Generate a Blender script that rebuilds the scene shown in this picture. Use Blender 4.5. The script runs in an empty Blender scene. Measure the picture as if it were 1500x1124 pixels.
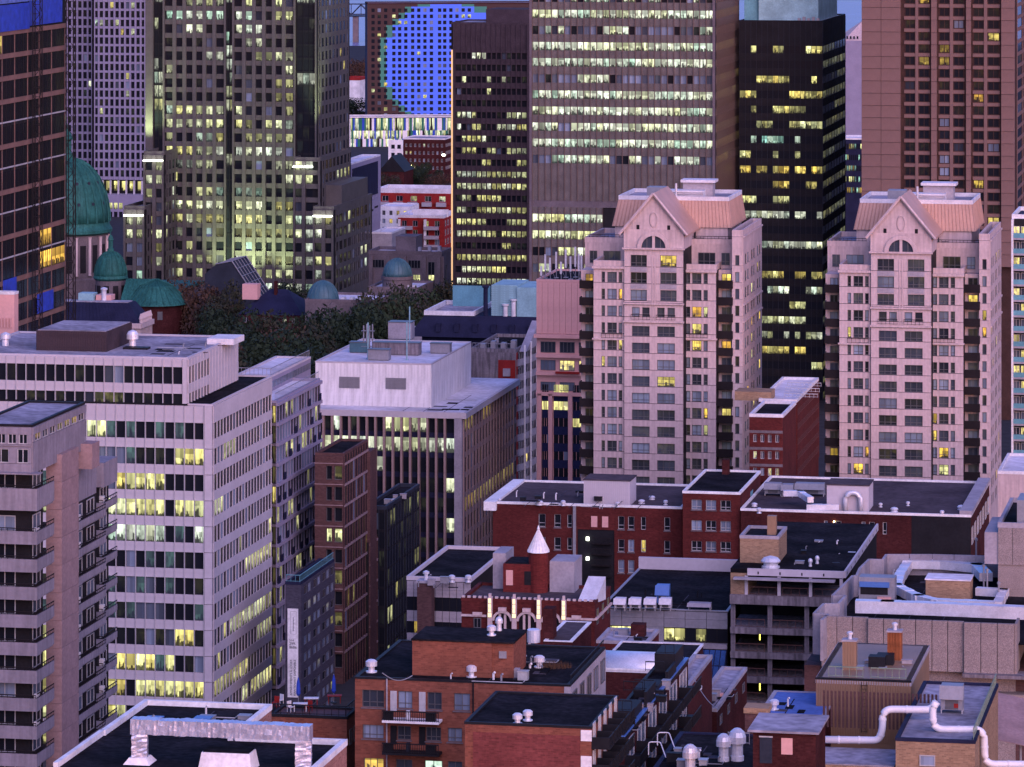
import bpy, bmesh, math, random
from mathutils import Vector, Matrix
R = random.Random(7)
SC = bpy.context.scene
COL = SC.collection
# ---------------------------------------------------------------- camera, sky, sun, exposure
F, H, YH, CX = 6200.0, 125.0, -200.0, 750.0      # focal length in photo pixels, eye height, horizon row, centre column
cam = bpy.data.cameras.new('camera'); co = bpy.data.objects.new('camera', cam); COL.objects.link(co)
co.location = (0, 0, H); co.rotation_euler = (math.radians(90), 0, 0)
cam.sensor_width = 36; cam.lens = F / 1500 * 36; cam.shift_y = -(562 - YH) / 1500
cam.clip_start = 1; cam.clip_end = 60000
SC.camera = co
world = bpy.data.worlds.new('World'); SC.world = world; world.use_nodes = True
wn = world.node_tree
sky = wn.nodes.new('ShaderNodeTexSky'); sky.sky_type = 'NISHITA'; sky.sun_disc = False
SUN_EL, SUN_AZ = math.radians(3.0), math.radians(180 - 22)      # low, behind the camera to its right; azimuth from +Y clockwise
sky.sun_elevation = SUN_EL; sky.sun_rotation = SUN_AZ
sky.air_density = 1.2; sky.dust_density = 1.0; sky.ozone_density = 4.0
tint = wn.nodes.new('ShaderNodeMix'); tint.data_type = 'RGBA'; tint.blend_type = 'MULTIPLY'; tint.inputs[0].default_value = 1
tint.inputs[7].default_value = (0.89, 0.74, 1.20, 1)              # violet dusk air
wn.links.new(sky.outputs[0], tint.inputs[6]); wn.links.new(tint.outputs[2], wn.nodes['Background'].inputs[0])
wn.nodes['Background'].inputs[1].default_value = 0.15
sun = bpy.data.lights.new('sun', 'SUN'); so = bpy.data.objects.new('sun', sun); COL.objects.link(so)
sun.energy = 0.66; sun.angle = math.radians(70); sun.color = (1.0, 0.69, 0.81)
_sd = Vector((math.sin(SUN_AZ) * math.cos(math.radians(24)), math.cos(SUN_AZ) * math.cos(math.radians(24)), math.sin(math.radians(24))))
so.rotation_euler = (-_sd).to_track_quat('-Z', 'Y').to_euler(); so.location = (0, -50, 300)
vs = SC.view_settings; vs.view_transform = 'Standard'; vs.look = 'None'; vs.gamma = 1; vs.use_curve_mapping = False
vs.exposure = 2.25
SC.cycles.use_denoising = True
SC.cycles.max_bounces = 5; SC.cycles.diffuse_bounces = 1; SC.cycles.glossy_bounces = 2
# ---------------------------------------------------------------- materials
MATS = {}
def _nt(name):
    m = bpy.data.materials.new(name); m.use_nodes = True
    return m, m.node_tree, m.node_tree.nodes['Principled BSDF']
def mat(name, col, rough=0.75, var=0.18, scale=0.35, streak=0.0, metal=0.0, brick=False, seams=0, bump=0.0, grain=0.0):
    """painted, stone, roofing: base colour with soft blotches, optional run-off streaks, brick courses or metal seams"""
    m, t, p = _nt(name); N, L = t.nodes.new, t.links.new
    tc = N('ShaderNodeTexCoord')
    p.inputs['Roughness'].default_value = rough; p.inputs['Metallic'].default_value = metal
    if max(col) < .09: p.inputs['Specular IOR Level'].default_value = .03
    elif rough > .55: p.inputs['Specular IOR Level'].default_value = .12
    def noise(sc, det=4, vec=None):
        n = N('ShaderNodeTexNoise'); n.inputs['Scale'].default_value = sc; n.inputs['Detail'].default_value = det
        L(vec or tc.outputs['Object'], n.inputs['Vector']); return n.outputs['Fac']
    def mul(a, b, f=1.0):
        x = N('ShaderNodeMix'); x.data_type = 'RGBA'; x.blend_type = 'MULTIPLY'; x.inputs[0].default_value = f
        L(a, x.inputs[6]); L(b, x.inputs[7]); return x.outputs[2]
    def ramp(f, lo, hi, a=0.3, b=0.7):
        r = N('ShaderNodeMapRange'); r.inputs[1].default_value = a; r.inputs[2].default_value = b
        r.inputs[3].default_value = lo; r.inputs[4].default_value = hi; L(f, r.inputs[0]); return r.outputs[0]
    c = N('ShaderNodeRGB'); c.outputs[0].default_value = (*col, 1); out = c.outputs[0]
    if brick:
        sx = N('ShaderNodeSeparateXYZ'); L(tc.outputs['Object'], sx.inputs[0])
        ad = N('ShaderNodeMath'); L(sx.outputs[0], ad.inputs[0]); L(sx.outputs[1], ad.inputs[1])
        cx = N('ShaderNodeCombineXYZ'); L(ad.outputs[0], cx.inputs[0]); L(sx.outputs[2], cx.inputs[1])
        b = N('ShaderNodeTexBrick'); L(cx.outputs[0], b.inputs['Vector']); b.inputs['Scale'].default_value = 1
        b.inputs['Brick Width'].default_value = 0.42; b.inputs['Row Height'].default_value = 0.15; b.inputs['Mortar Size'].default_value = 0.02
        b.inputs['Color1'].default_value = (1, 1, 1, 1); b.inputs['Color2'].default_value = (.62, .6, .62, 1); b.inputs['Mortar'].default_value = (.85, .9, .95, 1)
        out = mul(out, b.outputs['Color'])
    if var:
        out = mul(out, ramp(noise(scale), 1 - var, 1 + var))
        out = mul(out, ramp(noise(scale * 9, 2), 1 - var * .6, 1 + var * .6))
    if grain: out = mul(out, ramp(noise(13, 1), 1 - grain, 1 + grain))
    if streak:
        mp = N('ShaderNodeMapping'); mp.inputs['Scale'].default_value = (1.6, 1.6, 0.12); L(tc.outputs['Object'], mp.inputs[0])
        out = mul(out, ramp(noise(1.5, 5, mp.outputs[0]), 1 - streak, 1.0, .35, .6))
    if seams:
        w = N('ShaderNodeTexWave'); w.wave_profile = 'SAW'; w.inputs['Scale'].default_value = seams; w.inputs['Distortion'].default_value = 0
        L(tc.outputs['Object'], w.inputs[0]); out = mul(out, ramp(w.outputs['Fac'], .55, 1, 0, .25))
    L(out, p.inputs['Base Color'])
    if bump:
        bp = N('ShaderNodeBump'); bp.inputs['Strength'].default_value = bump; bp.inputs['Distance'].default_value = .1
        L(noise(3), bp.inputs['Height']); L(bp.outputs[0], p.inputs['Normal'])
    MATS[name] = m; return m
def emit(name, col, s):
    m, t, p = _nt(name); p.inputs['Base Color'].default_value = (*col, 1)
    p.inputs['Emission Color'].default_value = (*col, 1); p.inputs['Emission Strength'].default_value = s
    MATS[name] = m; return m
def pane_mat(name, geo, dark=(0.012, 0.014, 0.02), rough=0.12, split=0):
    """window glass; the colour of the object (or face) says: how lit, which lamp colour, seed, how much blind"""
    m, t, p = _nt(name); N, L = t.nodes.new, t.links.new
    if geo:
        a = N('ShaderNodeAttribute'); a.attribute_name = 'wc'; col, alp = a.outputs['Color'], a.outputs['Alpha']
    else:
        a = N('ShaderNodeObjectInfo'); col, alp = a.outputs['Color'], a.outputs['Alpha']
    s = N('ShaderNodeSeparateColor'); L(col, s.inputs[0]); lit, hue, seed = s.outputs
    uv = N('ShaderNodeUVMap'); su = N('ShaderNodeSeparateXYZ'); L(uv.outputs[0], su.inputs[0]); u, v = su.outputs[0], su.outputs[1]
    def M(op, x, y=None, z=None):
        n = N('ShaderNodeMath'); n.operation = op
        for i, q in enumerate((x, y, z)):
            if q is None: continue
            if isinstance(q, (int, float)): n.inputs[i].default_value = q
            else: L(q, n.inputs[i])
        return n.outputs[0]
    def rng(x, a, b, c, d):
        r = N('ShaderNodeMapRange'); L(x, r.inputs[0])
        for i, q in enumerate((a, b, c, d)): r.inputs[i + 1].default_value = q
        return r.outputs[0]
    sd = M('MULTIPLY', seed, 91.7)
    cv = N('ShaderNodeCombineXYZ'); L(M('ADD', M('MULTIPLY', u, 4.0), sd), cv.inputs[0]); L(M('MULTIPLY', v, 3.2), cv.inputs[1]); L(sd, cv.inputs[2])
    n1 = N('ShaderNodeTexNoise'); n1.inputs['Scale'].default_value = 1.15; n1.inputs['Detail'].default_value = 3; L(cv.outputs[0], n1.inputs[0])
    wv = N('ShaderNodeTexWhiteNoise'); wv.noise_dimensions = '2D'
    c2 = N('ShaderNodeCombineXYZ'); L(M('FLOOR', M('ADD', M('MULTIPLY', u, 3.0), M('MULTIPLY', seed, 7.3))), c2.inputs[0]); L(sd, c2.inputs[1]); L(c2.outputs[0], wv.inputs['Vector'])
    st = rng(wv.outputs['Value'], 0, 1, .45, 1.1)
    def cell(nu, nv, off):                                  # random value per rectangular cell of the room behind the pane
        c = N('ShaderNodeCombineXYZ'); L(M('FLOOR', M('ADD', M('MULTIPLY', u, nu), M('MULTIPLY', seed, 3.1))), c.inputs[0]); L(M('FLOOR', M('MULTIPLY', v, nv)) if nv else M('ADD', 0.0, 0.0), c.inputs[1]); L(M('ADD', sd, off), c.inputs[2])
        w = N('ShaderNodeTexWhiteNoise'); w.noise_dimensions = '3D'; L(c.outputs[0], w.inputs['Vector']); return w.outputs['Value']
    hgt = M('MULTIPLY', cell(7.0, 0, 1.5), M('MULTIPLY', cell(2.0, 0, 4.5), .75))          # desks, chairs and people stand dark against the room
    wob = M('MULTIPLY', M('SUBTRACT', n1.outputs['Fac'], .5), .35)
    furn = rng(M('SUBTRACT', M('ADD', v, wob), hgt), 0.0, .06, .12, 1.0)
    f2 = M('FRACT', M('MULTIPLY', seed, 13.7)); isb = M('MULTIPLY', M('GREATER_THAN', v, rng(f2, 0, 1, .15, 1.9)), 1.0)      # a drawn blind hides the upper part of the room
    furn = M('ADD', M('MULTIPLY', furn, M('SUBTRACT', 1.0, isb)), M('MULTIPLY', isb, .62))
    e = M('MULTIPLY', M('MULTIPLY', M('MULTIPLY', lit, .33), st), M('MULTIPLY', furn, rng(v, 0, 1, .7, 1.15)))
    room = M('ADD', M('MULTIPLY', cell(3.0, 3.0, 7.5), .55), M('MULTIPLY', n1.outputs['Fac'], .7))
    e = M('MULTIPLY', e, M('ADD', M('MULTIPLY', isb, .75), M('MULTIPLY', M('SUBTRACT', 1.0, isb), rng(room, .25, .85, .35, 1.3))))     # pale walls, boards and lamps against dim corners
    r = N('ShaderNodeValToRGB'); r.color_ramp.interpolation = 'LINEAR'; L(hue, r.inputs[0])
    E = r.color_ramp.elements; E[0].position = 0; E[0].color = (1, .40, .07, 1); E[1].position = 1; E[1].color = (.12, .5, .52, 1)
    for q, c in ((.22, (1, .66, .10)), (.42, (.96, .87, .30)), (.58, (.92, .96, .50)), (.72, (.95, 1, .82)), (.86, (.55, .95, .72))):
        x = E.new(q); x.color = (*c, 1)
    d = N('ShaderNodeMix'); d.data_type = 'RGBA'; d.inputs[6].default_value = (*dark, 1); d.inputs[7].default_value = (.28, .35, .47, 1)
    L(M('MULTIPLY', alp, rng(wv.outputs['Value'], 0, 1, .6, 1)), d.inputs[0])
    L(d.outputs[2], p.inputs['Base Color']); L(r.outputs[0], p.inputs['Emission Color']); L(e, p.inputs['Emission Strength'])
    p.inputs['Roughness'].default_value = rough; p.inputs['IOR'].default_value = 1.28
    m.cycles.emission_sampling = 'NONE'; MATS[name] = m; return m
PANE, PANE_G = pane_mat('window_glass', False), pane_mat('window_glass_mass', True)
# ---------------------------------------------------------------- geometry helpers
def link(o, parent=None):
    COL.objects.link(o)
    if parent is not None: o.parent = parent
    return o
_MC = {}
def raw(name, vs_, fs, m, parent=None, loc=(0, 0, 0), rz=0.0, smooth=False, uv=None):
    me = bpy.data.meshes.new(name); me.from_pydata([tuple(v) for v in vs_], [], fs)
    if smooth: me.polygons.foreach_set('use_smooth', [True] * len(me.polygons))
    me.materials.append(m if not isinstance(m, str) else MATS[m])
    o = bpy.data.objects.new(name, me); o.location = loc; o.rotation_euler = (0, 0, rz)
    return link(o, parent)
BOXF = [(0, 1, 2, 3), (7, 6, 5, 4), (0, 4, 5, 1), (1, 5, 6, 2), (2, 6, 7, 3), (3, 7, 4, 0)]
def boxv(x0, x1, y0, y1, z0, z1):
    return [(x0, y0, z0), (x0, y1, z0), (x1, y1, z0), (x1, y0, z0), (x0, y0, z1), (x0, y1, z1), (x1, y1, z1), (x1, y0, z1)]
def box_mesh(w, d, h, m):
    k = ('b', round(w, 3), round(d, 3), round(h, 3), m)
    if k not in _MC:
        me = bpy.data.meshes.new('box'); me.from_pydata(boxv(0, w, -d, 0, 0, h), [], BOXF); me.materials.append(MATS[m]); _MC[k] = me
    return _MC[k]
def pane_mesh(w, h, m):
    k = ('p', round(w, 3), round(h, 3), m.name)
    if k not in _MC:
        me = bpy.data.meshes.new('pane'); me.from_pydata([(0, 0, 0), (w, 0, 0), (w, 0, h), (0, 0, h)], [], [(0, 1, 2, 3)])
        l = me.uv_layers.new(name='UVMap'); 
        for i, c in enumerate(((0, 0), (1, 0), (1, 1), (0, 1))): l.data[i].uv = c
        me.materials.append(m); _MC[k] = me
    return _MC[k]
def multi_box(bs):
    V, Fc = [], []
    for b in bs:
        n = len(V); V += boxv(*b); Fc += [tuple(i + n for i in f) for f in BOXF]
    return V, Fc
def frame_mesh(w, h, nx, ny, t, dp, m):
    k = ('f', round(w, 3), round(h, 3), nx, ny, t, dp, m)
    if k not in _MC:
        xs = [(0, w, 0, t), (0, w, h - t, h)] + [(0, t, t, h - t), (w - t, w, t, h - t)]
        for i in range(1, nx): xs.append((w * i / nx - t / 2, w * i / nx + t / 2, t, h - t))
        bs = [(a, b, -dp, 0, c, d) for a, b, c, d in xs]
        ys = [h * .3] if ny == 2 else [h * j / ny for j in range(1, ny)]
        for z in ys: bs.append((t, w - t, -dp * .8, 0, z - t / 2, z + t / 2))
        V, Fc = multi_box(bs); me = bpy.data.meshes.new('window'); me.from_pydata(V, [], Fc); me.materials.append(MATS[m]); _MC[k] = me
    return _MC[k]
def lathe(prof, n=24, a0=0.0, a1=2 * math.pi):
    V, Fc = [], []; full = abs(a1 - a0 - 2 * math.pi) < 1e-6; k = n if full else n + 1
    for r, z in prof:
        for i in range(k):
            a = a0 + (a1 - a0) * i / n; V.append((r * math.cos(a), r * math.sin(a), z))
    for j in range(len(prof) - 1):
        for i in range(n):
            a, b = j * k + i, j * k + (i + 1) % k
            Fc.append((a, b, b + k, a + k))
    Fc.append(tuple(range(k - 1, -1, -1))); Fc.append(tuple(range((len(prof) - 1) * k, len(prof) * k)))
    return V, Fc
def tube(pts, r, n=8):
    V, Fc = [], []; pts = [Vector(p) for p in pts]
    for i, p in enumerate(pts):
        d = (pts[min(i + 1, len(pts) - 1)] - pts[max(i - 1, 0)]).normalized()
        up = Vector((0, 0, 1)) if abs(d.z) < .95 else Vector((0, 1, 0))
        a = d.cross(up).normalized(); b = a.cross(d)
        for k in range(n):
            q = 2 * math.pi * k / n; V.append(p + a * r * math.cos(q) + b * r * math.sin(q))
    for i in range(len(pts) - 1):
        for k in range(n):
            a, b = i * n + k, i * n + (k + 1) % n; Fc.append((a, b, b + n, a + n))
    Fc.append(tuple(range(n - 1, -1, -1))); Fc.append(tuple(range((len(pts) - 1) * n, len(pts) * n)))
    return V, Fc
def rounded(pts, r, n=5):
    """polyline with its corners rounded"""
    pts = [Vector(p) for p in pts]; out = [pts[0]]
    for a, b, c in zip(pts, pts[1:], pts[2:]):
        d1, d2 = (a - b).normalized(), (c - b).normalized(); q = min(r, (a - b).length / 2, (c - b).length / 2)
        p0, p2 = b + d1 * q, b + d2 * q
        for i in range(n + 1):
            t = i / n; out.append(p0 * (1 - t) ** 2 + b * 2 * t * (1 - t) + p2 * t * t)
    return out + [pts[-1]]
def merge(*ms):
    V, Fc = [], []
    for v, f in ms:
        n = len(V); V += [tuple(x) for x in v]; Fc += [tuple(i + n for i in q) for q in f]
    return V, Fc
def tag(o, label, cat, group=None, kind=None):
    o['label'] = label; o['category'] = cat; o['kind'] = 'thing'
    if group: o['group'] = group
    if kind: o['kind'] = kind
    return o
def thing(name, label, cat, loc, rz=0.0, group=None):
    o = bpy.data.objects.new(name, None); o.location = loc; o.rotation_euler = (0, 0, rz); o.empty_display_size = .5
    return tag(link(o), label, cat, group)
def copy_tree(o, parent=None):
    c = o.copy(); COL.objects.link(c); c.parent = parent
    for ch in o.children: copy_tree(ch, c)
    return c
def rp(px, py, z):
    """world point seen at a photo pixel on the level z"""
    d = F * (H - z) / (py - YH); return Vector(((px - CX) * d / F, d, z))
class Bld:
    """a building block: front-right corner on photo column xc at distance d; front runs left to column xl, right face back to column xr"""
    def __init__(s, name, label, cat, xl, xc, xr, d, D=None, vpx=1950.0, parent=None, group=None):
        s.d, s.th = d, math.atan((vpx - CX) / F); c, n = math.cos(s.th), math.sin(s.th)
        s.c, s.n, s.X = c, n, (xc - CX) * d / F
        s.W = s.t(xl); s.D = D if D is not None else s.y(xr)
        wx, wy = s.X - s.W * c, d + s.W * n
        if parent is None:
            s.root = thing(name, label, cat, (wx, wy, 0), -s.th, group); s.ox = s.oy = 0.0; s.wx0, s.wy0 = wx, wy
            s.budget = {}; s.rest = []; s.main = s
        else:
            s.main = parent.main; s.root = s.main.root; dx, dy = wx - s.main.wx0, wy - s.main.wy0
            s.ox, s.oy = dx * c - dy * n, dx * n + dy * c
    def t(s, px):
        k = (px - CX) / F; return (s.X - k * s.d) / (s.c + k * s.n)
    def x(s, px): return s.W - s.t(px)
    def y(s, px):
        k = (px - CX) / F; return (s.X - k * s.d) / (k * s.c - s.n)
    def z(s, py): return H - (py - YH) * s.d / F
    def h(s, npx): return npx * s.d / F
    def wp(s, x, y, z):
        x += s.ox; y += s.oy
        return Vector((s.main.wx0 + x * s.c + y * s.n, s.main.wy0 - x * s.n + y * s.c, z))
    def lp(s, w):
        dx, dy = w[0] - s.main.wx0, w[1] - s.main.wy0
        return dx * s.c - dy * s.n - s.ox, dx * s.n + dy * s.c - s.oy
    def rl(s, px, py, z): return s.lp(rp(px, py, z))          # roof pixel -> local x, y
    def xd(s, px, y):
        """local x of photo column px at local depth y"""
        a, k = s.wp(0, y, 0), (px - CX) / F; return (k * a.y - a.x) / (s.c + k * s.n)
    def M(s, face, u, out, z):
        if face == 'F': return (s.ox + u, s.oy - out, z), 0.0
        if face == 'R': return (s.ox + s.W + out, s.oy + u, z), math.pi / 2
        if face == 'L': return (s.ox - out, s.oy + s.D - u, z), -math.pi / 2
        return (s.ox + s.W - u, s.oy + s.D + out, z), math.pi
    def put(s, name, me, face, u, out, z, parent=None):
        o = bpy.data.objects.new(name, me); loc, rz = s.M(face, u, out, z)
        if parent is None:
            o.location = loc; o.rotation_euler = (0, 0, rz); o.parent = s.root
        else:
            o.parent = parent; m = parent.matrix_basis.inverted() @ (Matrix.Translation(loc) @ Matrix.Rotation(rz, 4, 'Z'))
            o.matrix_basis = m
        COL.objects.link(o); return o
    def piece(s, name, face, u0, u1, z0, z1, o0, o1, m, parent=None):
        return s.put(name, box_mesh(u1 - u0, o1 - o0, z1 - z0, m), face, u0, o0, z0, parent)
    def box(s, name, x0, x1, y0, y1, z0, z1, m, parent=None):
        return s.put(name, box_mesh(x1 - x0, y1 - y0, z1 - z0, m), 'F', x0, -y1, z0, parent)
    def mesh(s, name, vf, m, parent=None, smooth=False, at=(0, 0, 0)):
        me = bpy.data.meshes.new(name); me.from_pydata([tuple(v) for v in vf[0]], [], vf[1]); me.materials.append(MATS[m])
        if smooth: me.polygons.foreach_set('use_smooth', [True] * len(me.polygons))
        return s.put(name, me, 'F', at[0], -at[1], at[2], parent)
    def pane(s, face, u0, u1, z0, z1, out, col, m=None, parent=None, name='pane', limit=290):
        b = s.main.budget; b[name] = b.get(name, 0) + 1
        if b[name] > limit and parent is None:
            loc, rz = s.M(face, u0, out, z0); s.main.rest.append((loc, rz, u1 - u0, z1 - z0, col)); return None
        o = s.put(name, pane_mesh(u1 - u0, z1 - z0, m or PANE), face, u0, out, z0, parent); o.color = col; return o
    def window(s, face, u0, u1, z0, z1, out, col, fm, nx=2, ny=1, t=.09, dp=.08):
        w = s.put('window', frame_mesh(u1 - u0, z1 - z0, nx, ny, t, dp, fm), face, u0, out, z0)
        return s.pane(face, u0, u1, z0, z1, out + .02, col, parent=w)
    def done(s):
        if s.rest:
            V, Fc, C = [], [], []
            for loc, rz, w, h, col in s.rest:
                c, n = math.cos(rz), math.sin(rz); k = len(V)
                V += [(loc[0] + a * c, loc[1] + a * n, loc[2] + b) for a, b in ((0, 0), (w, 0), (w, h), (0, h))]
                Fc.append((k, k + 1, k + 2, k + 3)); C += [col] * 4
            o = raw('pane', V, Fc, PANE_G, s.root); o['kind'] = 'stuff'; me = o.data
            me.uv_layers.new(name='UVMap'); me.color_attributes.new('wc', 'FLOAT_COLOR', 'CORNER')
            l = me.uv_layers['UVMap']; at = me.color_attributes['wc']
            for i in range(len(Fc)):
                for j, c in enumerate(((0, 0), (1, 0), (1, 1), (0, 1))): l.data[i * 4 + j].uv = c; at.data[i * 4 + j].color = C[i * 4]
        return s
    # ---- whole-facade builders
    def core(s, z0, z1, m, name='wall', **k): return s.box(name, k.get('x0', 0), k.get('x1', s.W), k.get('y0', 0), k.get('y1', s.D), z0, z1, m)
    def roof(s, z, m, par=0.8, t=.35, pm='parapet_white', x0=0, x1=None, y0=0, y1=None):
        x1 = s.W if x1 is None else x1; y1 = s.D if y1 is None else y1
        s.box('roof', x0 + t, x1 - t, y0 + t, y1 - t, z, z + .06, m)
        if par:
            s.box('parapet', x0 - .05, x1 + .05, y0 - .05, y0 + t, z, z + par, pm); s.box('parapet', x0 - .05, x1 + .05, y1 - t, y1 + .05, z, z + par, pm)
            s.box('parapet', x0 - .05, x0 + t, y0 + t, y1 - t, z, z + par, pm); s.box('parapet', x1 - t, x1 + .05, y0 + t, y1 - t, z, z + par, pm)
    def grid(s, face, us, rows, lit, sp=.25, spm=None, pier=.3, po=.4, pm=None, ztop=None, zbot=None, u0=None, u1=None, out=.02, nosp=False, gap=0.0):
        """curtain of panes: us = list of (u0,u1) columns, rows = list of (z0,z1) top to bottom; bands between rows, piers between columns"""
        if face == 'R': sp, po = min(sp, .09), min(po, .14)
        u0 = us[0][0] if u0 is None else u0; u1 = us[-1][1] if u1 is None else u1
        ztop = rows[0][1] if ztop is None else ztop; zbot = rows[-1][0] if zbot is None else zbot
        if spm:
            prev = ztop
            for z0, z1 in rows + [(zbot, zbot)]:
                if prev - z1 > .05: s.piece('spandrel', face, u0, u1, z1, prev, 0, sp, spm)
                prev = z0
        if pm:
            e = [u0] + [(a[1] + b[0]) / 2 for a, b in zip(us, us[1:])] + [u1]
            for q in e:
                a, b = max(u0, q - pier / 2), min(u1, q + pier / 2)
                if b - a > .02: s.piece('pier', face, a, b, zbot, ztop, 0, po, pm)
        for i, (z0, z1) in enumerate(rows):
            for j, (a, b) in enumerate(us):
                s.pane(face, a, b, z0, z1, out, lit(i, j))
    def bay(s, face, u0, u1, rows, wins, ztop, zbot, m, fm, lit, out=.3, rec=.02, nx=2, ny=1, gap=.05, t=.09, pname='panel', win=True):
        """wall of panels with real window openings; rows top to bottom (z0,z1), wins = [(u0,u1,nx)]"""
        prev = ztop
        if face == 'R': out = min(out, .12)
        for i, (z0, z1) in enumerate(rows + [(zbot, zbot)]):
            if prev - z1 > .04: s.piece(pname, face, u0, u1, z1, prev - gap, 0, out, m)
            prev = z0
            if i == len(rows): break
            e = [u0] + [q for w in wins for q in w[:2]] + [u1]
            for a, b in zip(e[::2], e[1::2]):
                if b - a > .03: s.piece(pname, face, a, b, z0, z1, 0, out, m)
            for j, w in enumerate(wins):
                s.window(face, w[0], w[1], z0, z1, rec, lit(i, j), fm, w[2] if len(w) > 2 else nx, ny, t=t)
def rows_px(b, top, pitch, h, n): return [(b.z(top + pitch * i + h), b.z(top + pitch * i)) for i in range(n)]
def cols_px(b, x0, pitch, w, n, face='F'):
    g = b.x if face == 'F' else b.y
    return [(g(x0 + pitch * i), g(x0 + pitch * i + w)) for i in range(n)]
def split(u0, u1, n, fill=.85):
    w = (u1 - u0) / n; e = w * (1 - fill) / 2
    return [(u0 + w * i + e, u0 + w * (i + 1) - e) for i in range(n)]
def litf(ps, hues=(.35, .75), lo=.45, hi=1.1, blind=.1, seed=1, run=.65, dim=.02):
    """ps: chance of light for each row; neighbours on a floor tend to share a room"""
    g = random.Random(seed); st = {}
    def f(i, j):
        p = ps[i % len(ps)] if hasattr(ps, '__len__') else ps
        k = st.get(i)
        if k is None or g.random() > run: st[i] = k = (g.random() < p, g.uniform(*hues), g.uniform(lo, hi))
        on, hu, br = k
        if on: return (br * g.uniform(.75, 1.1), min(1, max(0, hu + g.uniform(-.06, .06))), g.random(), 0)
        return (dim * g.random() if g.random() < .3 else 0.0, hu, g.random(), g.random() if g.random() < blind else 0)
    return f
def zr(b, px, py):
    return H - (py - YH) * (b.d + b.y(px) * b.c) / F
# ---------------------------------------------------------------- palette
for a in (
    ('asphalt', (.05, .05, .055), .9), ('parapet_white', (.66, .64, .67), .6), ('lilac_concrete', (.33, .305, .34), .7),
    ('roof_gravel', (.27, .255, .30), .95, .45, .12), ('roof_black', (.014, .0125, .015), .9, .7, .2), ('roof_brownish', (.075, .06, .068), .95, .3, .12),
    ('roof_pale', (.62, .6, .66), .9, .25, .1), ('granite', (.105, .096, .092), .6, .12, .3), ('granite_dark', (.13, .11, .125), .6),
    ('dark_core', (.02, .019, .022), .5), ('brown_stone', (.06, .044, .052), .7, .2), ('white_precast', (.50, .46, .50), .65, .08, .2),
    ('aluminium', (.45, .44, .47), .35, .1), ('bronze_rail', (.02, .017, .019), .4), ('black_metal', (.018, .018, .022), .45), ('steel_dark', (.03, .035, .05), .5),
    ('hotel_stone', (.19, .118, .105), .75, .08, .5), ('hotel_dark', (.06, .034, .03), .7), ('pink_stucco', (.56, .445, .44), .8, .1, .25, .2),
    ('frame_grey', (.10, .10, .11), .4), ('frame_light', (.42, .42, .44), .4), ('teal_paint', (.13, .32, .38), .6), ('teal_light', (.25, .43, .47), .6),
    ('slate_blue', (.02, .022, .05), .6), ('river', (.16, .19, .42), .25, .1, .01), ('lavender_precast', (.27, .245, .34), .6, .08),
    ('construction_band', (.20, .12, .10), .8), ('blue_tarp', (.02, .05, .42), .5, .3, .8), ('blue_tarp_pale', (.10, .16, .48), .5, .3, .8),
    ('salmon_stucco', (.66, .37, .34), .8, .08), ('navy_glass_panel', (.02, .025, .07), .2), ('green_paint', (.03, .16, .10), .7), ('blue_paint', (.03, .07, .42), .7),
    ('white_paint', (.75, .74, .75), .6), ('red_panel', (.26, .022, .02), .6), ('stone_grey', (.14, .115, .125), .8, .2), ('grey_metal', (.24, .24, .27), .45, .15),
    ('silver', (.72, .72, .78), .38, .14, .8, 0, .3), ('white_pipe', (.72, .72, .76), .4, .06), ('deck_wood', (.10, .05, .045), .7)):
    mat(*a)
mat('curtain_stone', (.125, .112, .108), .7, .2, .4, grain=.35)
mat('curtain_bronze', (.105, .068, .058), .45, .12)
mat('copper_roof', (.47, .285, .22), .5, .1, .3)
mat('copper_green', (.028, .13, .11), .6, .25, .3, .35)
mat('white_stained', (.84, .82, .84), .8, .08, .3, .22)
mat('concrete_stained', (.22, .195, .215), .85, .2, .4, .5)
mat('red_brick', (.105, .022, .020), .85, .22, .3, brick=True)
mat('dark_brick', (.065, .02, .02), .85, .25, .3, brick=True)
mat('orange_brick', (.24, .085, .055), .85, .15, .3, brick=True)
mat('brown_brick', (.11, .058, .056), .8, .15, .3, brick=True)
mat('tan_brick', (.36, .235, .145), .85, .12, .3, brick=True)
mat('slate_brick', (.07, .065, .09), .8, .15, .3, brick=True)
mat('tan_metal', (.28, .17, .10), .5, .1, .3)
mat('concrete_pink', (.32, .225, .21), .8, .12, .3)
mat('red_panel_brick', (.15, .026, .023), .8, .15, .3, brick=True); mat('blue_glass', (.03, .07, .20), .15, .3, .6); mat('blue_cabinet', (.07, .17, .45), .4, .1); emit('lamp_yellow', (1, .8, .1), 1.0); emit('painted_lamp_glow', (1, .82, .40), .22)
mat('blue_roof', (.09, .16, .42), .8, .2, .2); mat('rail_green', (.22, .28, .2), .6); mat('rust_metal', (.30, .10, .04), .7, .3, .4, .4); mat('foil', (.56, .57, .68), .32, .15, .8, 0, .5, bump=.3); mat('pier_pink', (.27, .19, .195), .8); mat('apartment_concrete', (.25, .228, .265), .8, .12, .3, .2); mat('recess_brick', (.20, .055, .05), .85, .2, .3, brick=True)
mat('stripe_brick', (.40, .20, .16), .8, .1, .3, brick=True)
mat('aggregate', (.27, .225, .215), .95, .12, .3, grain=.32)
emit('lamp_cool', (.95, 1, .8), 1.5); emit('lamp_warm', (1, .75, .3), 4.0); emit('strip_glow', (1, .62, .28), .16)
# ---------------------------------------------------------------- ground and river
def sheet(name, x0, x1, y0, y1, z, m):
    o = raw(name, [(x0, y0, z), (x1, y0, z), (x1, y1, z), (x0, y1, z)], [(0, 1, 2, 3)], m); o['kind'] = 'structure'; return o
sheet('ground', -3000, 3000, -300, 2900, 0, 'asphalt')
sheet('river', -30000, 30000, 2900, 50000, -2, 'river')
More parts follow.
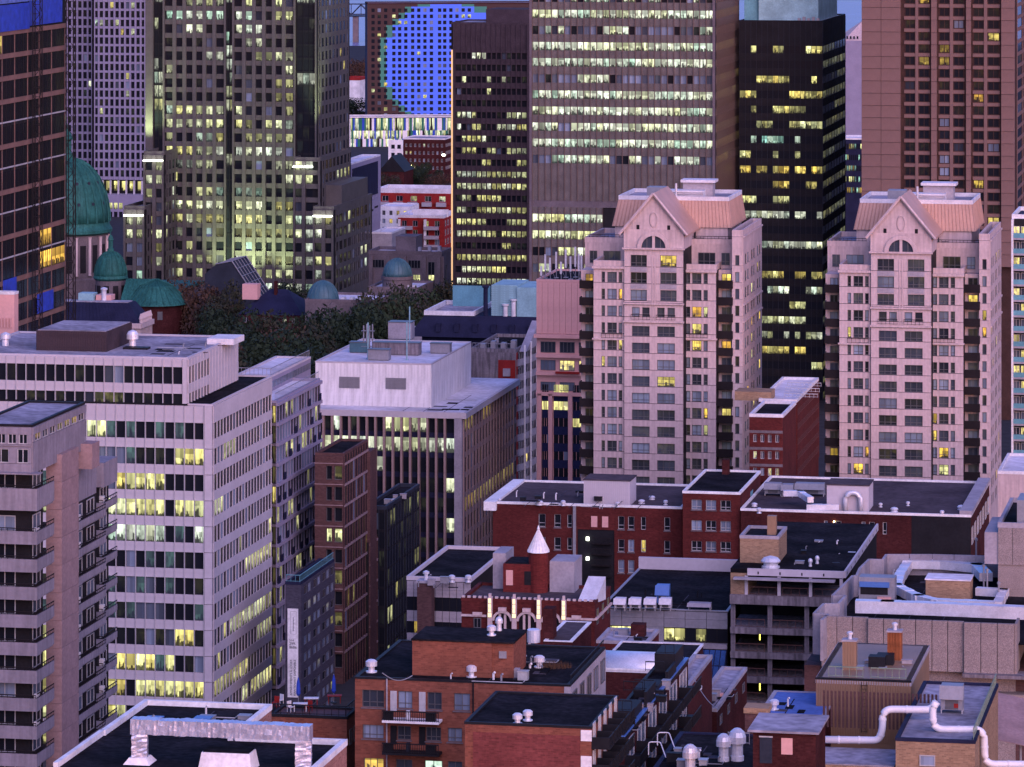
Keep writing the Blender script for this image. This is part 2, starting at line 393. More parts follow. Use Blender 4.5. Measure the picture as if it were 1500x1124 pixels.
# ---------------------------------------------------------------- lavender grid tower
b = Bld('grid_tower', 'pale lavender tower with a fine square window grid behind the green dome', 'tower', 137, 215, None, 1500, D=30)
zt = b.z(-60); b.core(0, zt, 'dark_core'); b.roof(zt, 'roof_gravel')
L2 = litf([.06] * 8 + [.03], (.3, .8), .3, .8, .05, 3, .2)
b.grid('F', cols_px(b, 138.5, 7.68, 5.6, 10), rows_px(b, -9.5, 12.97, 9.6, 21), L2, .35, 'lavender_precast', .62, .6, 'lavender_precast', ztop=zt, zbot=b.z(264))
b2 = Bld('', '', '', 90, 137, None, 1512, D=26, parent=b); b2.core(0, zt, 'dark_core'); b2.roof(zt, 'roof_gravel')
b2.grid('F', cols_px(b2, 92, 7.6, 5.5, 6), rows_px(b2, -11, 12.97, 9.6, 21), L2, .35, 'lavender_precast', .62, .6, 'lavender_precast', ztop=zt, zbot=b2.z(264))
b.box('podium', 0, b.W, -6, 0, 0, b.z(284), 'lavender_precast')
for i in range(7): b.piece('column', 'F', b.x(142 + i * 11.5), b.x(144 + i * 11.5), b.z(284), b.z(264), 3, 3.8, 'white_precast')
for i in range(6): b.pane('F', b.x(144.5 + i * 11.5), b.x(152.5 + i * 11.5), b.z(280), b.z(266), .3, (1.0, .42, R.random(), 0))
for j in range(7):
    for i in range(4): b.pane('F', b.x(159 + i * 7.5), b.x(164 + i * 7.5), b.z(305 + j * 13), b.z(296 + j * 13), 6.03, (.7 if j == 0 else .0, .5, R.random(), 0))
b.done()
# ---------------------------------------------------------------- floodlit granite office tower
b = Bld('stepped_office_tower', 'granite office tower with stepped wings and greenish floodlights at its base', 'tower', 215, 464, 512, 1170)
zt = b.z(-70); b.core(0, zt, 'dark_core'); b.roof(zt, 'roof_gravel')
rw = rows_px(b, -2.6, 19.95, 12.8, 22)
P3 = [.6, .25, .2, .12, .55, .55, .5, .5, .5, .85, .75, .75, .6, .55, .5, .45, .55, .7, .6, .75, .7, .75]
L3 = litf(P3, (.4, .8), .22, 1.05, .15, 5, .55)
us = [(b.x(q), b.x(q + 9.6)) for q in (244.2, 258.8, 273.4, 288, 302.6, 317.2)] + [(b.x(331.8), b.x(341))] + [(b.x(q), b.x(q + 9.6)) for q in (346, 360.6, 375.2, 389.8, 404.4, 419)]
zb = b.z(450)
for grp in (us[:6], us[7:]): b.grid('F', grp, rw, L3, .35, 'granite', 1.0, .9, 'granite', ztop=zt, zbot=zb, u0=grp[0][0] - .95, u1=grp[-1][1] + .95)
Ld = litf(.25, (.5, .8), .3, .7, 0, 8)
for (a, c) in ((b.x(331.6), b.x(341.2)), (b.x(226), b.x(239)), (b.x(435), b.x(462))):
    b.grid('F', split(a, c, 2 if c - a < 3 else 3, .94), rows_px(b, -12, 19.95, 17, 23), Ld, .1, 'black_metal', .15, .2, 'black_metal', ztop=zt, zbot=zb)
b.piece('corner_pier', 'F', b.x(215), b.x(225.6), zb, zt, 0, 1.4, 'granite')
b.piece('corner_pier', 'F', b.x(462.4), b.W, zb, zt, 0, 1.0, 'granite')
n = 9
b.grid('R', split(.5, b.D - .3, n, .4), rows_px(b, -2.6, 19.95, 12.8, 16), litf(.05, seed=3), .35, 'granite', 1.6, .45, 'granite', ztop=zt, zbot=zb)
def wing(xl, xc, xr, d, top, cols, r0, nrow, D=None, rn=6, lamp=True):
    w = Bld('', '', '', xl, xc, xr, d, D=D, parent=b); z = w.z(top); w.core(0, z - .4, 'dark_core'); w.roof(z - .4, 'roof_gravel', 1.0, pm='granite')
    k = r0 * (b.d / d)
    w.grid('F', cols_px(w, *cols), rows_px(w, r0, 19.95, 12.8, nrow), L3, .35, 'granite', 1.0, .9, 'granite', ztop=z - .4, zbot=w.z(450), u0=0, u1=w.W)
    w.grid('R', split(.4, w.D - .4, rn, .45), rows_px(w, r0, 19.95, 12.8, nrow), litf(.12, seed=xl), .35, 'granite', 1.2, .45, 'granite', ztop=z - .4, zbot=w.z(450))
    if lamp:
        for (a, c) in cols_px(w, *cols): w.piece('canopy_light', 'F', a - .3, c + .3, z - 2.1, z - 1.75, .9, 2.4, 'lamp_cool')
    return w
wl1 = wing(211, 240.5, None, 1164, 225, (214.5, 14.5, 9.6, 2), 237, 11, D=22)
wl2 = wing(182, 212, None, 1158, 305, (186, 14.5, 9.6, 2), 316.6, 6, D=30)
wr1 = wing(430.5, 469.5, 514, 1163, 234, (433.3, 15, 9.6, 2), 237, 10, rn=8)
wr2 = wing(459, 489, 545, 1156, 306, (462.5, 14.4, 9.6, 2), 316.6, 6, rn=9)
bk = wr2.box('upper_wing', wr2.W - 9, wr2.W - .6, 12, wr2.D - 3, wr2.z(310), wr2.z(306) + 5.5, 'granite')
# floodlights washing the facade from the terraces and the base
def flood(loc, tgt, e, size, col=(.78, 1, .48)):
    l = bpy.data.lights.new('floodlight', 'SPOT'); o = bpy.data.objects.new('floodlight', l); COL.objects.link(o); l.energy = e; l.color = col
    l.spot_size = math.radians(size); l.spot_blend = .9; l.shadow_soft_size = .6; o.location = loc; o.rotation_euler = (Vector(tgt) - Vector(loc)).to_track_quat('-Z', 'Y').to_euler()
for px, py0, py1, e in ((220, 225, 120, 9000), (240, 425, 300, 14000), (330, 425, 300, 9000), (372, 425, 300, 14000), (420, 425, 300, 9000), (490, 225, 90, 16000)):
    u = b.x(px); f = b.wp(u, -7, b.z(py0)); flood(f, b.wp(u, 0, b.z(py1)), e * 1.15, 70)
b.done()
# ---------------------------------------------------------------- slab with the painted blue disc, and its striped podium
b = Bld('painted_disc_slab', 'brown apartment slab painted with a huge bright blue disc', 'tower', 538, 790, None, 1900, D=22, vpx=250)
m, t, p = _nt('disc_paint'); N, LK = t.nodes.new, t.links.new
tc = N('ShaderNodeTexCoord'); sn = N('ShaderNodeVectorMath'); sn.operation = 'SNAP'; sn.inputs[1].default_value = (b.h(9.2), 100, b.h(9.02)); LK(tc.outputs['Object'], sn.inputs[0])
ds = N('ShaderNodeVectorMath'); ds.operation = 'DISTANCE'; LK(sn.outputs[0], ds.inputs[0])
ds.inputs[1].default_value = (b.x(648), -100, b.z(96)); rm = N('ShaderNodeValToRGB'); rm.color_ramp.interpolation = 'CONSTANT'
dv = N('ShaderNodeMath'); dv.operation = 'DIVIDE'; dv.inputs[1].default_value = b.h(100); LK(ds.outputs[1], dv.inputs[0]); LK(dv.outputs[0], rm.inputs[0])
E = rm.color_ramp.elements; E[0].color = (.085, .20, .90, 1); E[1].position = .90; E[1].color = (.05, .22, .16, 1); x = E.new(.97); x.color = (.05, .022, .02, 1)
LK(rm.outputs[0], p.inputs['Base Color']); p.inputs['Roughness'].default_value = .8; MATS['disc_paint'] = m
sn.inputs[1].default_value = (b.h(9.2), 200, b.h(9.02)); ds.inputs[1].default_value = (b.x(648), -200, b.z(96))
mat('slab_brown', (.05, .022, .02), .8); mat('slab_side', (.05, .05, .10), .7)
zt = b.z(6); b.box('wall', 0, b.W, .4, b.D, 0, zt, 'slab_side'); b.roof(zt, 'roof_gravel', .6, pm='slab_brown')
fr = b.mesh('facade', (boxv(0, b.W, -.3, .39, 0, zt), BOXF), 'disc_paint')
Lb = litf(.07, (.35, .6), .4, .9, .1, 21, .1)
for i in range(18):
    for j, px in enumerate((544, 553, 562.5, 574.5, 583, 592, 602, 611, 620, 629.5, 641.5, 649, 658, 667, 676, 685)):
        b.pane('F', b.x(px), b.x(px + 4.8), b.z(12 + 9.02 * i + 5.2), b.z(12 + 9.02 * i), .33, Lb(i, j))
b.done()
b = Bld('striped_podium', 'low block of upright white, blue and green stripes under the blue disc', 'building', 508, 665, None, 1870, D=14, vpx=250)
zt = b.z(172); b.core(0, zt, 'dark_core'); b.roof(zt, 'roof_gravel', .5)
g = random.Random(4)
for r0, r1 in ((173, 191), (191, 203), (203, 216)):
    px = 508.5
    while px < 664:
        w = g.choice((1.6, 2.4, 3.4)); k = g.random()
        if k < .45: b.pane('F', b.x(px), b.x(px + w), b.z(r1), b.z(r0), .05, (g.uniform(.5, .95), g.uniform(.5, .75), g.random(), 0), limit=260)
        elif k < .95: b.piece('panel', 'F', b.x(px), b.x(px + w), b.z(r1), b.z(r0), 0, .3, 'white_paint' if k < .66 else 'blue_paint' if k < .82 else 'green_paint')
        px += w
b.done()
# ---------------------------------------------------------------- dark brown office slab
b = Bld('brown_office_slab', 'dark brown office slab with rows of lit narrow windows and a glowing corner', 'tower', 661, 776, 777, 1240, D=24)
zt = b.z(36); b.core(0, zt, 'dark_core'); b.roof(zt, 'roof_gravel', .5, pm='brown_stone')
rw = rows_px(b, 78, 17.42, 9.2, 21)
P5 = [.45, .2, .35, .25, .1, .9, .65, .7, .5, .35, .8, .9, .2, .8, .4, .55, .5, .7, .6, .75, .15]
b.grid('F', cols_px(b, 669.6, 7.3, 6.5, 14), rw, litf(P5, (.42, .7), .25, 1.0, .05, 11, .6), .5, 'brown_stone', .25, .75, 'brown_stone', ztop=zt, zbot=b.z(440), u0=b.x(667), u1=b.x(773))
b.piece('corner_pier', 'F', b.x(664.5), b.x(667), 0, zt, 0, 1.2, 'brown_stone'); b.piece('corner_pier', 'F', b.x(773), b.W, 0, zt, 0, 1.2, 'brown_stone')
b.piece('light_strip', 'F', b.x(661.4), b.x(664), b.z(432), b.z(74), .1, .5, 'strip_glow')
b.box('penthouse', b.x(706), b.x(775), 6, 20, zt, zt + 4.2, 'brown_stone')
b.done()
# ---------------------------------------------------------------- stone-banded curtain-wall tower
b = Bld('banded_office_tower', 'wide office tower of grey stone bands with full rows of bright windows', 'tower', 776.5, 1048, 1082.5, 960)
zt = b.z(-70); b.core(0, zt, 'dark_core'); b.roof(zt, 'roof_gravel')
us = cols_px(b, 780.4, 9.43, 8.7, 28)
P6 = [.4, .9, .5, .97, .95, .2, 1, 1, .85, .97, .5]
rw = rows_px(b, -31.5, 23.8, 12.2, 1) + rows_px(b, -7.7, 23.8, 12.2, 11)
g6 = litf([.5] + P6, (.63, .78), .6, 1.1, .75, 13, .6)
rw2 = rows_px(b, 317.5, 24.4, 12.4, 4)
b.grid('F', us, rw, g6, .3, 'curtain_stone', .16, .55, 'curtain_bronze', ztop=zt, zbot=b.z(297), u0=b.x(780), u1=b.x(1044.5))
b.piece('louver_band', 'F', b.x(780), b.x(1044.5), b.z(307), b.z(297), 0, .2, 'granite_dark')
b.grid('F', us[:11], rw2, litf([.9, .95, .35, .7], (.5, .75), .6, 1.05, .3, 14, .5), .3, 'curtain_stone', .16, .55, 'curtain_bronze', ztop=b.z(307), zbot=b.z(425), u0=b.x(780))
b.piece('corner_pier', 'F', 0, b.x(780), 0, zt, 0, 1.0, 'granite_dark'); b.piece('corner_pier', 'F', b.x(1044.5), b.W, 0, zt, 0, 1.0, 'granite_dark')
b.grid('R', split(.5, b.D - .3, 26, .7), rw, litf(.5, (.2, .35), .05, .12, 0, 15, .9), .2, 'curtain_bronze', .3, .45, 'curtain_bronze', ztop=zt, zbot=b.z(425), out=.05)  # faint tan glow of the side panes paints in reflected light
b.done()
# ---------------------------------------------------------------- black glass tower
b = Bld('black_glass_tower', 'black glass office tower with scattered yellow and white lit floors', 'tower', 1083, 1205, 1238, 985)
zt = b.z(33); b.core(0, zt, 'black_metal'); b.roof(zt, 'roof_pale', .4, pm='black_metal')
P7 = [.35, .02, .5, .5, .75, .9, .35, .25, .85, .5, .1, .95, .12, .9, .1, .55, .85, .02, .7, .85, .6, .06, .03, .03]
HU = {0: .45, 2: .38, 3: .35, 4: .42, 5: .52, 6: .85, 7: .5, 8: .3, 9: .32, 11: .68, 12: .4, 13: .7, 15: .38, 16: .7, 18: .6, 19: .62, 20: .35}
g = random.Random(9)
def L7(i, j, st={}):
    if (i, j // g.choice((2, 3, 4))) not in st: st[(i, j // 3)] = g.random() < P7[i]
    if st.get((i, j // 3)): return (g.uniform(.22, .95), min(1, max(0, HU.get(i, .5) + g.uniform(-.08, .08))), g.random(), 0)
    return (0, 0, g.random(), 0)
rw = rows_px(b, 68, 22.05, 10.8, 24)
b.grid('F', cols_px(b, 1084, 8.05, 7.7, 15), rw, L7, .06, 'black_metal', .07, .12, 'steel_dark', ztop=zt, zbot=b.z(600), u0=0, u1=b.W)
b.grid('R', split(.3, b.D - .3, 8, .95), rw, litf(.6, (.45, .6), .04, .14, 0, 16, .8), .06, 'black_metal', .07, .12, 'steel_dark', ztop=zt, zbot=b.z(600), u0=0, u1=b.D)  # right face panes glow faintly: reflections in the glass painted as emission
b.mesh('penthouse', (boxv(b.x(1108), b.x(1205) - 1.5, 4, b.D - 4, zt, zt + 7), BOXF), 'teal_light')
b.box('penthouse_annex', b.x(1086), b.x(1107), 5, b.D - 8, zt, zt + 6, 'teal_paint')
for i in range(5): b.box('roof_unit', b.W - 6 + i * 1.1, b.W - 5.3 + i * 1.1, 1.2, 2, zt + .06, zt + .9 + .3 * (i % 2), 'grey_metal')
b.done()
# ---------------------------------------------------------------- brown-pink hotel tower
b = Bld('hotel_tower', 'tall brownish pink hotel tower with three recessed bays of paired windows', 'tower', 1262.5, 1487, 1545, 950)
zt = b.z(-60); b.core(0, zt, 'hotel_dark'); b.roof(zt, 'roof_gravel')
rw = rows_px(b, 12 - 18.05, 18.05, 12.6, 22); zb = 0
L8 = litf(.06, (.12, .3), .25, .7, .12, 17, .05)
bays = ((1325.5, 1340.5, 1346, 1361.5), (1376, 1391, 1397, 1412), (1426, 1441, 1447, 1464))
def strip(x0, x1):            # stone facing laid in panels, joints open
    zs = [b.z(12 - 18.05 * 3 + 18.05 * k) for k in range(25)]
    nx = max(1, round((x1 - x0) / 27)); w = (x1 - x0) / nx
    for k in range(24):
        for q in range(nx): b.piece('stone_panel', 'F', b.x(x0 + q * w) + .04, b.x(x0 + (q + 1) * w) - .04, zs[k + 1] + .04, zs[k] - .04, 0, 1.3, 'hotel_stone')
strip(1262.8, 1320); strip(1364.5, 1373); strip(1415.5, 1423); strip(1467, 1487)
for bx0, bx1, bx2, bx3 in bays:
    for z0, z1 in rw:
        b.piece('sill_panel', 'F', b.x(bx0 - 1), b.x(bx3 + 1), z0 - b.h(5.4), z0 - .05, 0, .35, 'hotel_stone')
    b.piece('mullion', 'F', b.x(bx1 + .6), b.x(bx2 - .6), rw[-1][0], zt, 0, .55, 'hotel_stone')
    for i, (z0, z1) in enumerate(rw):
        for j, (q0, q1) in enumerate(((bx0, bx1), (bx2, bx3))):
            w = b.put('window', frame_mesh(b.h(q1 - q0), z1 - z0, 2, 1, .14, .1, 'hotel_dark'), 'F', b.x(q0), .02, z0); b.pane('F', b.x(q0), b.x(q0) + b.h(q1 - q0), z0, z1, .05, L8(i, j), parent=w)
b.grid('R', split(.6, b.D, 6, .6), rw, L8, .3, 'hotel_stone', 1.0, .5, 'hotel_stone', ztop=zt, zbot=rw[-1][0])
b.done()

# ---------------------------------------------------------------- harbour strip seen between the black tower and the hotel
b = Bld('harbour_silo', 'pale harbour silo block with a pitched top beyond the black tower', 'building', 1236, 1262, None, 1700, D=16); zt = b.z(60); b.core(0, zt, 'lavender_precast'); b.mesh('pitched_top', ([(0, 0, zt), (b.W, 0, zt), (b.W, 16, zt), (0, 16, zt), (0, 8, b.z(48)), (b.W, 8, b.z(30))], [(0, 1, 5, 4), (1, 2, 5), (2, 3, 4, 5), (3, 0, 4)]), 'pink_stucco')
for k in range(4): b.pane('F', b.x(1240 + 5 * k), b.x(1242.5 + 5 * k), b.z(50) - 2, b.z(46) - 2, .3, (0, 0, .2, 0))
b.done()
b = Bld('harbour_shed', 'low harbour shed with coloured lights beyond the black tower', 'building', 1232, 1264, None, 1350, D=14); zt = b.z(205); b.core(0, zt, 'slate_blue'); b.roof(zt, 'roof_pale', .6)
for k in range(9):
    for j in range(5): b.pane('F', b.x(1238 + 2.8 * k), b.x(1240 + 2.8 * k), b.z(219 + 16 * j), b.z(211 + 16 * j), .05, (R.choice((0, .3, .9)), R.choice((.2, .5, .9)), R.random(), 0))
b.done()
# ---------------------------------------------------------------- tower under construction at the left edge
b = Bld('unfinished_glass_tower', 'unfinished glass tower with pinkish floor bands, hoist masts and blue tarpaulin', 'tower', -200, -60, 96, 655)
zt = zr(b, 0, -40); b.core(0, zt, 'dark_core'); b.roof(zt, 'roof_gravel')
Z0 = lambda py: zr(b, 0, py)
U = b.y
fl = [46, 80, 113, 147, 180, 213, 247, 280, 313, 347, 380, 413, 447, 480, 513, 547]
g = random.Random(31)
edges = [-20, 2.5, 21, 40, 57, 75, 94.5]
for i, y in enumerate(fl):
    thin = i in (4, 6, 8, 10)
    b.piece('floor_band', 'R', U(-55), U(95.5), Z0(y + (2.2 if thin else 7)), Z0(y), 0, .1 if thin else .22, 'construction_band' if not thin else 'frame_light')
    if i + 1 < len(fl):
        for a, c in zip(edges, edges[1:]):
            lit = (1.0, .14, g.random(), 0) if (i in (9, 10) and a == 57) or (i == 10 and a == 75) else ((.8, .3, g.random(), 0) if g.random() < .03 else (0, .4, g.random(), 0))
            n = 3
            for k in range(n):
                u0, u1 = U(a), U(c); w = (u1 - u0) / n
                b.pane('R', u0 + k * w + .12, u0 + (k + 1) * w - .12, Z0(fl[i + 1] - .5), Z0(y + 7), .03, lit)
for q in edges: b.piece('mullion', 'R', U(q) - .14, U(q) + .14, 0, Z0(46), 0, .1, 'construction_band')
for a, c in zip(edges, edges[1:]):
    for k in (1, 2): u = U(a) + (U(c) - U(a)) * k / 3; b.piece('mullion', 'R', u - .06, u + .06, Z0(540), Z0(50), 0, .07, 'bronze_rail')
for a, c, y0, y1, m in ((-30, 40, 8, 47, 'blue_tarp'), (40.6, 88, 6, 43, 'blue_tarp'), (-30, 88, -30, 6, 'blue_tarp_pale'), (52, 75, 449, 478, 'blue_tarp'), (2, 21, 412, 444, 'blue_tarp')):
    b.piece('tarpaulin', 'R', U(a), U(c), Z0(y1), Z0(y0), .25, .4, m)
b.done()
def mast(name, label, px, w, loc_u, out, ztop):
    t_ = thing(name, label, 'hoist', b.wp(b.W + out, loc_u, 0), -b.th)
    for i, (dx, dy) in enumerate(((0, 0), (w, 0), (0, w), (w, w))): raw('leg', *multi_box([(dx - .07, dx + .07, dy - .07, dy + .07, 0, ztop)]), 'bronze_rail', t_)
    k, z = 0, 30.0
    while z < ztop - 1.6:
        for face in range(2):
            p0, p1 = ((0, 0, z), (w, 0, z + 1.5)) if face == 0 else ((w, 0, z), (w, w, z + 1.5))
            if k % 2: p0, p1 = (p0[0], p0[1], p1[2]), (p1[0], p1[1], p0[2])
            raw('brace', *tube([p0, p1], .05, 4), 'bronze_rail', t_)
        raw('rung', *multi_box([(0, w, -.05, .05, z - .05, z + .05)]), 'bronze_rail', t_)
        z += 1.5; k += 1
mast('construction_hoist', 'lattice hoist mast up the middle of the unfinished glass tower', 41, 1.2, U(39.5), 1.0, Z0(-20))
mast('construction_hoist', 'lattice hoist mast at the corner of the unfinished glass tower', 91, 1.2, U(87), 1.2, Z0(-20))
b = Bld('concrete_podium', 'pinkish concrete block below the unfinished glass tower', 'building', -60, 21, 24, 640, D=2)
b.core(0, b.z(432), 'salmon_stucco'); b.roof(b.z(432), 'roof_gravel', .4)
for i in range(9): b.piece('pilaster', 'F', b.x(-20 + i * 4.5), b.x(-18.4 + i * 4.5), b.z(480), b.z(466), 0, .3, 'salmon_stucco')
b.done()
# ---------------------------------------------------------------- domed cathedral
def dome_parts(b, cx, cy, r, zb, hgt, m, nrib, lantern):
    prof = [(r * math.cos(a) ** .9 if a < 1.56 else .01, zb + hgt * math.sin(a)) for a in [i * math.pi / 2 / 10 for i in range(11)]]
    prof[-1] = (.35, zb + hgt)
    o = b.mesh('dome', lathe(prof, 40), m, smooth=True, at=(cx, cy, 0))
    for k in range(nrib):
        a = 2 * math.pi * k / nrib
        b.mesh('rib', tube([((q + .08) * math.cos(a), (q + .08) * math.sin(a), z) for q, z in prof[:-1]], r * .022, 4), m, at=(cx, cy, 0))
    lr, lh = lantern
    b.mesh('lantern', lathe([(lr, zb + hgt - .3), (lr, zb + hgt + lh * .12), (lr * .7, zb + hgt + lh * .14), (lr * .7, zb + hgt + lh * .5), (lr * .95, zb + hgt + lh * .53), (lr * .6, zb + hgt + lh * .7), (lr * .18, zb + hgt + lh * .8), (.05, zb + hgt + lh)], 14), m, at=(cx, cy, 0))
    return o
b = Bld('domed_cathedral', 'stone cathedral with a green copper dome, a smaller dome and a round apse', 'cathedral', 60, 200, None, 1000, D=60)
cx, cy = b.xd(98, 24), 24.0
k = (b.d + cy) / b.d
zz = lambda py, dep=24.0: H - (py - YH) * (b.d + dep) / F
r = b.h(63) * k
b.mesh('drum', lathe([(r * 1.0, 0), (r * 1.0, zz(408)), (r * .95, zz(406)), (r * .95, zz(344))], 40), 'stone_grey', at=(cx, cy, 0))
b.mesh('cornice', lathe([(r * .96, zz(344)), (r * 1.06, zz(341)), (r * 1.06, zz(337)), (r * 1.0, zz(331)), (r * .98, zz(324))], 40), 'copper_green', at=(cx, cy, 0))
for i in range(18):
    a = 2 * math.pi * i / 18; p_ = Vector((math.cos(a), math.sin(a), 0)) * r * .97
    b.mesh('column', lathe([(.45, zz(402)), (.38, zz(400)), (.36, zz(350)), (.5, zz(346))], 8), 'pink_stucco', at=(cx + p_.x, cy + p_.y, 0))
    a += math.pi / 18; p_ = Vector((math.cos(a), math.sin(a), 0)) * r * .945
    V, Fc = [], []
    wv = b.mesh('window', (boxv(-.75, .75, -.12, .12, zz(398), zz(358)), BOXF), 'dark_core', at=(cx + p_.x, cy + p_.y, 0)); wv.rotation_euler.z = a + math.pi / 2
dome_parts(b, cx, cy, r, zz(326), zz(233) - zz(326), 'copper_green', 24, (1.6, 8.5))
for i in range(16):
    a = 2 * math.pi * (i + .5) / 16
    for fr, hz in ((.95, .30), (.80, .62)):
        o = b.mesh('oculus', lathe([(.42, -.12), (.42, .12)], 10), 'steel_dark', at=(cx + r * fr * math.cos(a), cy + r * fr * math.sin(a), zz(326) + (zz(233) - zz(326)) * hz)); o.rotation_euler = (math.radians(78), 0, a + math.pi / 2)
b.box('nave', 0, b.W, cy - 6, b.D, 0, zz(436), 'stone_grey')
b.box('nave_cornice', -.3, b.W + .3, cy - 6.3, b.D, zz(436), zz(432), 'copper_green')
cx2, cy2 = b.xd(162, 8), 8.0; z2 = lambda py: zz(py, 8)
r2 = b.h(24)
b.mesh('small_drum', lathe([(r2 * .93, z2(445)), (r2 * .93, z2(410))], 24), 'stone_grey', at=(cx2, cy2, 0))
b.box('small_tower', cx2 - r2, cx2 + r2, cy2 - r2, cy2 + r2, 0, z2(445), 'stone_grey')
for i in range(10):
    a = 2 * math.pi * (i + .5) / 10
    o = b.mesh('arched_window', (boxv(-.65, .65, -.1, .1, z2(441), z2(418)), BOXF), 'dark_core', at=(cx2 + r2 * .92 * math.cos(a), cy2 + r2 * .92 * math.sin(a), 0)); o.rotation_euler.z = a + math.pi / 2
b.mesh('small_cornice', lathe([(r2 * .95, z2(411)), (r2 * 1.08, z2(408)), (r2 * 1.02, z2(404))], 24), 'copper_green', at=(cx2, cy2, 0))
dome_parts(b, cx2, cy2, r2, z2(405), z2(369) - z2(405), 'copper_green', 16, (.8, 5.0))
cx3, cy3 = b.xd(228, 6), 6.0; r3 = b.h(50); z3 = lambda py: zz(py, 6)
b.mesh('apse', lathe([(r3 * .86, 0), (r3 * .86, z3(447)), (r3 * .9, z3(446)), (r3 * .9, z3(443))], 36), 'dark_brick', at=(cx3, cy3, 0))
b.mesh('apse_roof', lathe([(r3 * .98, z3(444)), (r3 * .96, z3(442)), (r3 * .5, z3(418)), (.6, z3(409))], 36), 'copper_green', at=(cx3, cy3, 0))
for i in range(30):
    a = 2 * math.pi * i / 30; b.mesh('seam', tube([(r3 * .97 * math.cos(a), r3 * .97 * math.sin(a), z3(441.5)), (r3 * .5 * math.cos(a), r3 * .5 * math.sin(a), z3(417.4)), (.6 * math.cos(a), .6 * math.sin(a), z3(408.5))], .09, 4), 'copper_green', at=(cx3, cy3, 0))
xa = b.xd(186, 6)
b.mesh('transept_roof', ([(xa, cy3 - r3 * .75, z3(441)), (cx3, cy3 - r3 * .75, z3(441)), (cx3, cy3, z3(408.6)), (xa, cy3, z3(408.6)), (xa, cy3 + r3, z3(441)), (cx3, cy3 + r3, z3(441))], [(0, 1, 2, 3), (3, 2, 5, 4)]), 'copper_green')
for i in range(8):
    x_ = xa + (cx3 - xa) * i / 8; b.mesh('seam', tube([(x_, cy3 - r3 * .76, z3(441)), (x_, cy3, z3(408.4))], .09, 4), 'copper_green')
for a in (-1.75, -1.15):
    o = b.mesh('apse_window', (boxv(-.6, .6, -.12, .12, z3(464), z3(452)), BOXF), 'frame_grey', at=(cx3 + r3 * .86 * math.cos(a), cy3 + r3 * .86 * math.sin(a), 0)); o.rotation_euler.z = a + math.pi / 2
b.done()
b = Bld('mansard_annex', 'dark slate mansard building with a carved pale cornice before the cathedral', 'building', 60, 204, 222, 850)
zb, zt = b.z(474), b.z(447)
b.core(0, zb, 'pink_stucco'); i_ = 3.0
b.mesh('mansard', ([(0, 0, zb), (b.W, 0, zb), (b.W, b.D, zb), (0, b.D, zb), (i_ * .3, i_, zt), (b.W - i_, i_, zt), (b.W - i_, b.D - i_ * .4, zt), (i_ * .3, b.D - i_ * .4, zt)], [(0, 1, 5, 4), (1, 2, 6, 5), (2, 3, 7, 6), (3, 0, 4, 7), (4, 5, 6, 7)]), 'slate_blue')
b.box('roof_deck', 1.5, b.W - i_ - .4, i_ + .4, b.D - 2, zt, zt + .15, 'roof_gravel')
for i in range(26): x_ = b.W * i / 26; b.mesh('seam', tube([(x_, -.02, zb), (i_ * .3 + (b.W - i_ * 1.3) * i / 26, i_, zt + .03)], .06, 4), 'slate_blue')
b.box('cornice', -.4, b.W + .5, -.5, 0, zb - 1.0, zb - .03, 'pink_stucco'); b.piece('cornice', 'R', 0, b.D, zb - 1.0, zb - .03, 0, .6, 'pink_stucco')
for i in range(8):
    y_ = .8 + i * (b.D - 1) / 8; b.mesh('statue', lathe([(.35, zb), (.3, zb + .5), (.42, zb + .9), (.25, zb + 1.4), (.2, zb + 1.7), (.05, zb + 1.9)], 8), 'pink_stucco', at=(b.W + .1, y_, 0))
for i in range(9): b.piece('pilaster', 'R', i * b.D / 9, i * b.D / 9 + .5, zb - 8, zb - 1, 0, .3, 'pink_stucco')
b.box('roof_box', b.x(104), b.x(126), 5, 8, zt + .15, zt + 1.6, 'teal_light'); b.box('roof_box', b.x(128), b.x(150), 6, 9, zt + .15, zt + 1.2, 'salmon_stucco')
b.mesh('flue', lathe([(.5, zt), (.5, zt + 2.2), (.7, zt + 2.3), (.7, zt + 2.6), (.1, zt + 2.8)], 12), 'silver', at=(b.x(140), 6, 0))
b.done()
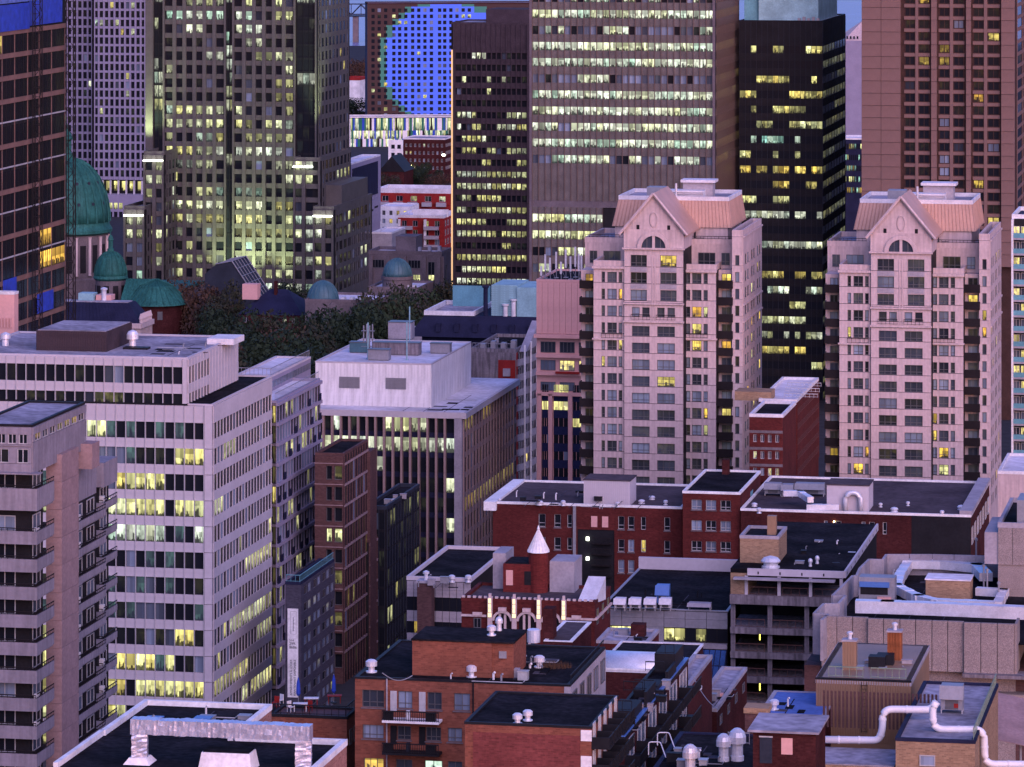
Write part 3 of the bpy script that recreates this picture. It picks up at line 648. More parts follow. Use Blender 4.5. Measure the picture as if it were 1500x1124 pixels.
# ---------------------------------------------------------------- far strip between the towers
b = Bld('wedge_hall', 'blue-lavender metal-clad hall with a big dark screen panel', 'building', 470, 497, 557, 1300)
zt = zr(b, 530, 237); b.core(0, zt, 'lavender_precast'); b.roof(zt, 'roof_pale', .5)
n = 12
for i in range(n):
    for j in range(8): b.piece('clad_panel', 'R', b.D * i / n + .03, b.D * (i + 1) / n - .03, zt - 2.6 * (j + 1) + .04, zt - 2.6 * j, 0, .15, 'lavender_precast')
b.piece('screen', 'R', b.y(515), b.y(552), zr(b, 530, 291), zr(b, 530, 243), .16, .4, 'slate_blue')
for i in range(5): b.piece('slot', 'R', b.y(520 + i * 7), b.y(525 + i * 7), zr(b, 530, 312 + 3 * (i % 2)), zr(b, 530, 309 + 3 * (i % 2)), .16, .2, 'dark_core')
b.done()
def low_block(name, label, xl, xc, xr, d, top, wm, rm, rows=None, D=None, cols=8, lit=.2, pm='parapet_white', par=.5, fm='frame_light', wallname='wall', zb=None, hues=(.3, .6), right=True, gap=0.0, fill=.45, seed=5, nx=2):
    b = Bld(name, label, 'building', xl, xc, xr, d, D=D); zt = b.z(top)
    b.core(0, zt - (.0), wm, wallname); b.roof(zt, rm, par, pm=pm); lf = litf(lit, hues, .4, 1.0, .3, seed, .1)
    if rows:
        rr = rows_px(b, *rows); zbot = rr[-1][0] - 1 if zb is None else b.z(zb)
        b.bay('F', 0, b.W, rr, [(a, c, nx) for a, c in split(.3, b.W - .3, cols, fill)], zt, zbot, wm, fm, lf, gap=gap, pname='wall_panel')
        if right:
            k = max(2, round(b.D / (b.W / cols))); b.bay('R', 0, b.D, rr, [(a, c, nx) for a, c in split(.3, b.D - .3, k, fill)], zt, zbot, wm, fm, lf, gap=gap, pname='wall_panel')
    return b
b = low_block('brick_warehouse', 'dark brick warehouse with a white end wall below the striped podium', 591, 652, 656, 1650, 205, 'dark_brick', 'roof_gravel', (211, 11, 5, 4), D=18, cols=9, lit=.1); b.piece('end_wall', 'F', -6, -.1, 0, b.z(206), 0, .3, 'white_paint')
for i in range(3):
    for j in range(2): b.pane('F', -4.8 + j * 2.4, -3.4 + j * 2.4, b.z(219 + i * 12), b.z(213 + i * 12), .33, (0, 0, .3, 0))
b.done()
b = Bld('gabled_shed', 'black gabled shed roof beside the brick warehouse', 'shed', 556, 592, None, 1560, D=16)
za, zk = b.z(252), b.z(229)
b.mesh('wall', (boxv(0, b.W, 0, b.D, 0, za), BOXF), 'dark_brick')
b.mesh('roof', ([(-.3, -.3, za), (b.W + .3, -.3, za), (b.W + .3, b.D, za), (-.3, b.D, za), (b.W / 2, -.3, zk), (b.W / 2, b.D, zk)], [(0, 1, 4), (1, 2, 5, 4), (2, 3, 5), (3, 0, 4, 5)]), 'black_metal')
b.done()
b = low_block('red_condo', 'red and white apartment block with a long pale roof edge', 553, 660, 665, 1420, 284, 'red_panel', 'roof_pale', (288, 13, 8, 1), D=16, cols=5, lit=.15, par=1.6, right=False)
for i in range(5): b.piece('balcony', 'F', b.x(556 + i * 21), b.x(570 + i * 21), b.z(303), b.z(297), .3, 1.6, 'lilac_concrete')
b.done()
b = low_block('red_condo', 'red and white stepped apartment block with planted roof terraces', 583, 650, 660, 1360, 320, 'red_panel', 'roof_pale', (324, 13.5, 8.5, 3), D=20, cols=4, lit=.12, par=.9)
for i in range(3):
    for q in (584, 622): b.piece('balcony', 'F', b.x(q), b.x(q + 21), b.z(337 + i * 13.5), b.z(332 + i * 13.5), .3, 2.0, 'lilac_concrete'); b.piece('stair_tower', 'F', b.x(q), b.x(q + 3), b.z(337 + i * 13.5), b.z(322 + i * 13.5), .31, 1.4, 'white_paint')
b.box('terrace_wall', b.x(600), b.x(652), 5, 5.4, b.z(320), b.z(309), 'white_paint')
b.done()
b = low_block('white_condo', 'white terrace block between the red apartment blocks', 556, 600, 604, 1390, 305, 'white_paint', 'roof_pale', (309, 12, 7, 3), D=14, cols=4, lit=.4, hues=(.1, .3)); b.done()
b = low_block('pale_annex', 'plain pale annex block beside the lavender hall', 545, 574, 580, 1200, 343, 'lilac_concrete', 'roof_pale', None, D=18); b.done()
b = Bld('stone_office', 'grey stone office block with tall dark window slots', 'building', 540, 647, 661, 1060)
zt = b.z(374); b.core(0, zt, 'stone_grey'); b.roof(zt, 'roof_pale', .9, pm='stone_grey')
for x0, x1, y0, y1, l in ((545, 563, 382, 394, 0), (598, 616, 382, 394, 0), (627, 637, 384, 436, 0), (605, 616, 403, 412, .9), (627.5, 636.5, 403, 412, .9)):
    b.window('F', b.x(x0), b.x(x1), b.z(y1), b.z(y0), .03 if l == 0 else .1, (l, .5, R.random(), 0), 'frame_grey', max(2, round((x1 - x0) / 4)), 2 if y1 - y0 > 20 else 1)
for q in (541, 566, 590, 619, 640): b.piece('pilaster', 'F', b.x(q), b.x(q + 5.5), 0, zt - .4, 0, .5, 'stone_grey')
b.piece('pilaster', 'R', .5, 2, 0, zt - .4, 0, .5, 'stone_grey'); b.window('R', 3, 5.5, b.z(440), b.z(390), .03, (0, 0, .2, 0), 'frame_grey', 2, 2)
b.box('penthouse', b.x(572), b.x(602), 6, 14, zt, zt + 4, 'stone_grey')
for i in range(3): b.box('roof_unit', b.x(606 + i * 12), b.x(610 + i * 12), 5 + i * 2, 6.4 + i * 2, zt + .06, zt + 1.4, 'grey_metal')
b.done()
def domed(name, label, xl, xc, d, top, dx, r, ytop, ybase, D=16, lit=False):
    b = Bld(name, label, 'building', xl, xc, None, d, D=D); zt = b.z(top); b.core(0, zt, 'stone_grey'); b.roof(zt, 'roof_pale', .6, pm='stone_grey')
    cx, cy, rr = b.xd(dx, 5), 5.0, b.h(r); zb = b.z(ybase)
    b.mesh('drum', lathe([(rr * 1.03, 0), (rr * 1.03, zb - .8), (rr * 1.1, zb - .7), (rr * 1.1, zb)], 28), 'stone_grey', at=(cx, cy, 0))
    prof = [(rr * math.cos(i * math.pi / 16), zb + (b.z(ytop) - zb) * math.sin(i * math.pi / 16)) for i in range(8)] + [(rr * .12, b.z(ytop))]
    mo = b.mesh('dome', lathe(prof, 28), 'teal_dome', smooth=True, at=(cx, cy, 0))
    for k in range(20):
        a = 2 * math.pi * k / 20; b.mesh('rib', tube([(q * math.cos(a) * 1.01, q * math.sin(a) * 1.01, z) for q, z in prof], .07, 4), 'teal_dome', at=(cx, cy, 0))
    if lit:
        for k in range(7):
            a = -math.pi / 2 + (k - 3) * .3; o = b.mesh('lit_window', (boxv(-.35, .35, -.06, .06, b.z(469), b.z(463)), BOXF), 'lamp_red', at=(cx + rr * 1.03 * math.cos(a), cy + rr * 1.03 * math.sin(a), 0)); o.rotation_euler.z = a + math.pi / 2
    for i in range(4): b.box('skylight', b.W * (.45 + i * .12), b.W * (.5 + i * .12), 3, 5, zt + .06, zt + .8, 'frame_light')
    return b.done()
mat('teal_dome', (.045, .12, .15), .55, .2); emit('lamp_red', (1, .22, .06), 1.2)
domed('domed_pavilion', 'low stone pavilion with a teal dome and reddish lit windows under it', 447, 553, 950, 444, 473, 23.5, 416, 445, lit=True)
domed('domed_pavilion', 'low stone pavilion with a teal dome before the grey stone office', 540, 614, 985, 425, 582, 21.5, 382, 408)
# slanted dark glazed roof among the trees
b = Bld('slanted_skylight_hall', 'dark hall with a steeply slanted glazed roof among the trees', 'building', 300, 376, None, 1020, D=14)
za, zk, zg = b.z(438), b.z(384), 0
xs = (0, b.x(316), b.x(340), b.W)
b.mesh('hall', ([(xs[0], 0, 0), (xs[3], 0, 0), (xs[3], 0, za), (xs[2], 0, zk), (xs[1], 0, zk - .8), (xs[0], 0, b.z(403))] + [(xs[0], b.D, 0), (xs[3], b.D, 0), (xs[3], b.D, za), (xs[2], b.D, zk), (xs[1], b.D, zk - .8), (xs[0], b.D, b.z(403))],
       [(0, 1, 2, 3, 4, 5), (11, 10, 9, 8, 7, 6), (1, 7, 8, 2), (2, 8, 9, 3), (3, 9, 10, 4), (4, 10, 11, 5), (5, 11, 6, 0)]), 'steel_dark')
for i in range(6):
    y_ = -.15 + i * b.D / 5.2; b.mesh('glazing_bar', tube([(xs[3], y_, za + .1), (xs[2], y_, zk + .1), (xs[1], y_, zk - .7)], .16 if i in (0, 5) else .09, 4), 'grey_metal')
for i in range(6):
    t_ = i / 5; b.mesh('glazing_bar', tube([(xs[2] + (xs[3] - xs[2]) * t_, -.2, zk + (za - zk) * t_ + .1), (xs[2] + (xs[3] - xs[2]) * t_, b.D, zk + (za - zk) * t_ + .1)], .08, 4), 'grey_metal')
b.done()
b = low_block('hip_roofed_house', 'dark red brick house with blue-black hipped roof among the trees', 352, 440, 446, 960, 462, 'dark_brick', 'slate_blue', (466, 15, 8, 2), D=16, cols=6, lit=.1, par=0)
zt = b.z(462); b.mesh('hip_roof', ([(-.6, -.6, zt), (b.W + .6, -.6, zt), (b.W + .6, b.D + .6, zt), (-.6, b.D + .6, zt), (5, b.D / 2, zt + 5), (b.W - 5, b.D / 2, zt + 5)], [(0, 1, 5, 4), (1, 2, 5), (2, 3, 4, 5), (3, 0, 4)]), 'slate_blue')
b.box('roof_lantern', b.x(350), b.x(372), 3, 6, zt + 3, zt + 6.5, 'salmon_stucco'); b.box('chimney', b.x(392), b.x(396), 6, 7, zt + 3, zt + 7, 'dark_brick'); b.done()
# teal-roofed building
b = Bld('teal_roofed_block', 'dark blue mansard block topped by pale teal metal boxes', 'building', 618, 800, None, 830, D=22)
zb, zt = b.z(496), b.z(466)
b.core(0, zb, 'slate_blue')
b.mesh('mansard', ([(-2.6, -1.6, zb), (b.W, -1.6, zb), (b.W, b.D, zb), (-2.6, b.D, zb), (.4, 1, zt), (b.W, 1, zt), (b.W, b.D - 1, zt), (.4, b.D - 1, zt)], [(0, 1, 5, 4), (1, 2, 6, 5), (2, 3, 7, 6), (3, 0, 4, 7), (4, 5, 6, 7)]), 'slate_blue')
b.roof(zt, 'roof_gravel', .9, pm='parapet_white', x0=.3, x1=b.x(693), y0=.8, y1=b.D - 1)
for i in range(6): b.piece('dormer', 'F', b.x(640 + i * 27), b.x(647 + i * 27), zb + 1.0, zb + 2.6, .2, 1.2, 'slate_blue')
b.box('teal_wall', b.x(636), b.x(692), b.D - 4, b.D - 3.7, zt, zt + 4.2, 'teal_paint')
b.box('plant_room', b.x(717), b.x(755), 2, 14, zt, b.z(421), 'teal_light'); b.box('plant_room', b.x(755.3), b.x(786), 1.4, 14, zt, b.z(423), 'teal_light')
for i in range(14): b.box('siding', b.x(717), b.x(755), 1.9, 2, zt + .44 * i + .05, zt + .44 * i + .4, 'teal_light')
for px, h_ in ((709, 5.5), (738, 2), (750, 3)): b.mesh('flue', lathe([(.45, zt), (.45, zt + h_), (.7, zt + h_ + .1), (.7, zt + h_ + .4)], 10), 'slate_blue' if h_ > 4 else 'parapet_white', at=(b.x(px), 1.6, 0))
b.done()
# ---------------------------------------------------------------- pink stucco apartment towers
def rail(b, face, u0, u1, z, out, h=1.0, m='bronze_rail', parent=None, name='railing', n=None):
    n = n or max(2, int((u1 - u0) / .6)); t_ = .05
    bs = [(0, u1 - u0, -.08, 0, h - .09, h), (0, u1 - u0, -.05, -.01, .08, .13)] + [((u1 - u0) * i / n - t_ * (i == n) , (u1 - u0) * i / n + t_ * (i < n), -.045, -.015, 0, h - .06) for i in range(n + 1)]
    k = ('rail', round(u1 - u0, 3), h, n, m)
    if k not in _MC:
        V, Fc = multi_box(bs); me = bpy.data.meshes.new(name); me.from_pydata(V, [], Fc); me.materials.append(MATS[m]); _MC[k] = me
    return b.put(name, _MC[k], face, u0, out, z, parent)
def pink_tower(label):
    b = Bld('pink_apartment_tower', label, 'apartment tower', 915, 1001, None, 700, D=20, group='twin pink apartment towers')
    S, FM = 'pink_stucco', 'frame_grey'
    g = random.Random(77)
    def lf(i, j):
        k = g.random()
        return (0, 0, g.random(), .9 if k < .34 else (.35 if k < .5 else 0))
    eave = b.z(337)
    b.core(0, b.z(338), 'dark_core')
    rc = [(b.z(y + h), b.z(y)) for y, h in ((374.5, 17), (400, 16.3), (425.5, 16))]
    cw = [(b.x(924), b.x(948), 3), (b.x(967.5), b.x(991.5), 3)]
    b.bay('F', 0, b.W, rc, cw, b.z(366), b.z(444), S, FM, lf, out=.35, ny=2, gap=.09)
    for z0, z1 in rc[:-1]:
        for w in cw: b.piece('apron', 'F', w[0], w[1], z0 - b.h(8), z0 - .1, .36, .4, 'lilac_concrete')
    b.piece('cornice', 'F', -.15, b.W + .15, b.z(447), b.z(444.6), 0, .7, S)
    b.bay('F', 0, b.W, [(b.z(465), b.z(451.3))], [(b.x(926), b.x(937.5), 1), (b.x(941), b.x(952), 1), (b.x(963), b.x(974), 1), (b.x(978), b.x(989), 1)], b.z(447), b.z(471), S, FM, lf, out=.35, ny=2, gap=.09)
    for w in ((925, 953), (962, 990)): rail(b, 'F', b.x(w[0]), b.x(w[1]), b.z(469.5), .62, .9)
    b.piece('cornice', 'F', -.15, b.W + .15, b.z(473.5), b.z(471), 0, .7, S)
    rc = rows_px(b, 478.8, 24.53, 14.9, 12)
    b.bay('F', 0, b.W, rc, [(b.x(926), b.x(952), 3), (b.x(963), b.x(989), 3)], b.z(473.6), 0, S, FM, lf, out=.35, ny=2, gap=.09)
    for q in (956, 960): b.piece('pilaster', 'F', b.x(q) - .12, b.x(q) + .12, 60, b.z(475), .35, .45, S)
    # gable over the middle bay
    zk = b.z(285.5); w = b.W; dp = 11.0
    b.box('gable_base', -.1, w + .1, -.3, dp, b.z(366), eave, S); b.piece('cornice', 'F', -.3, w + .3, b.z(366.3), b.z(363.8), .3, .8, S)
    b.mesh('gable', ([(-.1, -.3, eave), (w + .1, -.3, eave), (w / 2, -.3, zk), (-.1, dp, eave), (w + .1, dp, eave), (w / 2, dp, zk)], [(0, 1, 2), (5, 4, 3), (0, 2, 5, 3), (1, 4, 5, 2), (0, 3, 4, 1)]), S)
    for sgn in (-1, 1):
        e = Vector((w / 2 + sgn * (w / 2 + .75), 0, eave - .7)); k = Vector((w / 2, 0, zk + .25)); dn = Vector((0, 0, -.32))
        V = []; 
        for y in (-.75, dp + 4): V += [(e.x, y, e.z), (k.x, y, k.z), (k.x, y, k.z + dn.z), (e.x, y, e.z + dn.z)]
        b.mesh('gable_roof', (V, [(0, 1, 2, 3), (7, 6, 5, 4), (0, 4, 5, 1), (1, 5, 6, 2), (2, 6, 7, 3), (3, 7, 4, 0)]), 'copper_roof')
        cp = [(e.x, -.95, e.z - .1), (k.x, -.95, k.z - .05)]; b.mesh('coping', tube(cp, .26, 6), S)
    for q in (935, 980): b.piece('vent_slot', 'F', b.x(q) - .25, b.x(q) + .25, b.z(337), b.z(330.5), .3, .34, 'dark_core')
    cxm = b.x(958); b.mesh('medallion', ([(cxm + math.cos(a) * r_ * .55, -.36 - .1 * (r_ < 1.35), b.z(322.5) + math.sin(a) * r_) for r_ in (1.4, 1.15) for a in [2 * math.pi * k / 20 for k in range(20)]], [(k, (k + 1) % 20, (k + 1) % 20 + 20, k + 20) for k in range(20)]), S)
    # arched window
    n = 16; ro, ri = b.h(24), b.h(18); zs = b.z(364)
    V = [(cxm + r_ * math.cos(math.pi * k / n), y, zs + r_ * math.sin(math.pi * k / n)) for y in (-.34, -.75) for r_ in (ro, ri) for k in range(n + 1)]; m_ = n + 1; Fc = []
    for k in range(n): Fc += [(2 * m_ + k, 2 * m_ + k + 1, 3 * m_ + k + 1, 3 * m_ + k), (k, k + 1, 2 * m_ + k + 1, 2 * m_ + k), (m_ + k, 3 * m_ + k, 3 * m_ + k + 1, m_ + k + 1)]
    ar = b.mesh('arch', (V, Fc), S)
    me = bpy.data.meshes.new('arch_pane'); me.from_pydata([(ri * math.cos(math.pi * k / n), 0, ri * math.sin(math.pi * k / n)) for k in range(n + 1)], [], [tuple(range(n + 1))]); me.materials.append(PANE)
    l = me.uv_layers.new(name='UVMap')
    for i in range(n + 1): l.data[i].uv = (.5 + .5 * math.cos(math.pi * i / n), math.sin(math.pi * i / n))
    o = b.put('pane', me, 'F', cxm, .36, zs); o.color = (0, 0, .4, .15)
    b.piece('arch_mullion', 'F', cxm - b.h(2), cxm + b.h(2), zs, zs + ri, .37, .6, S); b.piece('arch_bar', 'F', cxm - b.h(10) - .06, cxm - b.h(10) + .06, zs, zs + ri * .8, .37, .45, FM); b.piece('arch_bar', 'F', cxm + b.h(10) - .06, cxm + b.h(10) + .06, zs, zs + ri * .8, .37, .45, FM)
    # side bays
    for nm, xl, xc, wins, ptop in (('l', 870, 914.6, ((881.5, 886.7), (890, 904), (906.5, 912)), 382), ('r', 1001.2, 1049, ((1005.5, 1011.5), (1014, 1028), (1030.8, 1037.2)), 387.5)):
        s = Bld('', '', '', xl, xc, None, 702.5, D=14, parent=b); zt = s.z(ptop + 9)
        s.core(0, zt, 'dark_core'); s.roof(zt, 'roof_gravel', 1.0, .3, pm=S)
        rr = rows_px(s, (398.5 if nm == 'l' else 400.5), 24.72, 15.3, 14)
        s.bay('F', 0, s.W, rr, [(s.x(a), s.x(c), 2 if c - a > 8 else 1) for a, c in wins], zt, 0, S, FM, lf, out=.35, ny=2, gap=.09)
        s.piece('cornice', 'F', -.2, s.W + .2, s.z(498), s.z(496), 0, .7, S); s.piece('cornice', 'F', -.2, s.W + .2, zt - .3, zt + .1, .36, .8, S)
        rail(s, 'F', s.x(wins[0][0]), s.x(wins[-1][1]), s.z(495.5), .6, .8)
    # balcony stacks
    for xl, xc, d in ((851, 870, 706), (1049.3, 1072.5, 705)):
        s = Bld('', '', '', xl, xc, None, d, D=10, parent=b); s.core(0, s.z(396), S)
        for k in range(14):
            zt = s.z(409.5 + 24.66 * k)
            bl = s.mesh('balcony', multi_box([(.05, s.W + .35, -1.9, 0, zt - 1.35, zt - 1.15), (.05, s.W + .35, -1.9, -1.78, zt - 1.15, zt), (s.W + .23, s.W + .35, -1.78, 0, zt - 1.15, zt), (.05, .17, -1.78, 0, zt - 1.15, zt)]), 'bronze_rail')
            s.window('F', s.W * .35, s.W * .95, zt - 1.1, zt + .95, .03, lf(0, 0), FM, 2)
    # right wing with its long flank
    s = Bld('', '', '', 1072.8, 1087.5, 1115, 703.5, parent=b); zt = s.z(347); s.core(0, zt, 'dark_core'); s.roof(zt, 'roof_gravel', 1.1, .3, pm=S)
    rr = rows_px(s, 374, 24.66, 15, 15)
    s.bay('F', 0, s.W, rr, [(s.W * .3, s.W * .72, 1)], zt, 0, S, FM, lf, out=.35)
    q = s.D / 10; s.bay('R', 0, s.D, rr, [(q * 1, q * 1.7, 1), (q * 2.2, q * 2.9, 1), (q * 4.3, q * 5, 1), (q * 5.4, q * 6.1, 1), (q * 7.4, q * 8.1, 1), (q * 8.5, q * 9.2, 1)], zt, 0, S, FM, lf, out=.35)
    for y in (346, 446, 471): s.piece('cornice', 'R', 0, s.D, s.z(y + 2.4), s.z(y), .1, .32, S)
    # set-back storey, penthouse and copper mansard
    s = Bld('', '', '', 857, 1086, None, 707.5, D=18, parent=b); zt = s.z(359); s.core(0, zt, S); s.roof(zt, 'roof_gravel', .9, .3, pm=S)
    for a, c in ((864, 875), (884, 909), (1023, 1048), (1057, 1069)): s.window('F', s.x(a), s.x(c), s.z(389), s.z(371), .03, lf(0, 0), FM, 3 if c - a > 14 else 2, 2)
    for a, c in ((858, 913), (1010, 1084)): rail(s, 'F', s.x(a), s.x(c), zt + .9, 0.1, .5)
    for q in (866, 880, 1020, 1078): s.box('planter', s.x(q), s.x(q) + 1.1, .6, 1.3, zt + .06, zt + 1.0, 'stone_grey')
    s = Bld('', '', '', 901, 1053, None, 713, D=17, parent=b); z0, z1, z2 = s.z(352), s.z(333.5), s.z(295); W, D = s.W, s.D
    s.box('penthouse', 0, W + 1.5, 0, D, s.z(362), z1, S); i_ = .55
    s.mesh('mansard', ([(-.4, -.4, z1), (W + 2.2, -.4, z1), (W + 2.2, D + .4, z1), (-.4, D + .4, z1), (i_, i_, z2), (W + 1.6, i_, z2), (W + 1.6, D - i_, z2), (i_, D - i_, z2), ], [(0, 1, 5, 4), (1, 2, 6, 5), (2, 3, 7, 6), (3, 0, 4, 7), (4, 5, 6, 7)]), 'copper_roof')
    for k in range(34):
        f_ = k / 33; s.mesh('seam', tube([(-.4 + (W + 2.6) * f_, -.42, z1), (i_ + (W + 1.6 - i_) * f_, i_ - .02, z2)], .09, 4), 'copper_roof')
    for k in range(14):
        f_ = k / 13; s.mesh('seam', tube([(W + 2.22, -.4 + (D + .8) * f_, z1), (W + 1.62, i_ + (D - 2 * i_) * f_, z2)], .05, 4), 'copper_roof')
    s.roof(z2, 'roof_gravel', .7, .25, pm='parapet_white', x0=i_, x1=W + 1.6, y0=i_, y1=D - i_)
    for x0, x1, y0, y1, h_, m_ in ((942, 968, 4, 7, 1.9, 'grey_metal'), (972, 1024, 5, 9, 1.3, 'parapet_white'), (990, 1034, 8, 11, 2.5, 'lilac_concrete')):
        s.box('plant_box', s.x(x0), s.x(x1), y0, y1, z2 + .06, z2 + h_, m_)
    s.box('plant_cap', s.x(987), s.x(1038), 7.5, 11.5, z2 + 2.5, z2 + 2.95, 'parapet_white'); s.mesh('flue', lathe([(.18, z2), (.18, z2 + 2.6)], 8), 'parapet_white', at=(s.x(985), 4, 0))
    for k in range(3): s.box('louver', s.x(972), s.x(1024), 4.9, 5, z2 + .3 + k * .3, z2 + .45 + k * .3, 'lilac_concrete')
    return b.done()
T1 = pink_tower('pink gabled apartment tower standing beside the salmon antenna block')
LIT_A = {(5, 1): .2, (9, 0): .2, (10, 0): .2, (9, 3): .2, (10, 3): .2}
T2 = copy_tree(T1.root); T2.location.x += 40.3; T2.location.y -= 7.0; T2['label'] = 'pink gabled apartment tower standing in front of the brown hotel tower'
gw = random.Random(12)
for rt in (T1.root, T2):
    ps = [w.children[0] for w in rt.children if w.name.startswith('window') and w.children]
    for o in ps:
        k = gw.random()
        if k < .085: o.color = (gw.uniform(.6, 1.1), gw.choice((.12, .2, .26, .34, .5)), gw.random(), 0)
        elif k < .42: o.color = (.02, .4, gw.random(), gw.uniform(.5, 1))
        else: o.color = (.03 * gw.random(), .3, gw.random(), gw.random() * .25)
# ---------------------------------------------------------------- salmon block with antennas
b = Bld('salmon_block', 'salmon stucco block with a blank upper wall and antennas on its roof', 'building', 786, 872, None, 765, D=20)
zt = b.z(414); b.core(0, zt, 'salmon_stucco'); b.roof(zt, 'roof_black', .4, pm='salmon_stucco')
g = random.Random(3)
for i in range(10): b.piece('wall_rib', 'F', b.W * i / 10, b.W * i / 10 + b.W / 10 - .06, b.z(490), zt - .05, 0, .12, 'salmon_stucco')
b.piece('ledge', 'F', -.3, b.W, b.z(496), b.z(491), 0, 1.2, 'salmon_stucco')
for r_, (y0, y1) in enumerate(((502, 518), (529, 544), (561, 574))):
    for q in (792, 820, 848):
        b.window('F', b.x(q), b.x(q + 22), b.z(y1), b.z(y0), .03, (.9 if r_ == 1 and q > 800 else 0, .35, g.random(), .5 if r_ else .1), 'frame_grey', 4)
    b.piece('ledge', 'F', 0, b.W, b.z(y1 + 7), b.z(y1 + 2), 0, .7, 'salmon_stucco')
b.piece('flower_box', 'F', b.x(815), b.x(850), b.z(548), b.z(544.8), .7, 1.1, 'red_panel')
for q in (788, 804, 833): b.piece('pillar', 'F', b.x(q), b.x(q + 6), 0, b.z(578), 0, .7, 'salmon_stucco')
for r_ in range(7):
    for q, w in ((794, 10), (811, 22), (839, 16)):
        L_ = 1.0 if (r_, q) in ((0, 811), (1, 794), (1, 811), (2, 839)) else 0
        for k in range(3): b.pane('F', b.x(q + w * k / 3) + .04, b.x(q + w * (k + 1) / 3) - .04, b.z(577 + 24.5 * r_ + 12), b.z(565 + 24.5 * r_), .05, (L_ * .8, .45, g.random(), .7 if g.random() < .15 else 0))
        b.piece('navy_spandrel', 'F', b.x(q), b.x(q + w), b.z(589.5 + 24.5 * r_), b.z(577.4 + 24.5 * r_), 0, .08, 'navy_glass_panel')
b.done()
def antenna(label, b, px, y, zb, h, kind=0):
    x = b.xd(px, y); t_ = thing('antenna', label, 'antenna', b.wp(x, y, zb), -b.th, 'cell antennas on the roofs')
    raw('mast', *tube([(0, 0, 0), (0, 0, h)], .07, 6), 'grey_metal', t_); raw('foot', *multi_box([(-.4, .4, -.4, .4, 0, .12)]), 'grey_metal', t_)
    raw('panel', *multi_box([(-.16, .16, -.3, -.12, h * .35, h)]), 'parapet_white', t_)
    raw('brace', *tube([(0, 0, h * .6), (.9, .5, .05)], .04, 4), 'grey_metal', t_)
for i, (px, y, h) in enumerate(((793, 1, 2.6), (799, 5, 4.4), (806, 3, 4), (815, 6, 4.8), (822, 2, 3.4), (829, 7, 5.2), (836, 4, 4.2), (843, 8, 5.6), (848, 3, 4.8), (852, 6, 4.2))):
    antenna('slim panel antenna on the roof of the salmon block', b, px, y, zt + .06, h)
# ---------------------------------------------------------------- condo with blue glass balconies at the right edge
b = Bld('glass_balcony_condo', 'slim apartment block with stacked blue glass balconies beside the pink tower', 'apartment building', 1482.5, 1580, None, 770, D=18)
zt = b.z(322); b.core(0, zt, 'dark_core'); b.roof(zt, 'slate_blue', .8, pm='white_paint'); g = random.Random(8)
for k in range(17):
    y = 349 + 22.7 * k
    bl = b.mesh('balcony', multi_box([(0, b.W, -1.7, 0, b.z(y + 3), b.z(y)), ]), 'lilac_concrete'); b.mesh('glass_guard', (boxv(0, b.W, -1.72, -1.66, b.z(y), b.z(y - 7)), BOXF), 'teal_paint', bl)
    for q in range(8): b.window('F', b.W * q / 8 + .1, b.W * (q + 1) / 8 - .1, b.z(y), b.z(y - 16), .03, (g.uniform(.6, 1) if g.random() < .3 else 0, .35, g.random(), .4 * g.random()), 'frame_light', 2)
b.piece('corner_column', 'F', 0, .35, 0, zt, 0, 1.9, 'white_paint'); b.done()
# ---------------------------------------------------------------- brick walk-ups between the pink towers
b = low_block('brick_walkup', 'dark red brick walk-up with pale lintels between the pink towers', 1098, 1147, 1166, 640, 612, 'red_brick', 'roof_black', (637, 24.5, 11.5, 3), cols=4, lit=.12, par=.5, fm='frame_light', hues=(.1, .5), fill=.5, seed=3, right=False)
for k in range(3): b.piece('lintel', 'F', 0, b.W, b.z(635 + 24.5 * k), b.z(631 + 24.5 * k), .3, .4, 'stone_grey')
b.done()
b = low_block('brick_walkup', 'taller red brick walk-up with a caged roof behind the lintelled one', 1112, 1167, 1199, 662, 590, 'red_brick', 'roof_pale', (600, 22, 9, 5), cols=5, lit=.08, par=.5, fill=.3, seed=6, fm='frame_grey', nx=1)
b.box('stair_house', -4, b.x(1128), 1, 6, b.z(590), b.z(577), 'tan_brick')
for i in range(3): rail(b, 'F', b.x(1146), b.x(1196), b.z(590) + .6 + i * .6, -2 - i * 2.2, .6, 'frame_light', name='cage_rail')
b.done()
low_block('beige_block', 'plain beige block beyond the second pink tower', 1462, 1560, None, 650, 697, 'pink_stucco', 'roof_pale', None, D=20).done()
# ---------------------------------------------------------------- white precast office
b = Bld('white_office', 'white precast office with long window bands and a set-back top', 'office building', -60, 311.5, 398, 592)
ZT = b.z(595); b.core(0, ZT, 'dark_core'); b.roof(ZT, 'roof_black', .25, .3, pm='white_precast')
g = random.Random(41)
rw = rows_px(b, 620, 37.95, 24, 13)
P = [.35, .3, .2, .65, .5, .15, .08, .05, .5, .55, .6, .8, .3]; HUE = [.6, .48, .42, .55, .72, .8, .8, .8, .42, .42, .42, .5, .5]
lf0 = litf(P, (.42, .62), .5, 1.1, .25, 19, .45)
def lf(i, j):
    c = lf0(i, j); return (c[0], min(1, max(0, HUE[i] + g.uniform(-.1, .1))), c[2], c[3] * .5) if c[0] > .1 else ((.10, .93, c[2], .12) if g.random() < .2 else c)
U1 = b.x(300); n = 26; w = 14.32; cols = [(b.x(299.6 - w * (k + 1)) + .07, b.x(299.6 - w * k) - .07) for k in range(n)][::-1]
cols = [c for c in cols if c[0] > 0]
for i, (z0, z1) in enumerate(rw):
    zup = ZT if i == 0 else rw[i - 1][0]
    for c in cols: b.piece('precast_panel', 'F', c[0] - .03, c[1] + .03, z1, zup - .04, 0, .3, 'white_precast')
    for j, c in enumerate(cols): b.pane('F', c[0], c[1], z0, z1, .03, lf(i, j), limit=380)
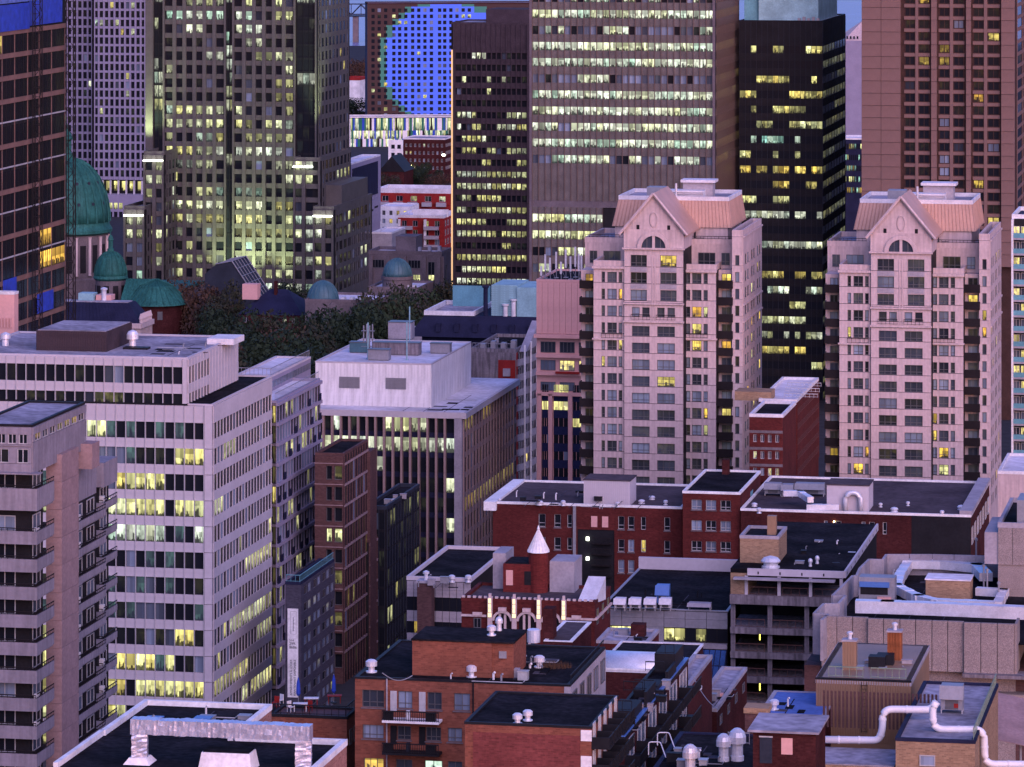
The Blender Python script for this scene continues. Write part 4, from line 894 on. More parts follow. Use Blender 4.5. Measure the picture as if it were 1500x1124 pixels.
for c in cols + [(cols[-1][1] + .14, 0)]: b.piece('fin', 'F', c[0] - .11, c[0] - .03, 0, ZT - .1, 0, .42, 'aluminium')
for k in range(13): b.piece('corner_panel', 'F', U1 + .06, b.W, b.z(620 + 37.95 * k + 37.2), b.z(620 + 37.95 * k - (25 if k == 0 else 0)), 0, .45, 'white_precast')
nf = 19; cr = split(.35, b.D - .6, nf, .86); lr = litf([.1, .15, .1, .12, .1, .25, .1, .1, .45, .3, .45, .3, .1], (.4, .6), .25, .8, .3, 23, .7)
for i, (z0, z1) in enumerate(rw):
    zup = ZT if i == 0 else rw[i - 1][0]
    b.piece('flank_band', 'R', .1, b.D - .3, z1, zup - .04, 0, .15, 'white_precast')
    for j, c in enumerate(cr): b.pane('R', c[0], c[1], z0, z1, .03, lr(i, j), limit=380)
for c in cr + [(b.D - .55, 0)]: b.piece('flank_fin', 'R', c[0] - .16, c[0] + .02, 0, ZT - .1, 0, .13, 'white_precast')
u = Bld('', '', '', -60, 274.5, 348, 592.5, parent=b); zt = u.z(527); u.core(ZT, zt, 'dark_core'); u.roof(zt, 'roof_gravel', .3, .3, pm='white_precast')
cu = [(u.x(268 - w * (k + 1)) + .07, u.x(268 - w * k) - .07) for k in range(n)][::-1]; cu = [c for c in cu if c[0] > 0]
for c in cu: u.piece('fin', 'F', c[0] - .11, c[0] - .03, ZT + .3, zt, 0, .42, 'aluminium')
lu = litf([.02, .25], (.3, .5), .06, .3, .1, 29, .7)
for i, (y0, y1, yp) in enumerate(((538, 563, 526.5), (577, 592.5, 563))):
    for j, c in enumerate(cu):
        u.piece('precast_panel', 'F', c[0] - .03, c[1] + .03, u.z(y0), u.z(yp), 0, .3, 'white_precast'); u.pane('F', c[0], c[1], u.z(y1), u.z(y0), .03, lu(i, j), limit=380)
    k = u.D / 16
    u.piece('flank_band', 'R', 0, u.D, u.z(y0), u.z(yp), 0, .15, 'white_precast')
    for j in range(6): u.pane('R', .4 + k * j, .4 + k * (j + .8), u.z(y1), u.z(y0), .03, lu(i, j), limit=380)
u.piece('corner_panel', 'F', u.x(268.4), u.W, ZT + .3, zt, 0, .45, 'white_precast')
for j in range(17): u.piece('flank_fin', 'R', u.D * j / 17, u.D * j / 17 + .24, ZT + .3, zt, 0, .2, 'white_precast')
u.piece('flank_wall', 'R', u.D * .42, u.D - .1, ZT + .3, zt - .1, .02, .14, 'white_precast')
x0, y0 = u.rl(53, 514, zt); x1, _ = u.rl(162, 514, zt); hp = 27 / 9.9
ph = u.box('penthouse', x0, x1, y0, y0 + 13, zt + .06, zt + 2.9, 'brown_stone'); u.box('penthouse_roof', x0 + .2, x1 - .2, y0 + .2, y0 + 12.8, zt + 2.9, zt + 3.0, 'roof_gravel')
for i in range(40): u.box('penthouse_rib', x0 + (x1 - x0) * (i + .3) / 40, x0 + (x1 - x0) * (i + .7) / 40, y0 - .06, y0, zt + .1, zt + 2.85, 'brown_stone')
x2, y2 = u.rl(345, 505, zt); u.box('stair_head', x2 - 4, x2, y2 - 1, y2 + 5, zt + .06, zt + .9, 'parapet_white')
u.mesh('exhaust_vent', lathe([(.5, zt), (.5, zt + 1.2), (.85, zt + 1.3), (.85, zt + 2.0), (.6, zt + 2.4), (.1, zt + 2.6)], 14), 'silver', at=(*u.rl(194, 510, zt), 0))
u.box('vent_base', *(lambda p: (p[0] - 1.4, p[0] + 2.2, p[1] - .8, p[1] + 1))(u.rl(196, 512, zt)), zt + .06, zt + .35, 'black_metal')
u.mesh('exhaust_vent', lathe([(.5, zt), (.5, zt + 1.0), (.75, zt + 1.1), (.75, zt + 1.7), (.1, zt + 2.0)], 14), 'silver', at=(*u.rl(8, 507, zt), 0))
b.done()
# ---------------------------------------------------------------- concrete apartment tower with wrap-around balconies
b = Bld('balcony_apartment_tower', 'grey concrete apartment tower with wrap-around balconies and a pink pier', 'apartment tower', -40, 46.7, 124, 428)
zt = b.z(626); b.box('top_storey', 0, b.W, 0, b.D, b.z(694), zt, 'apartment_concrete'); b.roof(zt, 'roof_gravel', .25, .3, pm='black_metal')
b.piece('fascia', 'F', 0, b.W, zt - .75, zt - .05, 0, .2, 'apartment_concrete'); b.piece('fascia', 'R', 0, b.D, zt - .75, zt - .05, 0, .2, 'apartment_concrete')
b.bay('F', 0, b.W, [(b.z(651), b.z(636))], [(c[0], c[1], 2) for c in split(.2, b.W - .3, 5, .8)], zt - .75, b.z(654), 'apartment_concrete', 'frame_light', litf(.4, (.2, .4), .1, .35, .3, 2), out=.18)
b.bay('F', 0, b.W, [(b.z(679), b.z(658))], [(b.W * .35, b.W * .62, 2), (b.W * .76, b.W * .95, 2)], b.z(655), b.z(692), 'apartment_concrete', 'frame_light', litf(.5, (.15, .3), .2, .45, .3, 2), out=.18)
b.bay('R', 0, b.D, [(b.z(648), b.z(636))], [(c[0], c[1], 2) for c in split(.4, b.D - .3, 7, .72)], zt - .75, b.z(694), 'apartment_concrete', 'frame_light', litf(.4, (.2, .4), .1, .3, .6, 4), out=.18)
def balconies(s, y0, pitch, n, ph, dep, rdep, seed, wide_first=False):
    g = random.Random(seed)
    for k in range(n):
        zt = s.z(y0 + pitch * k); zb = s.z(y0 + pitch * k + (ph * 1.7 if wide_first and k == 0 else ph)); W = s.W + rdep
        bl = s.mesh('balcony', multi_box([(0, W, -dep, 0, zb, zb + .2), (0, W, -dep, -dep + .15, zb + .2, zt), (W - .15, W, -dep + .15, s.D, zb + .2, zt), (s.W, W - .15, 0, s.D, zb, zb + .2)]), 'apartment_concrete')
        rl_ = rail(s, 'R', -dep + .1, s.D - .1, zt, rdep - .05, .5, parent=bl); rail(s, 'F', .1, W - .1, zt, dep - .05, .35, parent=bl)
        for q0, q1 in ((.12, .42), (.5, .8)):
            s.window('F', s.W * q0, s.W * q1, zt - .2, zt + 1.35, .03, (.3 if g.random() < .04 else 0, .15, g.random(), g.uniform(.3, .9) if g.random() < .55 else 0), 'frame_light', 2)
        m_ = max(1, int(s.D / 3))
        for q in range(m_): s.window('R', s.D * (q + .15) / m_, s.D * (q + .75) / m_, zt - .2, zt + 1.35, .03, (0, .15, g.random(), g.uniform(.1, .5) if g.random() < .5 else 0), 'frame_light', 2)
        if g.random() < .5: s.box('balcony_chair', W - 1.0, W - .5, .6, 1.1, zb + .2, zb + 1.35, 'white_paint')
A = Bld('', '', '', -60, 44, 63, 429.5, parent=b); A.core(0, b.z(694), 'dark_core')
balconies(A, 713, 40.55, 1, 19, 1.5, 1.2, 2, True); balconies(A, 775.5, 40.6, 10, 19, 1.5, 1.2, 3)
b.piece('soffit', 'F', 0, b.W + 1, b.z(694), b.z(692), -.5, 1.0, 'apartment_concrete')
Pp = Bld('', '', '', 67.5, 90.5, 92, 436, D=7, parent=b)
for k in range(12): Pp.box('pier_panel', 0, Pp.W, 0, 6, max(0, Pp.z(666 + 40.6 * (k + 1))) + .03, Pp.z(666 + 40.6 * k), 'pier_pink')
B_ = Bld('', '', '', 88, 106, 141, 444, parent=b); B_.core(0, B_.z(740), 'dark_core'); B_.box('wall', 0, B_.W, 0, B_.D, B_.z(740), B_.z(693), 'apartment_concrete')
balconies(B_, 762, 40.4, 10, 12.5, 1.3, 1.1, 5); B_.box('stair_head', B_.W - 1.0, B_.W + 2.0, .5, 3.2, B_.z(688), B_.z(651), 'pier_pink')
C_ = Bld('', '', '', 127, 143, 159, 458, parent=b); C_.core(0, C_.z(683), 'dark_core'); C_.box('roof_parapet', 0, C_.W + 1, -1, C_.D, C_.z(712), C_.z(676), 'apartment_concrete')
balconies(C_, 735, 39.8, 10, 11.5, 1.0, 1.0, 6)
b.done()
# ---------------------------------------------------------------- lavender glass block beside the white office
b = Bld('lavender_glass_block', 'lavender glass office with thin slab edges beside the white office', 'office building', 352, 404, 468.5, 640)
zt = b.z(592); b.core(0, zt, 'dark_core'); b.roof(zt, 'roof_pale', .5, pm='lavender_precast'); g = random.Random(5)
rw = [(b.z(592 + 29.6 * (k + 1) - 2), b.z(592 + 29.6 * k + 3)) for k in range(14)]
for k in range(15): b.piece('slab_edge', 'R', 0, b.D, b.z(592 + 29.6 * k + 3), b.z(592 + 29.6 * k - 2), 0, .45, 'lavender_precast'); b.piece('slab_edge', 'F', b.x(398), b.W, b.z(592 + 29.6 * k + 2), b.z(592 + 29.6 * k - 1.6), 0, .4, 'stone_grey')
for i, (z0, z1) in enumerate(rw):
    for j, (a, c) in enumerate(split(.2, b.D - .2, 16, .86)):
        k = g.random(); b.pane('R', a, c, z0, z1, .05, (g.uniform(.25, .6), .5, g.random(), 0) if k < .14 else (0, 0, g.random(), g.uniform(.55, 1) if k < .62 else .1))
        if k > .8: b.piece('glass_guard', 'R', a, c, z0, z0 + 1.1, .3, .36, 'slate_blue')
    b.pane('F', b.x(400), b.x(403.6), z0, z1, .05, (.8 if g.random() < .35 or i == 0 else .06, .33, g.random(), 0))
for j in range(17): b.piece('mullion', 'R', .2 + (b.D - .4) * j / 16 - .08, .2 + (b.D - .4) * j / 16 + .08, 0, zt, 0, .14, 'lavender_precast')
p = Bld('', '', '', 345, 398, 455, 655, parent=b); zp = p.z(553); p.core(zt - 3, zp, 'lavender_precast', 'penthouse'); p.roof(zp, 'roof_pale', .3, pm='white_precast')
for j in range(14): p.pane('R', p.D * j / 14 + .1, p.D * (j + 1) / 14 - .1, zt + .6, zp - .6, .04, (0, 0, g.random(), .5))
rail(b, 'R', .2, b.D - .2, zt + .5, -.2, 1.1, 'grey_metal'); rail(p, 'R', .2, p.D - .2, zp + .3, -.2, 1.1, 'grey_metal'); rail(p, 'F', .2, p.W - .2, zp + .3, -.2, 1.1, 'grey_metal')
b.done()
# ---------------------------------------------------------------- slate-grey brick block with a rental banner
b = Bld('slate_brick_block', 'dark blue-grey brick apartment block with a white vertical banner', 'apartment building', 418, 440, 489, 600)
zt = b.z(857); b.core(0, zt, 'slate_brick'); b.roof(zt, 'roof_black', .4, pm='slate_blue'); g = random.Random(6)
rr = rows_px(b, 862, 24.6, 13, 9)
b.bay('R', 0, b.D, rr, [(b.D * q, b.D * (q + .085), 1) for q in (.08, .20, .36, .48, .63, .75, .88)], zt, 0, 'slate_brick', 'frame_grey', lambda i, j: (g.uniform(.05, .2) if g.random() < .1 else 0, .4, g.random(), g.uniform(.5, 1) if j % 2 or g.random() < .3 else 0), out=.25, gap=0, pname='brick_wall')
rail(b, 'R', .1, b.D - .1, zt + .4, -.1, 1.0, 'teal_paint'); rail(b, 'F', .1, b.W - .1, zt + .4, -.1, 1.0, 'teal_paint')
bn = b.piece('banner', 'F', b.x(421.5), b.x(437), b.z(1022), b.z(892), .02, .12, 'white_paint')
def letters(b, parent, txt, px, py, size, rot, m='black_metal', out=.14):
    c = bpy.data.curves.new('lettering', 'FONT'); c.body = txt; c.size = size; c.align_x = 'LEFT'; c.materials.append(MATS[m]); c.extrude = .004
    tmp = bpy.data.objects.new('tmp', c); COL.objects.link(tmp); dg = bpy.context.evaluated_depsgraph_get(); me = bpy.data.meshes.new_from_object(tmp.evaluated_get(dg)); bpy.data.objects.remove(tmp)
    o = bpy.data.objects.new('lettering', me); COL.objects.link(o); o.parent = parent
    loc, rz = b.M('F', b.x(px), out, b.z(py)); W_ = Matrix.Translation(loc) @ Matrix.Rotation(math.pi / 2, 4, 'X') @ Matrix.Rotation(rot, 4, 'Z')
    o.matrix_basis = parent.matrix_basis.inverted() @ W_
letters(b, bn, 'APPARTEMENTS À LOUER', 428.2, 1019, .44, math.pi / 2); letters(b, bn, 'MAINTENANT DISPONIBLE', 433.6, 1020, .43, math.pi / 2)
for k, (t_, s_) in enumerate((('514', .45), ('299-', .55), ('8686', .55))): letters(b, bn, t_, 424, 940 + k * 5.2, s_, 0)
for q in (426, 434): b.piece('banner_rule', 'F', b.x(q), b.x(q) + .03, b.z(929), b.z(896), .121, .13, 'frame_grey', parent=bn)
for y_ in (896, 929): b.piece('banner_rule', 'F', b.x(426), b.x(434) + .03, b.z(y_) - .03, b.z(y_), .121, .13, 'frame_grey', parent=bn)
for k in range(12): b.piece('faint_mark', 'F', b.x(429.2), b.x(430.6 + .5 * (k % 3 == 0)), b.z(924.6 - 1.7 * k), b.z(923.6 - 1.7 * k), .121, .128, 'frame_grey', parent=bn)
b.done()
# ---------------------------------------------------------------- brown brick grid block, dark glass block
b = Bld('brown_grid_block', 'brown brick block with paired windows and a grid of thin fins', 'office building', 462, 503.5, 538, 645)
zt = b.z(668); b.core(0, zt, 'dark_core'); b.roof(zt, 'roof_black', .4, pm='brown_brick'); g = random.Random(2)
rr = rows_px(b, 682.5, 30.6, 20.5, 10)
b.bay('F', 0, b.W, rr, [(b.x(478.5), b.x(487), 1), (b.x(490.5), b.x(502), 1)], zt, 0, 'brown_brick', 'frame_grey', lambda i, j: (1.0, .55, g.random(), 0) if i == 3 else (.12 if g.random() < .3 else 0, .4, g.random(), 0), out=.4, gap=0, pname='brick_wall')
for k in range(10): b.piece('floor_strip', 'F', -.05, b.W, b.z(679.6 + 30.6 * k), b.z(678.4 + 30.6 * k), .4, .5, 'pier_pink')
def fin_flank(s, n, zt, zb, rows, lit, m='brown_brick', y0=.1):
    for j in range(n + 1): s.piece('fin', 'R', y0 + (s.D - y0 - .2) * j / n, y0 + (s.D - y0 - .2) * j / n + .3, zb, zt, 0, .16, m)
    for z0, z1 in rows:
        s.piece('floor_strip', 'R', y0, s.D, z1 + .05, z1 + .38, 0.02, .2, 'pier_pink' if m == 'brown_brick' else m)
        for j in range(n): s.pane('R', y0 + (s.D - y0) * j / n + .25, y0 + (s.D - y0) * (j + 1) / n - .1, z0, z1, .03, lit(0, j))
fin_flank(b, 9, zt, 0, [(a - 1.0, c) for a, c in rr], litf(.06, (.3, .5), .1, .3, .1, 3))
e = Bld('', '', '', 503, 540, 552, 660, parent=b); e.core(0, e.z(795), 'dark_core'); e.roof(e.z(795), 'roof_pale', .4, pm='brown_brick'); fin_flank(e, 5, e.z(795), 0, rows_px(e, 800, 30.2, 27, 7), litf(.06, seed=9))
b.box('back_wing', b.W - 2, b.W + .6, b.D - .5, b.D + 4, 0, b.z(682), 'brown_brick'); b.done()
b = Bld('dark_glass_block', 'low black glass office with a dark flat roof between brown block and concrete office', 'office building', 535, 566, 614, 668)
zt = b.z(747); b.core(0, zt, 'black_metal'); b.roof(zt, 'roof_black', .6, pm='steel_dark')
b.grid('R', split(.2, b.D - .2, 12, .9), rows_px(b, 752, 28, 24, 9), litf([.3, .1, .05, .15, .03, .05, .05, .25, .1], (.4, .6), .1, .6, 0, 7, .4), .05, 'black_metal', .12, .15, 'steel_dark', ztop=zt, zbot=0)
b.grid('F', split(.2, b.W - .2, 3, .9), rows_px(b, 752, 28, 24, 9), litf(.02), .05, 'black_metal', .12, .15, 'steel_dark', ztop=zt, zbot=0)
b.box('brick_core', -.2, b.x(551), -1, 6, 0, zt - 3, 'brown_brick'); b.done()
# ---------------------------------------------------------------- concrete office with stained white penthouse
b = Bld('concrete_pier_office', 'concrete office with tall dark glass between piers and a stained white rooftop block', 'office building', 440, 678, 755, 745)
zt = b.z(612); b.core(0, zt, 'dark_core'); g = random.Random(8)
b.box('roof_slab', -1, b.W + .8, -1.0, b.D + .5, zt - .1, b.z(604), 'white_precast'); ZR = b.z(604); b.box('roof', -.5, b.W + .3, -.5, b.D, ZR, ZR + .05, 'roof_pale')
us = [(b.x(462.8 + 12.7 * k), b.x(462.8 + 12.7 * k + 12.2)) for k in range(16)]
rw = rows_px(b, 613.5, 29.3, 21, 8)
lf = litf([.5, .6, .05, .12, .02, .8, .08, .02], (.5, .72), .35, 1.0, 0, 17, .5)
for i, (z0, z1) in enumerate(rw):
    for j, (a, c) in enumerate(us): b.pane('F', a, c, z0, z1, .05, lf(i, j) if i != 5 or j > 12 else (0, 0, .2, 0))
    b.piece('spandrel', 'F', 0, b.x(667), z0 - b.h(8.1), z0 - .05, 0, .06, 'slate_blue')
for a, c in us: b.piece('pier', 'F', a - .25, a + .12, 0, zt, 0, .9, 'concrete_pink')
b.piece('corner_pier', 'F', b.x(667), b.W, 0, zt, 0, 1.0, 'lilac_concrete')
lr = litf([.5, .4, .1, .05, .5, .05, .1, .1], (.25, .4), .1, .3, .1, 3, .85)
for j in range(18): b.piece('pier', 'R', b.D * j / 18, b.D * j / 18 + .75, 0, zt, 0, .22, 'concrete_pink')
for i, (z0, z1) in enumerate(rw):
    b.piece('spandrel', 'R', 0, b.D, z0 - b.h(8.1), z0 - .05, 0, .12, 'concrete_pink')
    for j in range(18): b.pane('R', b.D * j / 18 + .8, b.D * (j + 1) / 18, z0, z1, .05, lr(i, j))
q = Bld('', '', '', 462, 631.5, 690, 751, parent=b); zq = q.z(535); q.core(ZR - .5, zq, 'white_stained', 'rooftop_block'); q.roof(zq, 'roof_pale', .25, pm='white_precast')
for a, c in ((497, 527), (565, 595)):
    lv = q.piece('louver', 'F', q.x(a), q.x(c), q.z(571.5), q.z(555), 0, .12, 'grey_metal')
    for k in range(8): q.piece('slat', 'F', q.x(a) + .05, q.x(c) - .05, q.z(571.5) + .1 + k * .25, q.z(571.5) + .22 + k * .25, .12, .22, 'grey_metal', parent=lv)
for i in range(9): q.piece('cladding_sheet', 'F', q.W * i / 9 + .03, q.W * (i + 1) / 9 - .03, q.z(598), zq - .05, -.02, .03, 'white_stained')
for i in range(5): q.piece('cladding_sheet', 'R', q.D * i / 5 + .03, q.D * (i + 1) / 5 - .03, q.z(598), zq - .05, -.02, .03, 'white_stained')
b.done()
mx = lambda p, w, d_: (p[0] - w / 2, p[0] + w / 2, p[1] - d_ / 2, p[1] + d_ / 2)
for (px, py, w, d_, h, m, lab) in ((527, 517, 3.4, 2, 1.9, 'teal_dome', 'greenish metal vent box below the pipe frame'), (556, 528, 3.8, 2, 1.9, 'grey_metal', 'grey metal vent box at the front edge of the white rooftop'), (582, 520, 8.5, 2.5, 2.2, 'concrete_stained', 'streaked plywood plant box on the white rooftop'), (646, 518, 3.6, 2, 1.8, 'grey_metal', 'grey metal vent box on the far side of the white rooftop'), (588, 497, 4.4, 3, 3.2, 'lilac_concrete', 'tall pale cooling unit behind the white rooftop')):
    p_ = q.rl(px, py, zq); t_ = thing('vent_box', lab, 'roof unit', q.wp(p_[0], p_[1], zq + .06), -q.th)
    raw('casing', *multi_box([(-w / 2, w / 2, -d_ / 2, d_ / 2, .15, h)]), m, t_); raw('lid', *multi_box([(-w / 2 - .1, w / 2 + .1, -d_ / 2 - .1, d_ / 2 + .1, h, h + .12)]), 'frame_grey', t_); raw('curb', *multi_box([(-w / 2 + .1, w / 2 - .1, -d_ / 2 + .1, d_ / 2 - .1, 0, .15)]), 'frame_grey', t_)
p_ = q.rl(539, 518, zq); t_ = thing('pipe_frame', 'tall scaffold frame holding four exhaust pipes on the white rooftop', 'pipe frame', q.wp(*p_, zq + .06), -q.th)
for i in range(4): raw('exhaust_pipe', *tube([(i * .55 - .8, 0, 0), (i * .55 - .8, 0, 5.0 + .3 * (i % 2))], .13, 7), 'grey_metal', t_)
for z in (1.2, 2.6, 4): raw('rung', *multi_box([(-1.2, 1.2, -.3, .3, z, z + .08)]), 'grey_metal', t_)
for px, py, h in ((539, 526, 6.5), (596, 528, 6.8), (600, 507, 7.2)):
    p_ = q.rl(px, py, zq); t_ = thing('vent_pole', 'thin teal vent pole on the white rooftop', 'pole', q.wp(*p_, zq + .06), -q.th, 'teal vent poles'); raw('pole', *tube([(0, 0, 0), (0, 0, h)], .12, 6), 'teal_light', t_); raw('flange', *multi_box([(-.3, .3, -.3, .3, 0, .1)]), 'teal_light', t_)

# ---------------------------------------------------------------- block with curved balconies, pale block
b = Bld('curved_balcony_block', 'stained concrete block with red panels and a flank of white-framed curved balconies', 'apartment building', 689, 756, 792, 800)
zt = b.z(517); b.core(0, zt, 'concrete_stained'); b.roof(zt, 'roof_black', .7, pm='concrete_stained')
b.piece('red_panel', 'F', b.x(730), b.x(755), b.z(566), b.z(528), 0, .15, 'red_panel'); b.box('wall_unit', b.x(738), b.x(748), -.9, -.16, b.z(551), b.z(540), 'lilac_concrete')
for k in range(10):
    z0 = b.z(535 + 22 * k); n = 10; V = []
    for zz_ in (z0 - .3, z0 + 1.0):
        for r_ in (1.6, 1.48): V += [(b.W + .1 + r_ * math.sin(math.pi * i / n) ** .7, b.D * i / n, zz_) for i in range(n + 1)]
    m_ = n + 1; Fc = []
    for i in range(n): Fc += [(i, i + 1, 2 * m_ + i + 1, 2 * m_ + i), (m_ + i, 3 * m_ + i, 3 * m_ + i + 1, m_ + i + 1), (2 * m_ + i, 2 * m_ + i + 1, 3 * m_ + i + 1, 3 * m_ + i)]
    b.mesh('curved_balcony', (V, Fc), 'lilac_concrete')
    for j in range(4): b.window('R', b.D * (j + .2) / 4, b.D * (j + .75) / 4, z0, z0 + 2.1, .03, (.7 if R.random() < .06 else 0, .3, R.random(), .3), 'frame_light', 2)
for j in range(5): b.piece('white_column', 'R', max(0, b.D * j / 4 - .15), b.D * j / 4 + .15, 0, zt + 1.5, 1.5, 1.85, 'white_paint')
b.piece('red_strip', 'R', .2, 1.0, 0, zt, 0, .2, 'red_panel')
b.mesh('gable_screen', ([(b.W + .2, 2, zt), (b.W + .2, b.D, zt), (b.W + .2, b.D * .6, zt + 4.5), (b.W + 1.6, 2, zt), (b.W + 1.6, b.D, zt), (b.W + 1.6, b.D * .6, zt + 4.5)], [(0, 2, 1), (3, 4, 5), (0, 3, 5, 2), (1, 2, 5, 4), (0, 1, 4, 3)]), 'lilac_concrete')
for i in range(4): b.box('roof_unit', b.W * (.15 + .2 * i), b.W * (.25 + .2 * i), 3 + i, 5 + i, zt + .06, zt + 1.2 + .4 * (i % 2), 'grey_metal')
rail(b, 'F', .3, b.W, zt + .7, -.4, 1.0, 'grey_metal'); b.done()
b = low_block('pale_roof_block', 'pale lilac flat-roofed block behind the white rooftop', 600, 690, 699, 880, 488, 'lilac_concrete', 'roof_gravel', None, D=16, par=.5)
for i in range(3): b.box('roof_unit', b.W * (.3 + .15 * i), b.W * (.36 + .15 * i), 5, 6.4, b.z(488) + .06, b.z(488) + 1.7, 'grey_metal')
b.done()
# ---------------------------------------------------------------- trees of the square
def leaf_mat(name, c1, c2):
    m, t, p = _nt(name); N, L = t.nodes.new, t.links.new; oi = N('ShaderNodeObjectInfo'); gi = N('ShaderNodeNewGeometry'); mx_ = N('ShaderNodeMix'); mx_.data_type = 'RGBA'
    ad = N('ShaderNodeMath'); ad.operation = 'MULTIPLY_ADD'; ad.inputs[1].default_value = .65; L(gi.outputs['Random Per Island'], ad.inputs[0]); ml = N('ShaderNodeMath'); ml.operation = 'MULTIPLY'; ml.inputs[1].default_value = .35; L(oi.outputs['Random'], ml.inputs[0]); L(ml.outputs[0], ad.inputs[2])
    L(ad.outputs[0], mx_.inputs[0]); mx_.inputs[6].default_value = (*c1, 1); mx_.inputs[7].default_value = (*c2, 1); L(mx_.outputs[2], p.inputs['Base Color']); p.inputs['Roughness'].default_value = .85; MATS[name] = m
leaf_mat('leaf_green', (.005, .015, .004), (.016, .034, .009)); leaf_mat('leaf_rust', (.04, .017, .010), (.085, .042, .02)); leaf_mat('leaf_olive', (.014, .018, .007), (.038, .034, .013)); mat('bark', (.06, .045, .04), .9)
def crown_mesh(seed, m, r, h, n=4200, leaf=.33):
    g = random.Random(seed); V, Fc = [], []
    blobs = [(Vector((g.uniform(-.6, .6) * r, g.uniform(-.6, .6) * r, h * g.uniform(.35, .9))), r * g.uniform(.28, .5)) for _ in range(13)]
    for i in range(n):
        c, br = g.choice(blobs); d = Vector((g.gauss(0, 1), g.gauss(0, 1), g.gauss(0, 1))).normalized(); p_ = c + d * br * g.uniform(.65, 1.08)
        a = Vector((g.gauss(0, 1), g.gauss(0, 1), g.gauss(0, 1))).normalized(); bb = a.cross(d + Vector((.01, 0, 0))).normalized(); s = leaf * g.uniform(.5, 1.2)
        k = len(V); V += [p_ - a * s, p_ + bb * s * .6, p_ + a * s, p_ - bb * s * .6]; Fc.append((k, k + 1, k + 2, k + 3))
    me = bpy.data.meshes.new('crown'); me.from_pydata([tuple(v) for v in V], [], Fc); me.materials.append(MATS[m]); return me
def trunk_mesh(seed, r, h):
    g = random.Random(seed); ms = [tube([(0, 0, 0), (.15, .1, h * .35), (.0, .2, h * .7)], .34, 7)]
    for i in range(6):
        a = i * 1.05 + g.random(); ms.append(tube([(0, 0, h * (.25 + .05 * i)), (math.cos(a) * r * .3, math.sin(a) * r * .3, h * (.42 + .05 * i)), (math.cos(a) * r * .6, math.sin(a) * r * .6, h * (.55 + .06 * i))], .11, 5))
    V, Fc = merge(*ms); me = bpy.data.meshes.new('trunk'); me.from_pydata(V, [], Fc); me.materials.append(MATS['bark']); return me
CR = {k: [crown_mesh(s + 10 * i, k, 6.5, 15) for i in range(2)] for s, k in ((1, 'leaf_green'), (2, 'leaf_rust'), (3, 'leaf_olive'))}; TK = [trunk_mesh(i, 6.5, 15) for i in range(2)]
KIND = {'leaf_green': 'dark green', 'leaf_rust': 'rust-brown autumn', 'leaf_olive': 'olive brown'}
def tree(px, ptop, d, m, w=1.0, label=None, group='trees of the square'):
    h = H - (ptop - YH) * d / F; s = h / 14.2
    t_ = thing('tree', label or KIND[m] + ' leafy tree in the square', 'tree', ((px - CX) * d / F, d, 0), R.uniform(0, 6), group); t_.scale = (s * w, s * w, s)
    for nm, me in (('crown', R.choice(CR[m])), ('trunk', R.choice(TK))): link(bpy.data.objects.new(nm, me), t_)
for px, pt, d, m, w in ((283, 412, 1010, 'leaf_rust', .8), (305, 420, 1000, 'leaf_rust', .85), (328, 432, 985, 'leaf_olive', .7), (345, 462, 930, 'leaf_green', .8), (365, 478, 905, 'leaf_olive', .8), (392, 492, 890, 'leaf_green', .9), (412, 470, 915, 'leaf_green', .8), (430, 478, 905, 'leaf_rust', .8), (452, 470, 920, 'leaf_green', .85), (478, 466, 915, 'leaf_green', .8), (500, 458, 935, 'leaf_green', .9), (525, 462, 925, 'leaf_green', .85), (548, 448, 945, 'leaf_olive', .85), (573, 442, 950, 'leaf_green', .9), (598, 437, 960, 'leaf_olive', .8), (622, 432, 975, 'leaf_green', .8), (640, 428, 1000, 'leaf_olive', .7), (405, 425, 1060, 'leaf_green', .8), (425, 420, 1080, 'leaf_green', .7), (372, 500, 860, 'leaf_green', .8), (345, 505, 850, 'leaf_rust', .7), (425, 505, 860, 'leaf_green', .9), (455, 500, 870, 'leaf_olive', .9), (395, 525, 840, 'leaf_green', .9), (435, 528, 838, 'leaf_green', .9), (375, 540, 820, 'leaf_olive', .9), (655, 424, 1010, 'leaf_green', .7), (700, 424, 1010, 'leaf_green', .7)):
    tree(px, pt, d, m, w)
for px, pt, d, m in ((518, 86, 2300, 'leaf_rust'), (512, 98, 2200, 'leaf_rust'), (521, 146, 1960, 'leaf_green'), (625, 240, 1600, 'leaf_green'), (613, 247, 1580, 'leaf_green'), (652, 200, 1750, 'leaf_olive'), (570, 258, 1540, 'leaf_olive'), (640, 255, 1560, 'leaf_rust')):
    tree(px, pt, d, m, 1.3, {1960: 'green tree beside the striped podium', 2300: 'red autumn tree on the far shore', 2200: 'red autumn tree before the far shore tree'}.get(d, KIND[m] + ' street tree near the red apartment blocks'), 'far street trees')
low_block('shore_shed', 'white and red shed on the far shore beside the disc slab', 505, 527, None, 2100, 118, 'white_paint', 'roof_pale', None, D=14, pm='red_panel', par=1.5).done()
low_block('shore_shed', 'dark low shed beside the striped podium', 500, 528, None, 1990, 165, 'dark_brick', 'roof_gravel', None, D=14).done()
